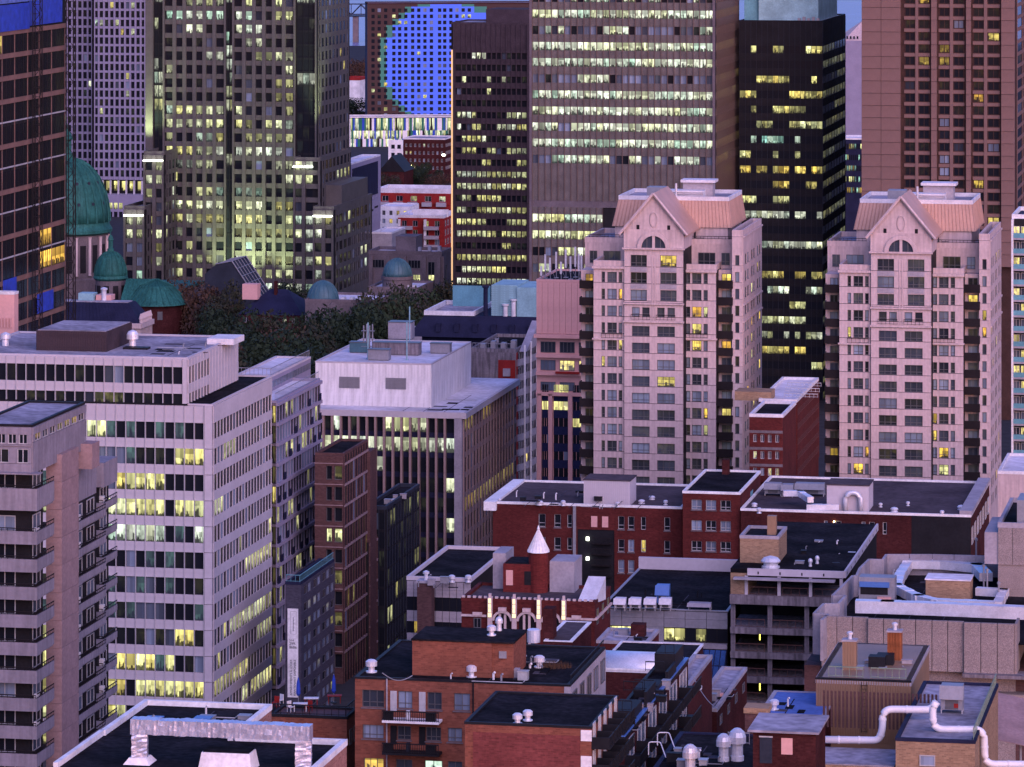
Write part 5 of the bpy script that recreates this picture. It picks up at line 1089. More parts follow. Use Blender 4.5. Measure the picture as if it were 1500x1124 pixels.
# ---------------------------------------------------------------- steel truss bridge over the river
d = 3000; t_ = thing('truss_bridge', 'dark steel truss bridge crossing the river', 'bridge', ((500 - CX) * d / F, d, 0)); L_ = 140.0; zb, zt = H - 222 * d / F, H - 207 * d / F
for z in (zb, zt): raw('chord', *multi_box([(0, L_, -.4, .4, z, z + .8)]), 'steel_dark', t_)
raw('deck', *multi_box([(0, L_, 0, 12, zb - 1.4, zb - .6)]), 'steel_dark', t_)
for i in range(20):
    raw('diagonal', *tube([(i * 7, 0, zb if i % 2 else zt), (i * 7 + 7, 0, zt if i % 2 else zb)], .45, 4), 'steel_dark', t_); raw('post', *multi_box([(i * 7 - .25, i * 7 + .25, -.3, .3, zb, zt)]), 'steel_dark', t_)
for x in (10, 70, 130): raw('pier', *multi_box([(x - 2, x + 2, 1, 11, -2, zb - 1.4)]), 'stone_grey', t_)
for px, py, d, e, lab in ((600, 245, 1600, .9, 'glowing street lamp below the brick warehouse'), (650, 229, 1650, 1, 'white street lamp beside the brick warehouse')):
    h = H - (py - YH) * d / F; t_ = thing('street_lamp', lab, 'street lamp', ((px - CX) * d / F, d, 0)); raw('post', *tube([(0, 0, 0), (0, 0, h)], .12, 6), 'grey_metal', t_); raw('lantern', *lathe([(.2, h - .1), (.75, h + .2), (.75, h + .7), (.1, h + 1)], 10), 'lamp_warm' if px == 600 else 'lamp_cool', t_)
# ---------------------------------------------------------------- roof furniture builders
def vent(label, pos, s=1.0, kind=0, group='metal roof vents', rz=0.0):
    t_ = thing('roof_vent', label, 'vent', pos, rz, group); t_.scale = (s, s, s)
    if kind == 0: parts = (('base', [(.5, 0), (.5, .12)]), ('stack', [(.28, .12), (.28, .55)]), ('cap', [(.5, .55), (.5, .95), (.3, 1.1), (.05, 1.15)]))
    elif kind == 1: parts = (('base', [(.75, 0), (.75, .15)]), ('stack', [(.6, .15), (.6, .5)]), ('cap', [(.8, .5), (.82, .6), (.6, .85), (.1, 1.0)]))
    else: parts = (('base', [(.42, 0), (.42, .3)]), ('stack', [(.36, .3), (.36, 1.1)]), ('cap', [(.55, 1.1), (.55, 1.5), (.45, 1.8), (.22, 2.0), (.03, 2.05)]))
    for n_, pr in parts: raw(n_, *lathe(pr, 14), 'silver', t_)
    return t_
def crinkled(x0, x1, hw, h, g=random.Random(3)):
    """foil-wrapped duct length: rings of a rectangle pushed in and out"""
    n = max(3, int((x1 - x0) / .16)); ring = [(-hw, 0), (-hw, h * .33), (-hw, h * .66), (-hw, h), (-hw * .33, h), (hw * .33, h), (hw, h), (hw, h * .66), (hw, h * .33), (hw, 0), (hw * .33, 0), (-hw * .33, 0)]; V, Fc = [], []; k = len(ring)
    for i in range(n + 1):
        for y, z in ring: V.append((x0 + (x1 - x0) * i / n, y + g.uniform(-.03, .03), z + g.uniform(-.03, .03)))
    for i in range(n):
        for j in range(k): Fc.append((i * k + j, i * k + (j + 1) % k, (i + 1) * k + (j + 1) % k, (i + 1) * k + j))
    return V, Fc + [tuple(range(k)), tuple(range((n + 1) * k - 1, n * k - 1, -1))]
def rect_duct(name, label, pts, w, h, m='silver', joints=True, cat='duct'):
    """insulated rectangular duct along points (world, bottom centre line)"""
    t_ = thing(name, label, cat, pts[0]); o = Vector(pts[0]); P_ = [Vector(p) - o for p in pts]
    for a, c in zip(P_, P_[1:]):
        d = (c - a); ln = d.length
        if abs(d.z) > .5 * ln: V, Fc = crinkled(0, abs(c.z - a.z), w / 2, w) if m == 'foil' else (boxv(0, abs(c.z - a.z), -w / 2, w / 2, 0, w), BOXF); raw('riser', [(a.x - w / 2 + z, a.y + y, min(a.z, c.z) + x) for x, y, z in V], Fc, m, t_); continue
        ang = math.atan2(d.y, d.x); n = max(1, int(ln / 1.5)) if joints else 1
        for k in range(n):
            x0, x1 = ln * k / n - (w / 2 if k == 0 else 0), ln * (k + 1) / n + (w / 2 if k == n - 1 else 0); q = .03 * (k % 2)
            raw('section', *(crinkled(x0, x1, w / 2 - q, h - q) if m == 'foil' else (boxv(x0, x1, -w / 2 + q, w / 2 - q, 0, h - q), BOXF)), m, t_, a, ang)
    return t_
def ac_unit(label, pos, w, d, h, rz, m='parapet_white', group='roof air units'):
    t_ = thing('air_unit', label, 'air conditioner', pos, rz, group)
    for x in (0, w - .1):
        for y in (0, d - .1): raw('leg', *multi_box([(x, x + .1, y, y + .1, 0, .4)]), 'frame_light', t_)
    raw('casing', *multi_box([(0, w, 0, d, .4, h)]), m, t_); raw('hood', [(-.1, -.5, h * .55), (w + .1, -.5, h * .55), (w + .1, 0, h), (-.1, 0, h), (-.1, 0, h * .55), (w + .1, 0, h * .55)], [(0, 1, 2, 3), (0, 3, 4), (1, 5, 2), (0, 4, 5, 1)], m, t_)
    raw('grille', *multi_box([(w * .2, w * .8, -.02, 0, .45, h * .5)]), 'frame_grey', t_); return t_
# ---------------------------------------------------------------- long red brick block
b = Bld('red_brick_block', 'long dark red brick block with flat roofs and a taller middle bay', 'brick building', 722, 999, None, 612, D=22); g = random.Random(4)
def lfb(i, j): return (.0 if g.random() > .05 else .5, .3, g.random(), g.uniform(.4, 1) if g.random() < .35 else 0)
zt = b.z(746); b.box('wall', 0, b.W, .3, b.D, 0, zt, 'red_brick'); b.roof(zt, 'roof_brownish', .35, .3, pm='white_paint')
rr = [(b.z(778), b.z(759)), (b.z(811), b.z(793)), (b.z(842), b.z(823))]
def brick_front(s, u0, u1, rows, wins, ztop, zbot, m='red_brick', nx=1):
    s.bay('F', u0, u1, rows, [(a, c, nx) for a, c in wins], ztop, zbot, m, 'frame_light', lfb, out=.02, rec=-.22, gap=0, ny=2, pname='brick_wall', t=.07)
b.box('brick_backing', 0, b.W, .25, .3, 0, zt, 'red_brick')
class _o: pass
brick_front(b, 0, b.x(846), rr, [(b.x(q), b.x(q + w)) for q, w in ((789, 10), (812, 9.5), (831, 7))], zt, 0)
brick_front(b, b.x(900), b.W, rr, [(b.x(q), b.x(q + w)) for q, w in ((905.5, 9), (920, 9), (939, 7), (973, 8.5))], zt, 0)
for z0, z1 in rr:
    for q, w in ((789, 10), (812, 9.5), (905.5, 9), (920, 9), (973, 8.5)): b.piece('sill', 'F', b.x(q) - .1, b.x(q + w) + .1, z0 - .18, z0 - .01, .02, .12, 'stone_grey')
b.piece('well_shade_sheet', 'F', b.x(846), b.x(900), 0, b.z(780), -.24, -.1, 'black_metal'); b.piece('brick_wall', 'F', b.x(846), b.x(900), b.z(780), zt, -.24, .02, 'red_brick')  # black sheet stands for the shade in the recessed light well
for q in (866, 882): b.piece('bricked_window', 'F', b.x(q), b.x(q + 9), b.z(776), b.z(760), .02, .06, 'salmon_stucco')
for q, y in ((859, 791), (859, 820)): b.piece('wall_lamp', 'F', b.x(q), b.x(q + 4), b.z(y + 5), b.z(y), .02, .3, 'lamp_cool')
for q in range(4): b.piece('fire_escape', 'F', b.x(868), b.x(896), b.z(800 + 16 * q), b.z(799 + 16 * q), .03, 1.0, 'bronze_rail'); rail(b, 'F', b.x(868), b.x(896), b.z(799 + 16 * q), 1.0, .9)
b.piece('downpipe', 'F', b.x(840), b.x(844), 0, zt, .03, .45, 'grey_metal'); b.box('cornice_end', -1.2, .6, -.9, b.D, zt - .9, zt + .4, 'white_paint')
x0, y0 = b.rl(848, 746, zt); x1, _ = b.rl(918, 746, zt); b.box('penthouse', x0, x1, 1.2, 7, zt + .06, zt + 3.6, 'white_precast'); b.box('penthouse_roof', x0 - .1, x1 + .1, 1.1, 7.1, zt + 3.6, zt + 3.75, 'roof_brownish')
for i in range(22): b.box('cladding_rib', x0 + (x1 - x0) * i / 22, x0 + (x1 - x0) * i / 22 + .14, 1.15, 1.2, zt + .1, zt + 3.6, 'white_precast')
m_ = Bld('', '', '', 1000, 1084, 1114, 607, parent=b); zm = m_.z(725); m_.box('wall', 0, m_.W, .3, m_.D, 0, zm, 'red_brick'); m_.roof(zm, 'roof_black', .35, .3, pm='white_paint')
rm = [(m_.z(734 + 30.3 * k + 14.5), m_.z(734 + 30.3 * k)) for k in range(5)]
m_.bay('F', 0, m_.W, rm, [(m_.x(q), m_.x(q + 15), 2) for q in (1013, 1034, 1055.5)], zm, 0, 'red_brick', 'frame_light', lfb, out=.02, rec=-.22, gap=0, ny=2, pname='brick_wall', t=.07)
for z0, z1 in rm:
    for q in (1013, 1034, 1055.5): m_.piece('sill', 'F', m_.x(q) - .1, m_.x(q + 15) + .1, z0 - .16, z0 - .01, .02, .14, 'stone_grey')
m_.piece('graffiti', 'R', m_.D * .5, m_.D * .62, zm - 2.6, zm - 1.2, 0, .03, 'teal_paint'); m_.box('chimney', m_.x(1030), m_.x(1040), m_.D - 3, m_.D - 1.6, zm, zm + 2.2, 'dark_brick')
c_ = Bld('', '', '', 1085, 1422, 1449, 600, parent=b); zc = c_.z(758); c_.box('wall', 0, c_.W, .3, c_.D, 0, zc, 'dark_brick'); c_.roof(zc, 'roof_brownish', .35, .3, pm='white_paint')
c_.bay('F', 0, c_.x(1335), [(c_.z(787), c_.z(769))], [(c_.x(q), c_.x(q + w), 1) for q, w in ((1207, 5.5), (1224, 8.5), (1262, 6), (1273, 8.5), (1293, 6))], zc, 0, 'dark_brick', 'frame_light', lfb, out=.02, rec=-.22, gap=0, ny=2, pname='brick_wall')
c_.piece('tarred_wall', 'F', c_.x(1335.2), c_.W, 0, zc, -.2, .03, 'black_metal'); c_.piece('wall_lamp', 'F', c_.x(1221), c_.x(1223), c_.z(771), c_.z(769), .03, .25, 'lamp_warm')
for k in range(7): c_.window('R', c_.D * (k + .2) / 7, c_.D * (k + .7) / 7, c_.z(800), c_.z(775), .03, lfb(0, 0), 'frame_light', 1, 2)
c_.box('parapet_block', c_.W - 1.6, c_.W + .2, 0, c_.D, zc + .36, zc + .9, 'lilac_concrete')
x0, y0 = c_.rl(1207, 754, zc); x1, _ = c_.rl(1270, 754, zc); c_.box('penthouse', x0, x1, 2, 8, zc + .06, zc + 3.7, 'white_precast'); c_.box('penthouse_roof', x0 - .1, x1 + .1, 1.9, 8.1, zc + 3.7, zc + 3.85, 'roof_brownish')
xm = (x0 + x1) / 2 + .8; c_.mesh('arched_duct', tube([(xm - 1.1, 1.5, zc)] + [(xm - 1.1 * math.cos(a), 1.5, zc + 1.7 + 1.1 * math.sin(a)) for a in [math.pi * i / 10 for i in range(11)]] + [(xm + 1.1, 1.5, zc)], .35, 8), 'silver', smooth=True)
b.done()
P_ = lambda s, px, py, z: s.wp(*s.rl(px, py, z), z)
rect_duct('roof_duct', 'crumpled silver duct beside the arched pipe on the red brick roof', [P_(c_, 1152, 741, zc) + Vector((0, 0, 1.4)), P_(c_, 1172, 741, zc) + Vector((0, 0, 1.4)), P_(c_, 1186, 750, zc) + Vector((0, 0, .3)), P_(c_, 1224, 750, zc) + Vector((0, 0, .3))], .9, .8)
for px, py, w, lab in ((1120, 727, 2.4, 'grey condenser behind the taller brick bay'), (1165, 727, 4.2, 'long grey condenser beside the roof duct'), (1145, 729, 1.6, 'black condenser between two grey ones')): ac_unit(lab, P_(c_, px, py, zc), w, 1.6, 1.9, -c_.th, 'grey_metal' if 'grey' in lab else 'black_metal')
rs = random.Random(1)
for s_, z_, pts in ((b, zt, ((732, 736), (790, 740), (825, 741), (955, 732), (975, 740), (940, 738), (905, 743))), (c_, zc, ((1112, 752), (1105, 742), (1330, 741), (1408, 747), (1380, 755), (1310, 750), (1290, 743)))):
    for i, (px, py) in enumerate(pts): vent('small white pipe vent on the long red brick roof', P_(s_, px, py, z_ + .06), .55 + .2 * rs.random(), i % 2, 'pipe vents on the red brick roof')
# ---------------------------------------------------------------- low panel-clad block with a brick chimney
b = Bld('panelled_low_block', 'low lilac panel-clad block with dark windows and a tall brick chimney', 'building', 596, 690, None, 520, D=24); g = random.Random(3)
zt = b.z(853); b.core(0, zt, 'dark_core'); b.roof(zt, 'roof_black', .5, .3, pm='white_precast')
for i in range(9):
    for j, (y0, y1) in enumerate(((854, 866), (866, 877), (897, 913), (930, 945), (945, 960))): b.piece('clad_panel', 'F', b.W * i / 9 + .03, b.W * (i + 1) / 9 - .03, b.z(y1) + .03, b.z(y0), 0, .12, 'lilac_concrete')
    for y0, y1 in ((877, 897), (913, 930)): b.pane('F', b.W * i / 9 + .06, b.W * (i + 1) / 9 - .06, b.z(y1), b.z(y0), .03, (.5 if g.random() < .12 else 0, .25, g.random(), 0))
ch = b.mesh('chimney', multi_box([(b.x(619), b.x(640), -3.2, -1.4, 0, b.z(850))]), 'brown_brick'); b.box('chimney_cap', b.x(618), b.x(641), -3.35, -1.25, b.z(850), b.z(847), 'lilac_concrete', parent=ch); b.mesh('flue', lathe([(.25, b.z(848)), (.25, b.z(838)), (.4, b.z(838)), (.4, b.z(835)), (.05, b.z(833))], 10), 'silver', parent=ch, at=(b.x(630), -2.3, 0))
b.done()
for px, py in ((662, 853), (686, 853)): vent('rusty little roof vent behind the chimney', P_(b, px, py, zt + .06), .8, 0, 'rusty vents')
# ---------------------------------------------------------------- ornate brick hall with lit pilasters, turret on its roof
b = Bld('ornate_brick_hall', 'ornate red brick hall with arched windows and lit stone pilasters', 'brick building', 676, 871, 894, 480); g = random.Random(9)
zt = b.z(887); b.core(0, zt, 'red_brick'); b.roof(zt, 'roof_brownish', .4, .35, pm='red_brick')
for i in range(24): b.piece('merlon', 'F', b.W * i / 24 + .05, b.W * (i + .6) / 24, zt + .4, zt + .62, -.3, .05, 'pink_stucco')
b.piece('stone_band', 'F', 0, b.x(713), b.z(909), b.z(906), 0, .25, 'pink_stucco'); b.piece('stone_band', 'F', b.x(830), b.W, b.z(909), b.z(906), 0, .25, 'pink_stucco')
for q in (693, 838): b.piece('stone_plaque', 'F', b.x(q), b.x(q + 14), b.z(907), b.z(902), .25, .35, 'pink_stucco')
for q in (718.5, 754, 790, 826.5):
    pl = b.piece('pilaster', 'F', b.x(q - 3.2), b.x(q + 3.2), b.z(925), b.z(880), 0, .5, 'pink_stucco')
    for y0_, y1_ in ((908, 902.5), (901, 895.5), (894.5, 889), (887.5, 881)): b.piece('glow_painted_stone', 'F', b.x(q - (2.4 if y0_ == 908 else 1.7)), b.x(q + (2.4 if y0_ == 908 else 1.7)), b.z(y0_), b.z(y1_), .5, .62, 'painted_lamp_glow', parent=pl)  # lamp light falling on the carved stone, painted in as emission
    b.piece('finial', 'F', b.x(q - 1.8), b.x(q + 1.8), b.z(880), b.z(874), .1, .4, 'pink_stucco', parent=pl)
for q in (736.5, 772, 808):
    n = 14; ro, ri = b.h(15.5), b.h(12); cx_, zs = b.x(q), b.z(913.5); V = [(cx_ + r_ * math.cos(math.pi * k / n), y, zs + r_ * .95 * math.sin(math.pi * k / n)) for y in (-.02, -.4) for r_ in (ro, ri) for k in range(n + 1)]; mm = n + 1; Fc = []
    for k in range(n): Fc += [(2 * mm + k, 2 * mm + k + 1, 3 * mm + k + 1, 3 * mm + k), (k, k + 1, 2 * mm + k + 1, 2 * mm + k), (mm + k, 3 * mm + k, 3 * mm + k + 1, mm + k + 1)]
    b.mesh('stone_arch', (V, Fc), 'pink_stucco'); b.mesh('arch_glass', ([(cx_ + ri * math.cos(math.pi * k / n), -.03, zs + ri * .95 * math.sin(math.pi * k / n)) for k in range(n + 1)] + [(cx_ - ri, -.03, zs - 3), (cx_ + ri, -.03, zs - 3)], [tuple(range(n + 1)) + (n + 1, n + 2)]), 'black_metal')
    for k in (-.33, .33): b.piece('arch_mullion', 'F', cx_ + ri * k - .13, cx_ + ri * k + .13, zs - 3, zs + ri * .8, .04, .25, 'pink_stucco')
    b.piece('keystone', 'F', cx_ - .45, cx_ + .45, zs + ro * .9, zs + ro * 1.25, .02, .5, 'pink_stucco')
for q in (694, 841): b.window('F', b.x(q), b.x(q + 11), b.z(926), b.z(911), .03, (0, 0, .1, 0), 'frame_grey', 2)
b.piece('stone_band', 'R', 0, b.D, b.z(909), b.z(906), 0, .25, 'pink_stucco')
for k in range(3): b.window('R', b.D * (k + .3) / 3, b.D * (k + .6) / 3, b.z(918), b.z(895), .03, (.1, .3, .4, 0), 'frame_grey', 1, 2)
# stair tower and turret
x0, y0 = b.rl(737, 868, zt); x1 = b.rl(773, 868, zt)[0]; xr = b.rl(804, 868, zt)[0]; s_ = H - (868 - YH) * 0; dd = b.d + y0; kz = lambda py: H - (py - YH) * (b.d + y0 * b.c - (x0 - b.W) * b.n) / F
b.box('stair_tower', x0, xr - 1.0, y0, y0 + 5, zt, kz(826), 'red_panel_brick'); b.box('stair_tower_roof', x0 + .2, xr - 1.2, y0 + .2, y0 + 4.8, kz(826), kz(825), 'roof_black')
rt_ = (xr - x1) / 2; b.mesh('turret', lathe([(rt_ * .95, zt), (rt_ * .95, kz(808))], 20), 'red_panel_brick', at=((x1 + xr) / 2, y0 + rt_ * .7, 0))
cn = b.mesh('turret_roof', lathe([(rt_ * 1.08, kz(808.5)), (rt_ * 1.05, kz(807)), (.06, kz(776))], 20), 'white_paint', at=((x1 + xr) / 2, y0 + rt_ * .7, 0)); b.mesh('finial', lathe([(.12, kz(777)), (.18, kz(775)), (.03, kz(770))], 8), 'white_paint', parent=cn, at=((x1 + xr) / 2, y0 + rt_ * .7, 0))
for k in range(20):
    a = 2 * math.pi * k / 20; b.mesh('roof_seam', tube([(rt_ * 1.06 * math.cos(a), rt_ * 1.06 * math.sin(a), kz(807)), (.06 * math.cos(a), .06 * math.sin(a), kz(775.6))], .035, 4), 'white_paint', parent=cn, at=((x1 + xr) / 2, y0 + rt_ * .7, 0))
b.box('door', x0 + .35, x0 + 1.15, y0 - .06, y0, kz(857), kz(835), 'salmon_stucco'); b.box('window', x0 + 2.5, x0 + 3.4, y0 - .05, y0, kz(856), kz(836), 'dark_core')
b.box('panel_annex', xr + .1, xr + 3.0, y0 + 1, y0 + 6, zt, kz(822), 'lilac_concrete'); b.box('panel_annex', x0 - 1.6, x0 - .1, y0 + 2, y0 + 7, zt, kz(815), 'lilac_concrete')
xs, ys = b.rl(858, 884, zt); b.mesh('roof_hatch', ([(xs - 1, ys, zt), (xs + 1, ys, zt), (xs + 1.8, ys + 3, zt + 2.6), (xs - .2, ys + 3, zt + 2.6), (xs - 1, ys + 3, zt), (xs + 1.8, ys + 3, zt)], [(0, 1, 2, 3), (1, 5, 2), (0, 3, 4), (2, 5, 4, 3), (0, 4, 5, 1)]), 'silver')
b.done()
# ---------------------------------------------------------------- grey panel block with four air units and a sloped glass roof
b = Bld('grey_panel_block', 'grey metal panel block with a blue sloped glass roof below it', 'building', 880, 1066, None, 525, D=30); g = random.Random(2)
zt = b.z(897); b.core(0, zt, 'dark_core'); b.roof(zt, 'roof_black', .15, .3, pm='grey_metal'); b.box('rear_parapet', 0, b.W, b.D - .6, b.D, zt, zt + 1.6, 'white_precast')
for i in range(6):
    for y0, y1 in ((898, 909), (909, 922)): b.piece('metal_panel', 'F', b.W * i / 6 + .03, b.W * (i + 1) / 6 - .03, b.z(y1) + .03, b.z(y0), 0, .15, 'grey_metal')
    if i in (0, 1, 3, 4, 5):
        for k in range(2): b.pane('F', b.W * (i + k * .5) / 6 + .05, b.W * (i + k * .5 + .5) / 6 - .05, b.z(941), b.z(923), .04, ((.95 if i < 4 else (.4 if (i, k) == (4, 1) else 0)), .45, g.random(), 0))
    else: b.piece('metal_panel', 'F', b.W * i / 6 + .03, b.W * (i + 1) / 6 - .03, b.z(945), b.z(922), 0, .15, 'grey_metal')
b.piece('ledge', 'F', 0, b.W, b.z(950), b.z(943), 0, .8, 'lilac_concrete')
sl = b.mesh('glass_roof', ([(b.x(950), -1.0, b.z(951)), (b.W, -1.0, b.z(951)), (b.W, -7, b.z(951) - 5.5), (b.x(950), -7, b.z(951) - 5.5), (b.x(950), -7, 0), (b.W, -7, 0), (b.W, -1, 0), (b.x(950), -1, 0)], [(3, 2, 1, 0), (4, 5, 2, 3), (5, 6, 1, 2), (7, 4, 3, 0)]), 'blue_glass')
for i in range(15):
    x_ = b.x(952) + (b.W - b.x(952)) * i / 14; b.mesh('glazing_bar', tube([(x_, -1.0, b.z(951) + .04), (x_, -7, b.z(951) - 5.46)], .05, 4), 'slate_blue')
for k in (.3, .65): b.mesh('glazing_bar', tube([(b.x(950), -1 - 6 * k, b.z(951) - 5.5 * k + .05), (b.W, -1 - 6 * k, b.z(951) - 5.5 * k + .05)], .05, 4), 'slate_blue')
b.done()
for i in range(4): ac_unit('white hooded air unit in a row of four on the grey panel block', P_(b, 900 + 22.2 * i, 895, zt + .06), 1.35, 1.2, 1.55, -b.th, 'parapet_white', 'row of four air units')
ac_unit('tall blue metal cabinet behind the row of air units', P_(b, 961, 888, zt + .06), 1.6, 1.4, 2.6, -b.th, 'blue_cabinet'); ac_unit('low wide pale condenser on the grey panel block', P_(b, 1008, 894, zt + .06), 2.8, 1.2, .9, -b.th, 'lilac_concrete')
# ---------------------------------------------------------------- gutted concrete frame with a tan brick stair house
b = Bld('gutted_frame_block', 'gutted concrete frame building with open floors and wooden guard rails', 'building', 1070, 1236, 1284, 520); g = random.Random(6)
zt = b.z(838); b.box('back_wall', 0, b.W, 9, b.D, 0, zt - .5, 'dark_core'); b.box('roof_deck', 0, b.W, 0, b.D, zt - .5, zt, 'roof_black'); b.piece('fascia', 'F', b.x(1095), b.W, b.z(847), zt + .1, 0, .25, 'white_precast'); b.piece('fascia', 'R', 0, b.D, zt - .75, zt + .1, 0, .25, 'white_precast')
for k in range(9): b.piece('fascia_slot', 'R', b.D * (k + .4) / 9, b.D * (k + .4) / 9 + .4, zt - .6, zt - .3, .25, .27, 'dark_core')
for k in range(4): b.piece('fascia_slot', 'F', b.x(1110 + 32 * k), b.x(1112 + 32 * k), b.z(845), b.z(841), .25, .27, 'dark_core')
b.box('tan_end', 0, b.x(1096), .1, 8, b.z(881), zt - .5, 'tan_brick'); b.piece('canopy', 'F', b.x(1076), b.W - 1, b.z(852), b.z(849.5), 0, 1.3, 'lilac_concrete')
for q in (1091, 1139, 1185, 1230): b.piece('column', 'F', b.x(q), b.x(q + 4.5), b.z(880), b.z(848), -.4, .1, 'white_precast')
for k, y in enumerate((880, 924, 960, 996, 1032)):
    b.box('floor_slab', 0, b.W, -.3 if k else -.6, 9, b.z(y + 9), b.z(y) + (.35 if k == 0 else 0), 'concrete_stained')
    if k < 4:
        for q in (1070, 1124, 1178, 1226): b.piece('column', 'F', b.x(q), b.x(q) + .55, b.z((924, 960, 996, 1032)[k]), b.z(y + 9), -.8, -.2, 'concrete_stained')
        for a, c in ((1073, 1120), (1130, 1176)): rail(b, 'F', b.x(a), b.x(c), b.z((924, 960, 996, 1032)[k]), -.3, 1.0, 'deck_wood', name='guard_rail', n=4)
for a, c in ((1098, 1137), (1146, 1183), (1192, 1228)): rail(b, 'F', b.x(a), b.x(c), b.z(880) + .35, -.2, 1.0, 'deck_wood', name='guard_rail', n=3)
for y in (934, 1008): b.piece('work_light', 'F', b.x(1111), b.x(1111) + .12, b.z(y + 10), b.z(y), -.9, -.8, 'lamp_yellow')
x0, y0 = b.rl(1084, 824, zt); x1, _ = b.rl(1142, 824, zt); s_ = b.box('stair_house', x0, x1, y0, y0 + 8, zt, zt + 3.0, 'tan_brick')
b.box('stair_house_roof', x0 + .3, x1 - .3, y0 + .3, y0 + 7.7, zt + 3.0, zt + 3.05, 'roof_black')
for nm, q in (('f', (x0 - .05, x1 + .05, y0 - .05, y0 + .3)), ('b', (x0 - .05, x1 + .05, y0 + 7.7, y0 + 8.05)), ('l', (x0 - .05, x0 + .3, y0 + .3, y0 + 7.7)), ('r', (x1 - .3, x1 + .05, y0 + .3, y0 + 7.7))): b.box('parapet', *q, zt + 3.0, zt + 3.4, 'lilac_concrete')
b.box('flue_box', (x0 + x1) / 2 + .6, (x0 + x1) / 2 + 1.7, y0 + 3, y0 + 4, zt + 3, zt + 5.4, 'tan_metal'); b.done()
vent('wide domed vent before the tan brick stair house', P_(b, 1129, 832, zt), 1.5, 1); vent('little capped vent inside the tan brick stair house parapet', P_(b, 1124, 795, zt) + Vector((0, 0, 1.2)), .8, 1)
for px, py in ((1187, 830), (1197, 826)): vent('thin white pipe vent on the gutted block roof', P_(b, px, py, zt), .5, 2, 'thin pipe vents')
# ---------------------------------------------------------------- aggregate panel block with a walled roof full of ducts
b = Bld('aggregate_panel_block', 'pinkish aggregate panel block with tall roof screen walls', 'building', 1203, 1487, None, 470, D=48)
zs = b.z(912); zd = zs - 2.6; b.core(0, zd, 'aggregate', y0=.5); b.box('roof', .5, b.W + 12, .6, b.D, zd, zd + .05, 'roof_black')
pf = [1203, 1226, 1249, 1272, 1295, 1319, 1342, 1366, 1389, 1413, 1438, 1462, 1487]
for a, c in zip(pf, pf[1:]):
    o_ = .0 if a < 1272 else (.6 if a < 1413 else 1.1); b.piece('aggregate_panel', 'F', b.x(a) + .04, b.x(c) - .04, b.z(986), zs, -.4 + o_, .1 + o_, 'aggregate')
b.piece('flank_panel', 'R', -1, 3, b.z(986), zs, 0, .3, 'aggregate'); b.box('lower_storey', -2, b.W + 14, .8, 20, 0, b.z(986) - .1, 'brown_brick')
b.piece('canopy', 'F', b.x(1412), b.W + 14, b.z(990), b.z(985), -.8, 2.2, 'concrete_stained'); b.piece('canopy', 'F', b.x(1412), b.W + 14, b.z(1030), b.z(1015), -.8, 1.2, 'aggregate')
for k in range(3): b.window('F', b.x(1360 + 13 * k), b.x(1371 + 13 * k), b.z(1013), b.z(997), -.76, (1.3, .26, .3 + .2 * k, 0), 'frame_grey', 1)
zz_ = [b.rl(1180 + x / 4.6875, 780 + y / 4.6875, zs) for x, y in ((110, 600), (158, 560), (58, 555), (125, 487), (225, 487), (275, 432), (185, 432), (325, 295), (350, 295), (372, 245), (437, 182), (530, 185), (555, 150), (870, 150), (1170, 158), (1490, 172))]
for (xa, ya), (xb, yb) in zip(zz_, zz_[1:]):
    dx, dy = xb - xa, yb - ya; ln = math.hypot(dx, dy); nx_, ny_ = -dy / ln * .15, dx / ln * .15; k = max(1, round(ln / 2.4))
    for i in range(k):
        f0, f1 = (i + .012) / k, (i + .988) / k; A_, B2 = (xa + dx * f0, ya + dy * f0), (xa + dx * f1, ya + dy * f1); V = [(p[0] + s * nx_, p[1] + s * ny_, z) for z in (zd - 2, zs) for p, s in ((A_, 1), (B2, 1), (B2, -1), (A_, -1))]
        b.mesh('screen_panel', (V, [(3, 2, 1, 0), (4, 5, 6, 7), (0, 1, 5, 4), (1, 2, 6, 5), (2, 3, 7, 6), (3, 0, 4, 7)]), 'lilac_concrete')
x0, y0 = b.rl(1356, 882, zd); b.box('plant_house', x0, x0 + 5.2, y0, y0 + 4, zd, zd + 2.6, 'tan_brick'); b.box('plant_house_roof', x0 - .1, x0 + 5.3, y0 - .1, y0 + 4.1, zd + 2.6, zd + 2.75, 'roof_pale'); b.done()
ZP = lambda px, py, h: rp(px, py, zd + h)
rect_duct('roof_duct', 'long silver duct along the front screen wall', [ZP(1263, 897, 1.2), ZP(1300, 898, 1.2), ZP(1380, 901, 1.2), ZP(1492, 906, 1.2)], 1.5, 1.4)
rect_duct('roof_duct', 'angular silver duct bending round the brick plant house', [ZP(1330, 833, .8), ZP(1318, 852, .8), ZP(1314, 868, .8), ZP(1345, 884, .8), ZP(1372, 890, .8), ZP(1450, 893, .8)], 1.2, 1.0)
rect_duct('roof_duct', 'pale silver duct along the back of the plant house', [ZP(1332, 832, .9), ZP(1380, 833, .9), ZP(1432, 838, .9), ZP(1443, 850, .9)], 1.6, 1.0)
rect_duct('roof_duct', 'short silver duct beside the vent posts', [ZP(1437, 872, .6), ZP(1470, 874, .6), ZP(1462, 892, .6)], 1.1, .9)
p0 = ZP(1258, 888, 0); t_ = thing('air_handler', 'boxy air handler with a blue awning panel on the walled roof', 'air handler', p0, -b.th)
raw('casing', *multi_box([(0, 4.2, 0, 2.4, .2, 3.4)]), 'grey_metal', t_); raw('awning', *multi_box([(.1, 3.6, -.3, 0, 2.3, 2.9)]), 'blue_cabinet', t_); raw('opening', *multi_box([(.2, 3.4, -.04, 0, 1.4, 2.3)]), 'dark_core', t_); raw('scoop', *multi_box([(2.2, 3.8, -.5, 0, .2, 1.2)]), 'salmon_stucco', t_)
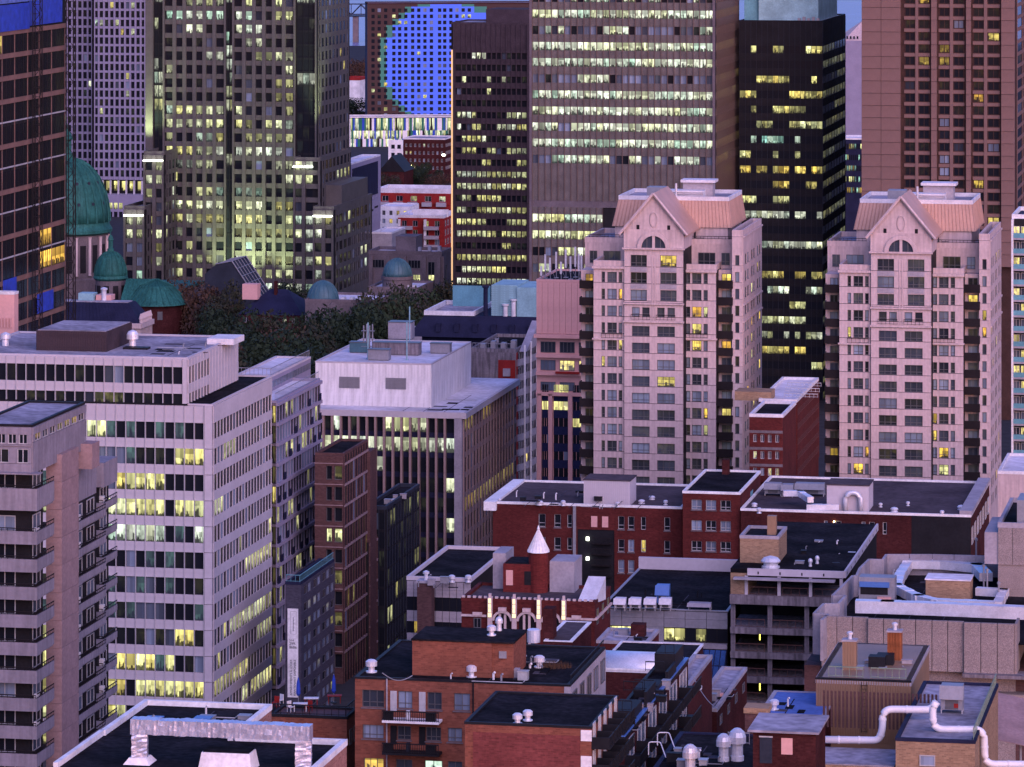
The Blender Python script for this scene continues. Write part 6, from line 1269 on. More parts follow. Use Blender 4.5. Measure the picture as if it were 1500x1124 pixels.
for i, (px, py, h) in enumerate(((1441, 872, 3.4), (1446, 874, 3.0), (1463, 886, 2.4), (1430, 830, 3.2), (1478, 838, 5.0), (1474, 866, 5.5))):
    t_ = thing('vent_post', 'slim metal vent post on the walled roof', 'pole', ZP(px, py, 0), 0, 'vent posts on the walled roof'); raw('post', *tube([(0, 0, 0), (0, 0, h)], .11, 6), 'grey_metal', t_); raw('cap', *lathe([(.2, h), (.2, h + .25), (.04, h + .35)], 8), 'grey_metal', t_)
b = Bld('aggregate_stair_block', 'pale aggregate block with a blue-grey rooftop cabin at the picture edge', 'building', 1462, 1570, None, 500, D=20); zt = b.z(776); b.core(0, zt, 'aggregate'); b.roof(zt, 'roof_black', .6, pm='lilac_concrete')
for i in range(5): b.piece('aggregate_panel', 'F', b.W * i / 5 + .03, b.W * (i + 1) / 5 - .03, b.z(830), zt, 0, .2, 'aggregate')
b.box('side_screen', -1.6, 0, 0, 12, b.z(830), zt - .6, 'lilac_concrete'); b.box('cabin', b.x(1488), b.W, 2, 8, zt, zt + 3, 'grey_metal'); b.done()
# ---------------------------------------------------------------- orange brick apartment house in the foreground
b = Bld('orange_brick_apartments', 'orange brick apartment house with balconies, brick penthouse and flat black roofs', 'apartment building', 520, 835, 886, 360); g = random.Random(14)
O, zt = 'orange_brick', None
zt = b.z(1006); b.box('wall', 0, b.W, .3, b.D, 0, zt, O); b.roof(zt, 'roof_black', .18, .3, pm='black_metal')
def lfo(i, j): return (.8, .2, g.random(), 0) if g.random() < .07 else (0, .2, g.random(), g.uniform(.5, 1) if g.random() < .55 else .1)
def zl(s, px, py): return H - (py - YH) * (s.d + (s.W - s.x(px)) * s.n) / F          # height of a pixel on the front wall
rows = [((530.5, 562.7, 3), (583, 604, 2), (626, 647, 2), (665, 688.5, 2)), ((531, 562, 3), (582, 602, 2), (624, 646, 3), (656, 677, 2)), ((533, 562, 3), (580, 604, 2), (622, 648, 2), (656, 677, 2))]
xa = b.x(700)
for r_, (ws, y0, y1) in enumerate(zip(rows, (1013, 1064, 1113), (1038.5, 1084.5, 1136))):
    zr0, zr1 = zl(b, 600, y1), zl(b, 600, y0); zup = zt if r_ == 0 else zl(b, 600, (1038.5, 1084.5)[r_ - 1]); e = [0]
    b.piece('brick_wall', 'F', 0, xa, zr1, zup, -.3, 0, O)
    for a, c, n in ws: e += [b.x(a), b.x(c)]; b.window('F', b.x(a), b.x(c), zr0, zr1, -.2, lfo(0, 0) if r_ < 2 else (.9 if a in (533, 622) else 0, .2 if a == 533 else .8, g.random(), .2), 'frame_grey', n, 2, t=.06); b.piece('sill', 'F', b.x(a) - .1, b.x(c) + .1, zr0 - .12, zr0 - .01, 0, .1, 'stone_grey')
    e.append(xa)
    for a, c in zip(e[::2], e[1::2]): b.piece('brick_wall', 'F', a, c, zr0, zr1, -.3, 0, O)
    if r_ < 2:
        for q in (572, 614): b.piece('balcony_door', 'F', b.x(q), b.x(q + 9.5), zl(b, q, (1042, 1090)[r_]), zr1, .01, .07, 'frame_light' if r_ == 0 else 'black_metal')
        zb = zl(b, 600, (1055, 1102)[r_]); bl = b.mesh('balcony', multi_box([(b.x(565), b.x(648), -1.5, -.02, zb, zb + .2)]), 'white_paint' if r_ == 0 else 'black_metal')
        rail(b, 'F', b.x(565), b.x(648), zb + .2, 1.46, .85, 'black_metal', parent=bl, n=26)
        for q in (566, 628): b.box('balcony_planter', b.x(q), b.x(q + 14), -1.35, -.9, zb + .2, zb + .9, 'black_metal', parent=bl)
        b.box('balcony_chair', b.x(598), b.x(603), -1.0, -.6, zb + .2, zb + .95, 'white_paint' if r_ == 0 else 'steel_dark', parent=bl)
b.piece('brick_wall', 'F', 0, xa, 0, zl(b, 600, 1136), -.3, 0, O)
b.piece('brick_wall', 'F', xa, b.W - .5, zl(b, 780, 1017.5), zt, -.3, 0, O); b.piece('brick_wall', 'F', xa, b.W - .5, 0, zl(b, 780, 1048), -.3, 0, O); b.piece('brick_wall', 'F', xa, b.x(730), zl(b, 780, 1048), zl(b, 780, 1017.5), -.3, 0, O)
for k in range(3): b.window('F', b.x(730.7 + 33 * k), b.x(762.5 + 33 * k), zl(b, 780, 1048), zl(b, 780, 1017.5), -.2, (0, 0, g.random(), 1.0), 'frame_light', 1, 1, t=.07)
b.piece('corner_post', 'F', b.W - .5, b.W, 0, zt, -.3, .02, 'lilac_concrete'); b.piece('flank_wall', 'R', 0, b.D, 0, zt, 0, .08, 'lilac_concrete')
for k in range(5): b.window('R', b.D * (k + .2) / 5, b.D * (k + .75) / 5, zt - 2.6, zt - .6, .1, (0, 0, g.random(), .1 if k < 3 else .8), 'frame_grey', 2)
for q, m in ((567, 'lilac_concrete'), (693.5, 'black_metal')): b.mesh('downpipe', tube([(b.x(q), -.12, 0), (b.x(q), -.12, zt + .1)], .07, 6), m)
x0, y0 = b.rl(604, 990, zt); x1, _ = b.rl(757, 990, zt); xm = x0 + (x1 - x0) * .79
for nm, q in (('penthouse', (x0, xm, y0, y0 + 6)), ('penthouse', (xm, x1, y0 + .25, y0 + 6))): b.box(nm, *q, zt + .05, zt + 3.05, O)
b.box('penthouse_roof', x0 - .1, x1 + .1, y0 - .1, y0 + 6.1, zt + 3.05, zt + 3.2, 'roof_black'); b.box('vent_hatch', x1 - 1.25, x1 - .6, y0 + .1, y0 + .25, zt + 1.75, zt + 2.35, 'grey_metal')
rail(b, 'R', .5, b.D - .3, zt + .18, -.1, .7, 'black_metal')
# terrace wing on the left
w = Bld('', '', '', 398, 508, 523, 372, parent=b); zw = w.z(1054); w.core(0, zw, O); w.roof(zw, 'deck_wood', .25, .2, pm='black_metal'); rail(w, 'F', .1, w.W - .1, zw + .25, -.1, .9, 'black_metal'); rail(w, 'R', .1, w.D - .1, zw + .25, -.1, .9, 'black_metal')
for k in range(2): w.window('R', w.D * (.2 + .4 * k), w.D * (.42 + .4 * k), w.z(1095), w.z(1072), .03, (0, 0, .3, .1), 'frame_grey', 1)
# front block on the right, with white quoins
f = Bld('', '', '', 681, 866, 905, 338, parent=b); zf = f.z(1068); f.core(0, zf, O); f.roof(zf, 'roof_black', .2, .25, pm='black_metal'); f.piece('recessed_brick', 'F', f.x(693), f.x(850), 0, f.z(1079), 0, .04, 'recess_brick')
for k in range(4): f.piece('quoin', 'F', f.x(851), f.W + .05, f.z(1070 + 38 * k + 16), f.z(1070 + 38 * k), .0, .08, 'white_paint')
for k in range(5):
    for j in range(3):
        zb = f.z(1098 + 40 * j); bl = f.mesh('balcony', multi_box([(f.W, f.W + 1.5, f.D * k / 5 + .1, f.D * (k + .8) / 5, zb, zb + .15), (f.W + 1.38, f.W + 1.45, f.D * k / 5 + .1, f.D * (k + .8) / 5, zb + .15, zb + .95), (f.W, f.W + 1.38, f.D * k / 5 + .1, f.D * k / 5 + .17, zb + .15, zb + .95)]), 'black_metal'); rail(f, 'R', f.D * k / 5 + .1, f.D * (k + .8) / 5, zb + .15, 1.45, .9, 'black_metal', parent=bl); f.window('R', f.D * (k + .2) / 5, f.D * (k + .6) / 5, zb + .15, zb + 2.0, .03, (0, 0, g.random(), .7), 'frame_light', 2)
b.done()
for px, py, s_, k, z_, lab in ((691, 992, .95, 0, zt, 'stubby silver vent before the brick penthouse'), (790, 978, .95, 0, zt, 'silver vent beside the dry weeds on the orange brick roof'), (512 + 32, 985, 1.0, 0, zt, 'silver vent at the corner of the orange brick roof'), (758, 1061, .8, 0, zf, 'silver vent below the triple window'), (773, 1056, .8, 0, zf, 'squat silver vent just behind the other below the triple window'), (720, 931, .8, 0, zt + 3.2, 'small silver vent on the brick penthouse'), (731, 924, .6, 2, zt + 3.2, 'tall silver vent on the brick penthouse')):
    vent(lab, rp(px, py, z_ + .05), s_, k)
def weeds():
    g = random.Random(5); V, Fc = [], []
    for i in range(420):
        a, r_ = g.uniform(0, 6.3), g.random() ** .5 * 1.5; x, y, h = math.cos(a) * r_, math.sin(a) * r_ * .6, g.uniform(.15, .6); k = len(V); V += [(x - .02, y, 0), (x + .02, y, 0), (x + g.uniform(-.2, .2), y + g.uniform(-.2, .2), h)]; Fc.append((k, k + 1, k + 2))
    o = raw('weeds', V, Fc, 'leaf_rust', None, rp(812, 978, zt + .06)); tag(o, 'dry reddish weeds growing on the black roof', 'weeds', kind='stuff')
weeds()
for px, py, lab in ((437, 1034, 'closed blue parasol beside the white table'), (489, 1030, 'closed blue parasol beside the red table')):
    t_ = thing('parasol', lab, 'parasol', rp(px, py, zw + .06), 0, 'closed parasols'); raw('pole', *tube([(0, 0, 0), (0, 0, 2.6)], .035, 6), 'grey_metal', t_); raw('canopy', *lathe([(.10, .9), (.2, 1.1), (.16, 2.0), (.03, 2.55)], 10), 'blue_paint', t_); raw('base', *lathe([(.3, 0), (.3, .08)], 12), 'black_metal', t_)
for px, py, m, lab in ((440, 1042, 'white_paint', 'white patio table on the brick terrace'), (456, 1034, 'red_panel', 'low red bench with a white top on the terrace'), (490, 1030, 'red_panel', 'red patio table under the parasol')):
    t_ = thing('patio_table', lab, 'table', rp(px, py, zw + .06)); raw('top', *multi_box([(-.65, .65, -.4, .4, .66, .72)]), 'white_paint' if 'white' in lab else m, t_)
    for x in (-.55, .5):
        for y in (-.33, .28): raw('leg', *multi_box([(x, x + .05, y, y + .05, 0, .66)]), m, t_)
for px, py, m, lab in ((410, 1033, 'white_paint', 'white chair by the terrace railing'), (404, 1036, 'red_panel', 'red chair by the terrace railing'), (426, 1043, 'white_paint', 'white chair by the white patio table'), (452, 1042, 'red_panel', 'red chair between the two tables')):
    t_ = thing('patio_chair', lab, 'chair', rp(px, py, zw + .06), R.uniform(-1, 1)); raw('seat', *multi_box([(-.25, .25, -.25, .25, .42, .47)]), m, t_); raw('backrest', *multi_box([(-.25, .25, .2, .25, .47, .95)]), m, t_)
    for x in (-.24, .2):
        for y in (-.24, .2): raw('leg', *multi_box([(x, x + .04, y, y + .04, 0, .42)]), m, t_)
# ---------------------------------------------------------------- dark balcony block, vaulted roof, small brick blocks
b = Bld('dark_balcony_block', 'dark brick block stepped with black-railed terraces beside the orange apartments', 'apartment building', 872, 915, 1008, 362); g = random.Random(8)
zt = b.z(1085); b.core(0, zt, 'dark_brick'); b.roof(zt, 'roof_black', .3, .25, pm='black_metal')
for k in range(6):
    u0, u1 = b.D * k / 6, b.D * (k + .85) / 6
    for j in range(3): zb = zt - 2.2 - 2.7 * j; bl = b.mesh('balcony', multi_box([(b.W, b.W + 1.4, u0, u1, zb, zb + .14), (b.W + 1.28, b.W + 1.34, u0, u1, zb + .14, zb + .95), (b.W, b.W + 1.28, u0, u0 + .06, zb + .14, zb + .95)]), 'black_metal'); rail(b, 'R', u0, u1, zb + .14, 1.35, .95, 'black_metal', parent=bl); b.window('R', u0 + .4, u1 - .6, zb + .14, zb + 2.0, .03, (0, 0, g.random(), .6), 'frame_light', 2)
    st = b.box('roof_terrace', .3 if k % 2 else 2.5, b.W - .3, u0 + .1, u1, zt + .06, zt + .8 + .5 * (k % 3), 'black_metal'); rail(b, 'F', .4, b.W - .4, zt + .8 + .5 * (k % 3), -u0 - .2, .9, 'black_metal')
b.piece('blue_coping', 'R', 0, b.D, zt + .3, zt + .42, -.3, .05, 'blue_cabinet'); b.done()
b = Bld('vaulted_roof_block', 'low block under a silver barrel-vaulted roof with a lit terrace room', 'building', 872, 996, 1030, 425); zt = b.z(988); b.core(0, zt, 'dark_brick'); b.roof(zt, 'roof_black', .2, .2, pm='parapet_white')
n = 12; V = [(x, 2.2 - 2.0 * math.cos(math.pi * i / n), zt + .2 + 1.5 * math.sin(math.pi * i / n)) for x in (.4, b.W - .2) for i in range(n + 1)]; b.mesh('vault', (V, [(i, i + n + 1, i + n + 2, i + 1) for i in range(n)] + [tuple(range(n + 1)), tuple(range(2 * n + 1, n, -1))]), 'silver', smooth=True); b.piece('vault_gutter', 'F', 0, b.W, zt + .2, zt + .4, -.15, .1, 'white_paint')
for k in range(4): b.pane('R', .6 + 2.2 * k, 2.6 + 2.2 * k, zt - 1.6, zt - .3, .04, (.7 if k in (0, 2) else .2, .5, R.random(), 0))
b.done()
b = low_block('small_brick_block', 'small red brick block with a blue-grey roof beside the ornate hall', 874, 949, 966, 450, 945, 'red_brick', 'roof_gravel', None, par=.35, pm='lilac_concrete', D=7.5); b.window('F', b.W * .3, b.W * .5, b.z(968), b.z(951), .03, (0, 0, .3, .2), 'frame_grey', 1); b.window('F', b.W * .72, b.W * .92, b.z(968), b.z(951), .03, (0, 0, .6, .2), 'frame_grey', 1); b.box('brick_vent', b.x(915), b.x(935), 4, 5.5, b.z(945), b.z(945) + 1.4, 'dark_brick'); b.done()
b = low_block('brown_shed_block', 'brown-roofed brick block before the ornate hall', 797, 838, 866, 440, 941, 'dark_brick', 'roof_brownish', None, par=.1, pm='white_paint'); b.box('chimney', b.x(795) - .2, b.x(812) - .3, 1, 3, b.z(941), b.z(941) + 3.2, 'dark_brick'); b.mesh('tank', lathe([(.7, b.z(944)), (.7, b.z(926)), (.6, b.z(925)), (.1, b.z(924))], 14), 'silver', at=(-1.2, .5, 0)); b.done()
b = low_block('red_end_wall_block', 'narrow red brick block with a tall windowless flank', 980, 1008, 1043, 412, 1010, 'red_brick', 'roof_gravel', None, par=.4, pm='lilac_concrete'); b.box('flank_vent', b.W, b.W + .3, b.D * .4, b.D * .45, b.z(1030), b.z(1025), 'white_paint'); b.done()
b = low_block('skylight_brick_block', 'brick block with a round opening in its grey roof beside a leafy tree', 1012, 1050, 1094, 432, 1043, 'dark_brick', 'roof_gravel', None, par=.35, pm='lilac_concrete'); cx_, cy_ = b.W * .55, b.D * .32
b.mesh('roof_well', lathe([(1.25, b.z(1043) + .07), (1.25, b.z(1043) + .3), (1.1, b.z(1043) + .3), (1.1, b.z(1043) + .1)], 20), 'black_metal', at=(cx_, cy_, 0)); b.box('well_lining', cx_ - .3, cx_ + .8, cy_ - .2, cy_ + .5, b.z(1043) + .07, b.z(1043) + .45, 'salmon_stucco')
for k in range(4): b.window('R', b.D * (k + .3) / 4, b.D * (k + .6) / 4, b.z(1068), b.z(1054), .03, (0, 0, .5, .2), 'frame_grey', 1)
b.done()
b = Bld('yard_terrace', 'raised brick yard between the skylight block and the chimney', 'terrace', 1020, 1102, None, 380, D=26); b.core(0, 38.5, 'dark_brick'); b.roof(38.5, 'roof_black', .5, .2, pm='dark_brick'); b.done()
t_ = thing('tree', 'bright green leafy tree between the brick yards', 'tree', ((1068 - CX) * 392 / F, 392, 38.56)); o = raw('trunk', *merge(tube([(0, 0, 0), (.1, 0, 2.5), (0, .1, 5)], .12, 6), *[tube([(0, 0, 1.6 + .4 * i), (math.cos(i * 1.3) * 1.1, math.sin(i * 1.3) * 1.1, 3.2 + .5 * i)], .05, 5) for i in range(6)]), 'bark', t_)
leaf_mat('leaf_bright', (.03, .07, .015), (.10, .17, .03)); link(bpy.data.objects.new('crown', crown_mesh(50, 'leaf_bright', 2.3, 6.2, 2200, .16)), t_)
# ---------------------------------------------------------------- roofs at the bottom edge
b = low_block('blue_roof_block', 'low block with a flat blue membrane roof', 1108, 1205, None, 395, 1056, 'dark_brick', 'blue_roof', None, par=.12, pm='lilac_concrete', D=13); vent('white box vent on the blue roof', rp(1134, 1040, b.z(1056) + .06), .9, 0); b.done()
b = Bld('stone_chimney', 'broad speckled stone chimney beside the blue roof', 'chimney', 1091, 1124, None, 372, D=2.2); b.core(0, b.z(1046), 'brown_brick', 'shaft'); b.box('cap', -.1, b.W + .1, -.1, 2.3, b.z(1046), b.z(1038), 'tan_brick'); b.done()
b = Bld('dark_brick_hut', 'dark brick roof hut with a steel door and a boarded window', 'hut', 1103, 1195, 1209, 345); zt = b.z(1075); b.core(0, zt, 'dark_brick'); b.box('roof_slab', -.4, b.W + .3, -.4, b.D + .2, zt, zt + .18, 'roof_gravel')
b.piece('door', 'F', b.x(1113), b.x(1131), b.z(1121), b.z(1083), 0, .06, 'steel_dark'); b.piece('door_frame', 'F', b.x(1112), b.x(1132), b.z(1083), b.z(1081), 0, .1, 'frame_light'); b.piece('boarded_window', 'F', b.x(1144.5), b.x(1161), b.z(1107), b.z(1083), 0, .05, 'salmon_stucco'); b.done()
b = low_block('vent_roof_block', 'dark flat roof crowded with big silver mushroom vents', 905, 1098, None, 335, 1206, 'dark_brick', 'roof_black', None, par=.2, pm='slate_blue', D=33); zv = b.z(1206) + .06; rail(b, 'F', b.x(990), b.W - 4, zv, -b.D + 3.5, 1.0, 'grey_metal'); b.done()
for px, py, s_, lab in ((1060, 1115, 1.15, 'tall silver mushroom vent with a twin beside it'), (1080, 1114, 1.35, 'larger silver mushroom vent on the dark roof'), (1011, 1133, 1.2, 'lone silver mushroom vent on the dark roof')): vent(lab, rp(px, py, zv), s_, 2)
for i, (px, py) in enumerate(((963, 1092), (950, 1106))): t_ = thing('roof_ladder', 'bent pale ladder rail over the dark roof edge', 'ladder', rp(px, py, zv), 0, 'ladder rails'); raw('rail', *tube(rounded([(0, 0, 0), (0, 0, 1.1), (1.0, 0, 1.1), (1.4, -2, .2)], .25), .05, 6), 'white_pipe', t_)
# ---------------------------------------------------------------- ribbed tan plant building and white pipe
b = Bld('ribbed_tan_plant', 'ribbed tan metal plant building with a railed roof', 'plant building', 1195.5, 1334, 1361, 400); zt = b.z(998); b.core(0, zt, 'tan_metal'); b.roof(zt - .5, 'roof_gravel', .5, .5, pm='lilac_concrete'); b.box('rim', -.08, b.W + .08, -.08, 0, zt - .15, zt + .05, 'black_metal')
for k in range(38): b.piece('rib', 'F', b.W * k / 38, b.W * k / 38 + b.W / 76, b.z(1090), zt - .15, 0, .09, 'tan_metal')
for q in (1262, 1270): b.piece('ladder_rail', 'F', b.x(q), b.x(q) + .05, b.z(1075), zt - .2, .25, .3, 'black_metal')
for k in range(14): b.piece('ladder_rung', 'F', b.x(1262) + .05, b.x(1270), b.z(1074 - 5.2 * k), b.z(1074 - 5.2 * k) + .04, .26, .29, 'black_metal')
rail(b, 'F', b.x(1212), b.x(1263), zt, -.9, 1.0, 'rail_green', n=5); rail(b, 'F', b.x(1274), b.x(1326), zt, -.9, 1.0, 'rail_green', n=5)
for px, py, w_, h_, m in ((1244, 989, 1.3, 2.7, 'tan_metal'), (1310, 975, 1.35, 2.7, 'rust_metal')):
    x, y = b.rl(px, py, zt - .5); ck = b.box('chimney', x - w_ / 2, x + w_ / 2, y, y + 1.2, zt - .5, zt + h_, m)
    for k in range(5): b.box('rib', x - w_ / 2 + w_ * k / 5, x - w_ / 2 + w_ * (k + .5) / 5, y - .06, y, zt - .45, zt + h_, m, parent=ck)
    b.box('cap', x - w_ / 2 - .08, x + w_ / 2 + .08, y - .1, y + 1.3, zt + h_, zt + h_ + .15, 'lilac_concrete', parent=ck); b.mesh('flue', lathe([(.2, zt + h_), (.2, zt + h_ + .6), (.3, zt + h_ + .6), (.3, zt + h_ + .8), (.05, zt + h_ + .9)], 10), 'silver', parent=ck, at=(x, y + .6, 0))
for px, py in ((1272, 985), (1284, 982)): x, y = b.rl(px, py, zt - .5); b.box('fan_box', x, x + 1.6, y, y + 1.4, zt - .45, zt + 1.0, 'black_metal')
b.done()
b = Bld('tan_brick_annex', 'tan brick annex with grey roof under the white pipe', 'building', 1312, 1428, 1462, 374); zt = b.z(1090); b.core(0, zt, 'tan_brick'); b.roof(zt, 'roof_gravel', .3, .3, pm='slate_blue'); b.window('F', b.x(1347), b.x(1370), b.z(1125), b.z(1109), .03, (0, 0, .3, 1), 'frame_light', 1); rail(b, 'R', .3, b.D - .3, zt + .3, -.2, 1.0, 'rail_green'); ZA = zt
b.box('lower_wing', -9, -.1, .5, 8, 0, zt - 2.5, 'tan_brick'); b.box('lower_wing_roof', -8.8, -.2, .7, 7.8, zt - 2.5, zt - 2.4, 'roof_gravel'); rail(b, 'F', -8, 0, zt - 4.2, .8, 1.0, 'rail_green')
for k in range(30): b.box('fence_slat', -8.5 + k * .36, -8.3 + k * .36, 17, 17.05, zt - 2.5, zt + .9, 'brown_brick')
b.done()
t_ = ac_unit('grey box chiller with a red label beside the white pipe', rp(1378, 1046, ZA), 2.0, 1.6, 2.6, -.19, 'grey_metal'); raw('label_plate', *multi_box([(1.2, 1.6, -.03, -.005, .6, 1.0)]), 'red_panel', t_)
def pipe_run(name, label, pts, r, d0, d1):
    n = len(pts) - 1; W_ = [Vector(((x - CX) * (d0 + (d1 - d0) * i / n) / F, d0 + (d1 - d0) * i / n, H - (y - YH) * (d0 + (d1 - d0) * i / n) / F)) for i, (x, y) in enumerate(pts)]
    t_ = thing(name, label, 'pipe', W_[0]); V, Fc = tube([p - W_[0] for p in rounded(W_, .9, 6)], r, 14); o = raw('pipe', V, Fc, 'white_pipe', t_, smooth=True)
    for a, c in zip(W_, W_[1:]):
        k = max(1, int((c - a).length / 2.5))
        for i in range(1, k + 1): p = a.lerp(c, i / (k + 1)) - W_[0]; d = (c - a).normalized() * .09; raw('collar', *tube([p - d, p + d], r * 1.1, 14), 'white_pipe', t_)
pz = lambda x, y: (1180 + x / 4.6875, 900 + y / 4.6875)
pipe_run('white_pipe', 'fat white pipe stepping up across the ribbed tan plant', [pz(90, 860), pz(505, 866), pz(528, 790), pz(530, 652), pz(860, 655), pz(905, 600)], .33, 384, 384)
pipe_run('white_pipe', 'fat white pipe dropping over the tan brick annex', [pz(895, 600), pz(872, 650), pz(878, 790), pz(1225, 792), pz(1232, 1030), pz(1560, 1032)], .33, 379, 379)
b = Bld('sloped_canopy', 'pinkish sloped canopy beyond the tan brick annex', 'canopy', 1448, 1540, None, 400, D=9); b.mesh('canopy_sheet', ([(0, 0, b.z(1085)), (b.W, 0, b.z(1100)), (b.W, 9, b.z(1062)), (0, 9, b.z(1044)), (0, 0, b.z(1086)), (b.W, 0, b.z(1101)), (b.W, 9, b.z(1063)), (0, 9, b.z(1045))], [(0, 1, 2, 3), (7, 6, 5, 4), (0, 4, 5, 1), (3, 2, 6, 7)]), 'pier_pink')
for x in (.3, b.W * .5): b.mesh('post', tube([(x, 1, 0), (x, 1, b.z(1092))], .12, 6), 'grey_metal')
b.done()
# ---------------------------------------------------------------- near roof with the long foil-wrapped duct
b = Bld('foil_duct_roof_block', 'near brick block with a black roof, thick white edges and a foil duct', 'building', 148, 340, None, 317.2, D=12); zt = b.z(1086); b.core(0, zt, 'stripe_brick'); b.box('roof', .35, b.W - .35, 0, b.D - .35, zt, zt + .05, 'roof_black'); b.box('parapet', -.05, b.W + .05, b.D - .35, b.D + .05, zt, zt + .45, 'white_paint'); b.box('parapet', -.05, .35, 0, b.D - .35, zt, zt + .45, 'white_paint'); b.box('parapet', b.W - .35, b.W + .05, 0, b.D - .35, zt, zt + .45, 'white_paint')
s = Bld('', '', '', 79, 452, None, 304, D=12, parent=b); s.core(0, zt - .02, 'stripe_brick'); s.box('roof', .3, s.W - .35, .3, s.D - .35, zt, zt + .045, 'roof_black'); s.box('parapet', s.W - .35, s.W + .06, 0, s.D + .05, zt, zt + .45, 'white_paint'); s.box('parapet', b.W + .3, s.W - .35, s.D - .3, s.D + .05, zt, zt + .45, 'white_paint'); s.box('parapet', -.06, .3, 0, s.D - .06, zt, zt + .45, 'white_paint')
b.done()
A_ = rp(205, 1118, zt); L_ = 12.3; u = Vector((math.cos(b.th), -math.sin(b.th), 0))
rect_duct('foil_duct', 'long foil-wrapped duct bridging the near black roof', [A_, A_ + Vector((0, 0, 2.2)), A_ + u * L_ + Vector((0, 0, 2.2)), A_ + u * L_ + Vector((0, 0, -.4))], 1.15, 1.1, 'foil')
t_ = thing('duct_curb', 'white flared curb under the foil duct', 'curb', A_, -b.th); raw('curb', [(-1, -1, .05), (1, -1, .05), (1, 1, .05), (-1, 1, .05), (-.65, -.65, .5), (.65, -.65, .5), (.65, .65, .5), (-.65, .65, .5)], [(0, 1, 5, 4), (1, 2, 6, 5), (2, 3, 7, 6), (3, 0, 4, 7), (4, 5, 6, 7)], 'white_paint', t_)
t_ = thing('white_hatch', 'white flared roof hatch below the foil duct', 'roof hatch', rp(335, 1126, zt), -b.th); raw('hatch', [(-2, -1.2, .05), (2, -1.2, .05), (2, 1.2, .05), (-2, 1.2, .05), (-1.8, -.9, 1.3), (1.8, -.9, 1.3), (1.8, .9, 1.3), (-1.8, .9, 1.3)], [(0, 1, 5, 4), (1, 2, 6, 5), (2, 3, 7, 6), (3, 0, 4, 7), (4, 5, 6, 7)], 'white_paint', t_); raw('lid', *multi_box([(-1.7, 1.7, -.8, .8, 1.3, 1.38)]), 'roof_black', t_)
for px, lab in ((226, 'flat blue-grey skylight by the back edge'), (298, 'flat blue-grey skylight beside the white hatch')): t_ = thing('skylight', lab, 'skylight', rp(px, 1062, zt), -b.th); raw('curb', *multi_box([(-.6, .6, -.5, .5, .05, .5)]), 'grey_metal', t_); raw('lens', *multi_box([(-.65, .65, -.55, .55, .5, .6)]), 'blue_cabinet', t_)

# ---------------------------------------------------------------- small gear and repairs on the flat roofs
mat('patch_dark', (.010, .009, .012), .9, .5, .5); mat('patch_grey', (.07, .065, .08), .9, .4, .5); mat('patch_pale', (.42, .40, .46), .9, .4, .5)
def find(label_part):
    return next(o for o in bpy.data.objects if o.parent is None and label_part in o.get('label', ''))
def clutter(label_part, z, pts, seed, pale=False, n=14, box=True):
    """patches, seams, stubs, conduits and drains on a roof; pts = photo pixels of two opposite roof corners (front-left, back-right)"""
    root = find(label_part); inv = (Matrix.Translation(root.location) @ Matrix.Rotation(root.rotation_euler.z, 4, 'Z')).inverted()
    a, c = inv @ rp(*pts[0], z), inv @ rp(*pts[1], z); x0, x1, y0, y1 = a.x, c.x, a.y, c.y; g = random.Random(seed); W, D = x1 - x0, y1 - y0
    if W < 1 or D < 1: return
    def add(nm, V, Fc, m):
        o = raw(nm, V, Fc, m, root); return o
    k = max(2, int(W / 3.2))
    for i in range(1, k): x = x0 + W * i / k; add('roof_seam', *multi_box([(x - .05, x + .05, y0, y1, z + .062, z + .075)]), 'patch_dark' if pale else 'patch_grey')
    for i in range(n):
        x, y = g.uniform(x0, x1 - .5), g.uniform(y0, y1 - .5); q = g.random()
        if q < .38: w, d = g.uniform(.6, min(3.4, W / 3)), g.uniform(.5, min(2.4, D / 3)); zz = z + .08 + .004 * i; add('roof_patch', *multi_box([(x, min(x + w, x1), y, min(y + d, y1), z + .06, zz)]), 'patch_dark' if g.random() < .6 else ('patch_grey' if pale else 'patch_grey'))
        elif q < .62: h = g.uniform(.35, .9); add('pipe_stub', *tube([(x, y, z), (x, y, z + h), (x + .14, y - .1, z + h + .12)], g.uniform(.06, .11), 7), g.choice(('grey_metal', 'parapet_white', 'black_metal')))
        elif q < .8: L_ = g.uniform(1.5, min(6, W * .6)); xx = min(x1, x + L_); add('conduit', *tube([(x, y, z + .16), (xx, y, z + .16), (xx, min(y1, y + g.uniform(.5, 2)), z + .16)], .045, 5), g.choice(('grey_metal', 'frame_light', 'black_metal')))
        elif box: w, d, h = g.uniform(.5, 1.2), g.uniform(.4, .9), g.uniform(.3, .9); add('roof_box', *multi_box([(x, x + w, y, y + d, z + .06, z + h), (x - .05, x + w + .05, y - .05, y + d + .05, z + h, z + h + .06)]), g.choice(('grey_metal', 'frame_light', 'lilac_concrete', 'black_metal')))
def top_of(label_part):           # level of the largest flat roof part of a thing
    rs = [o for o in find(label_part).children if o.name.split('.')[0] in ('roof', 'roof_deck')]
    return max(rs, key=lambda o: o.dimensions.x * o.dimensions.y).location.z
bpy.context.view_layer.update()
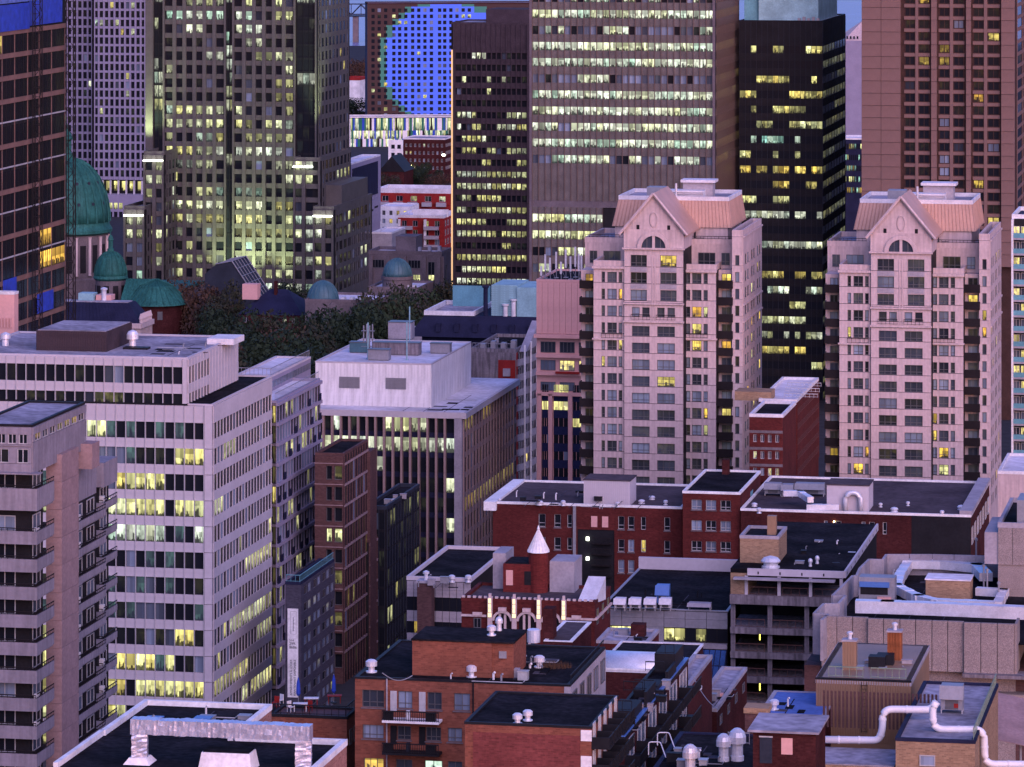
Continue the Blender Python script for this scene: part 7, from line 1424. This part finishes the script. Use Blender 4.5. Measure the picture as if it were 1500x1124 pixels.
for lab, p0, p1, n, pale, bx_ in (
    ('orange brick apartment house', (640, 1000), (820, 968), 26, False, True), ('low lilac panel-clad', (606, 862), (690, 846), 12, False, True), ('grey metal panel block', (905, 893), (1050, 874), 16, False, False),
    ('gutted concrete frame', (1150, 834), (1262, 800), 20, False, True), ('long dark red brick', (735, 742), (990, 724), 22, False, True), ('white precast office', (0, 590), (1, 589), 2, True, True),
    ('low black glass office', (552, 742), (600, 726), 8, False, True), ('near brick block with a black roof', (190, 1080), (385, 1046), 12, False, True), ('dark flat roof crowded', (960, 1135), (1080, 1096), 22, False, True),
    ('tan brick annex', (1345, 1082), (1440, 1045), 16, True, True), ('ribbed tan metal plant', (1215, 992), (1340, 972), 12, True, True), ('pinkish aggregate panel', (1230, 905), (1470, 830), 26, False, True), ('small red brick block', (884, 942), (955, 931), 8, True, True),
    ('brick block with a round opening', (1030, 1036), (1082, 1010), 8, True, True), ('concrete office with tall dark', (560, 602), (720, 580), 10, True, True), ('dark brick block stepped', (890, 1076), (985, 1010), 18, False, True), ('flat blue membrane', (1120, 1050), (1190, 1026), 7, True, False), ('curved balconies', (700, 512), (750, 498), 12, False, True)):
    try: clutter(lab, top_of(lab), (p0, p1), len(lab), pale, n, bx_)
    except (ValueError, StopIteration): pass
zu = b0 = None
o = max((q for q in find('white precast office').children if q.name.split('.')[0] == 'roof'), key=lambda q: q.location.z); clutter('white precast office', o.location.z, ((200, 521), (330, 506)), 77, True, 14, False); clutter('white precast office', o.location.z, ((5, 521), (50, 508)), 78, True, 6, False)
# a few aerial cables and a dish on the nearer roofs
for p, q, za, zb, lab in (((1012, 985), (1052, 1040), 47.5, 45.0, 'slack cable from the vaulted roof to the skylight block'), ((560, 986), (604, 990), 59.0, 58.2, 'thin cable along the orange brick roof')):
    A_, B2 = rp(*p, za), rp(*q, zb); pts = [A_.lerp(B2, i / 10) - Vector((0, 0, math.sin(math.pi * i / 10) * .5)) for i in range(11)]; tag(raw('cable', *tube([v - A_ for v in pts], .04, 5), 'grey_metal', None, A_), lab, 'cable')
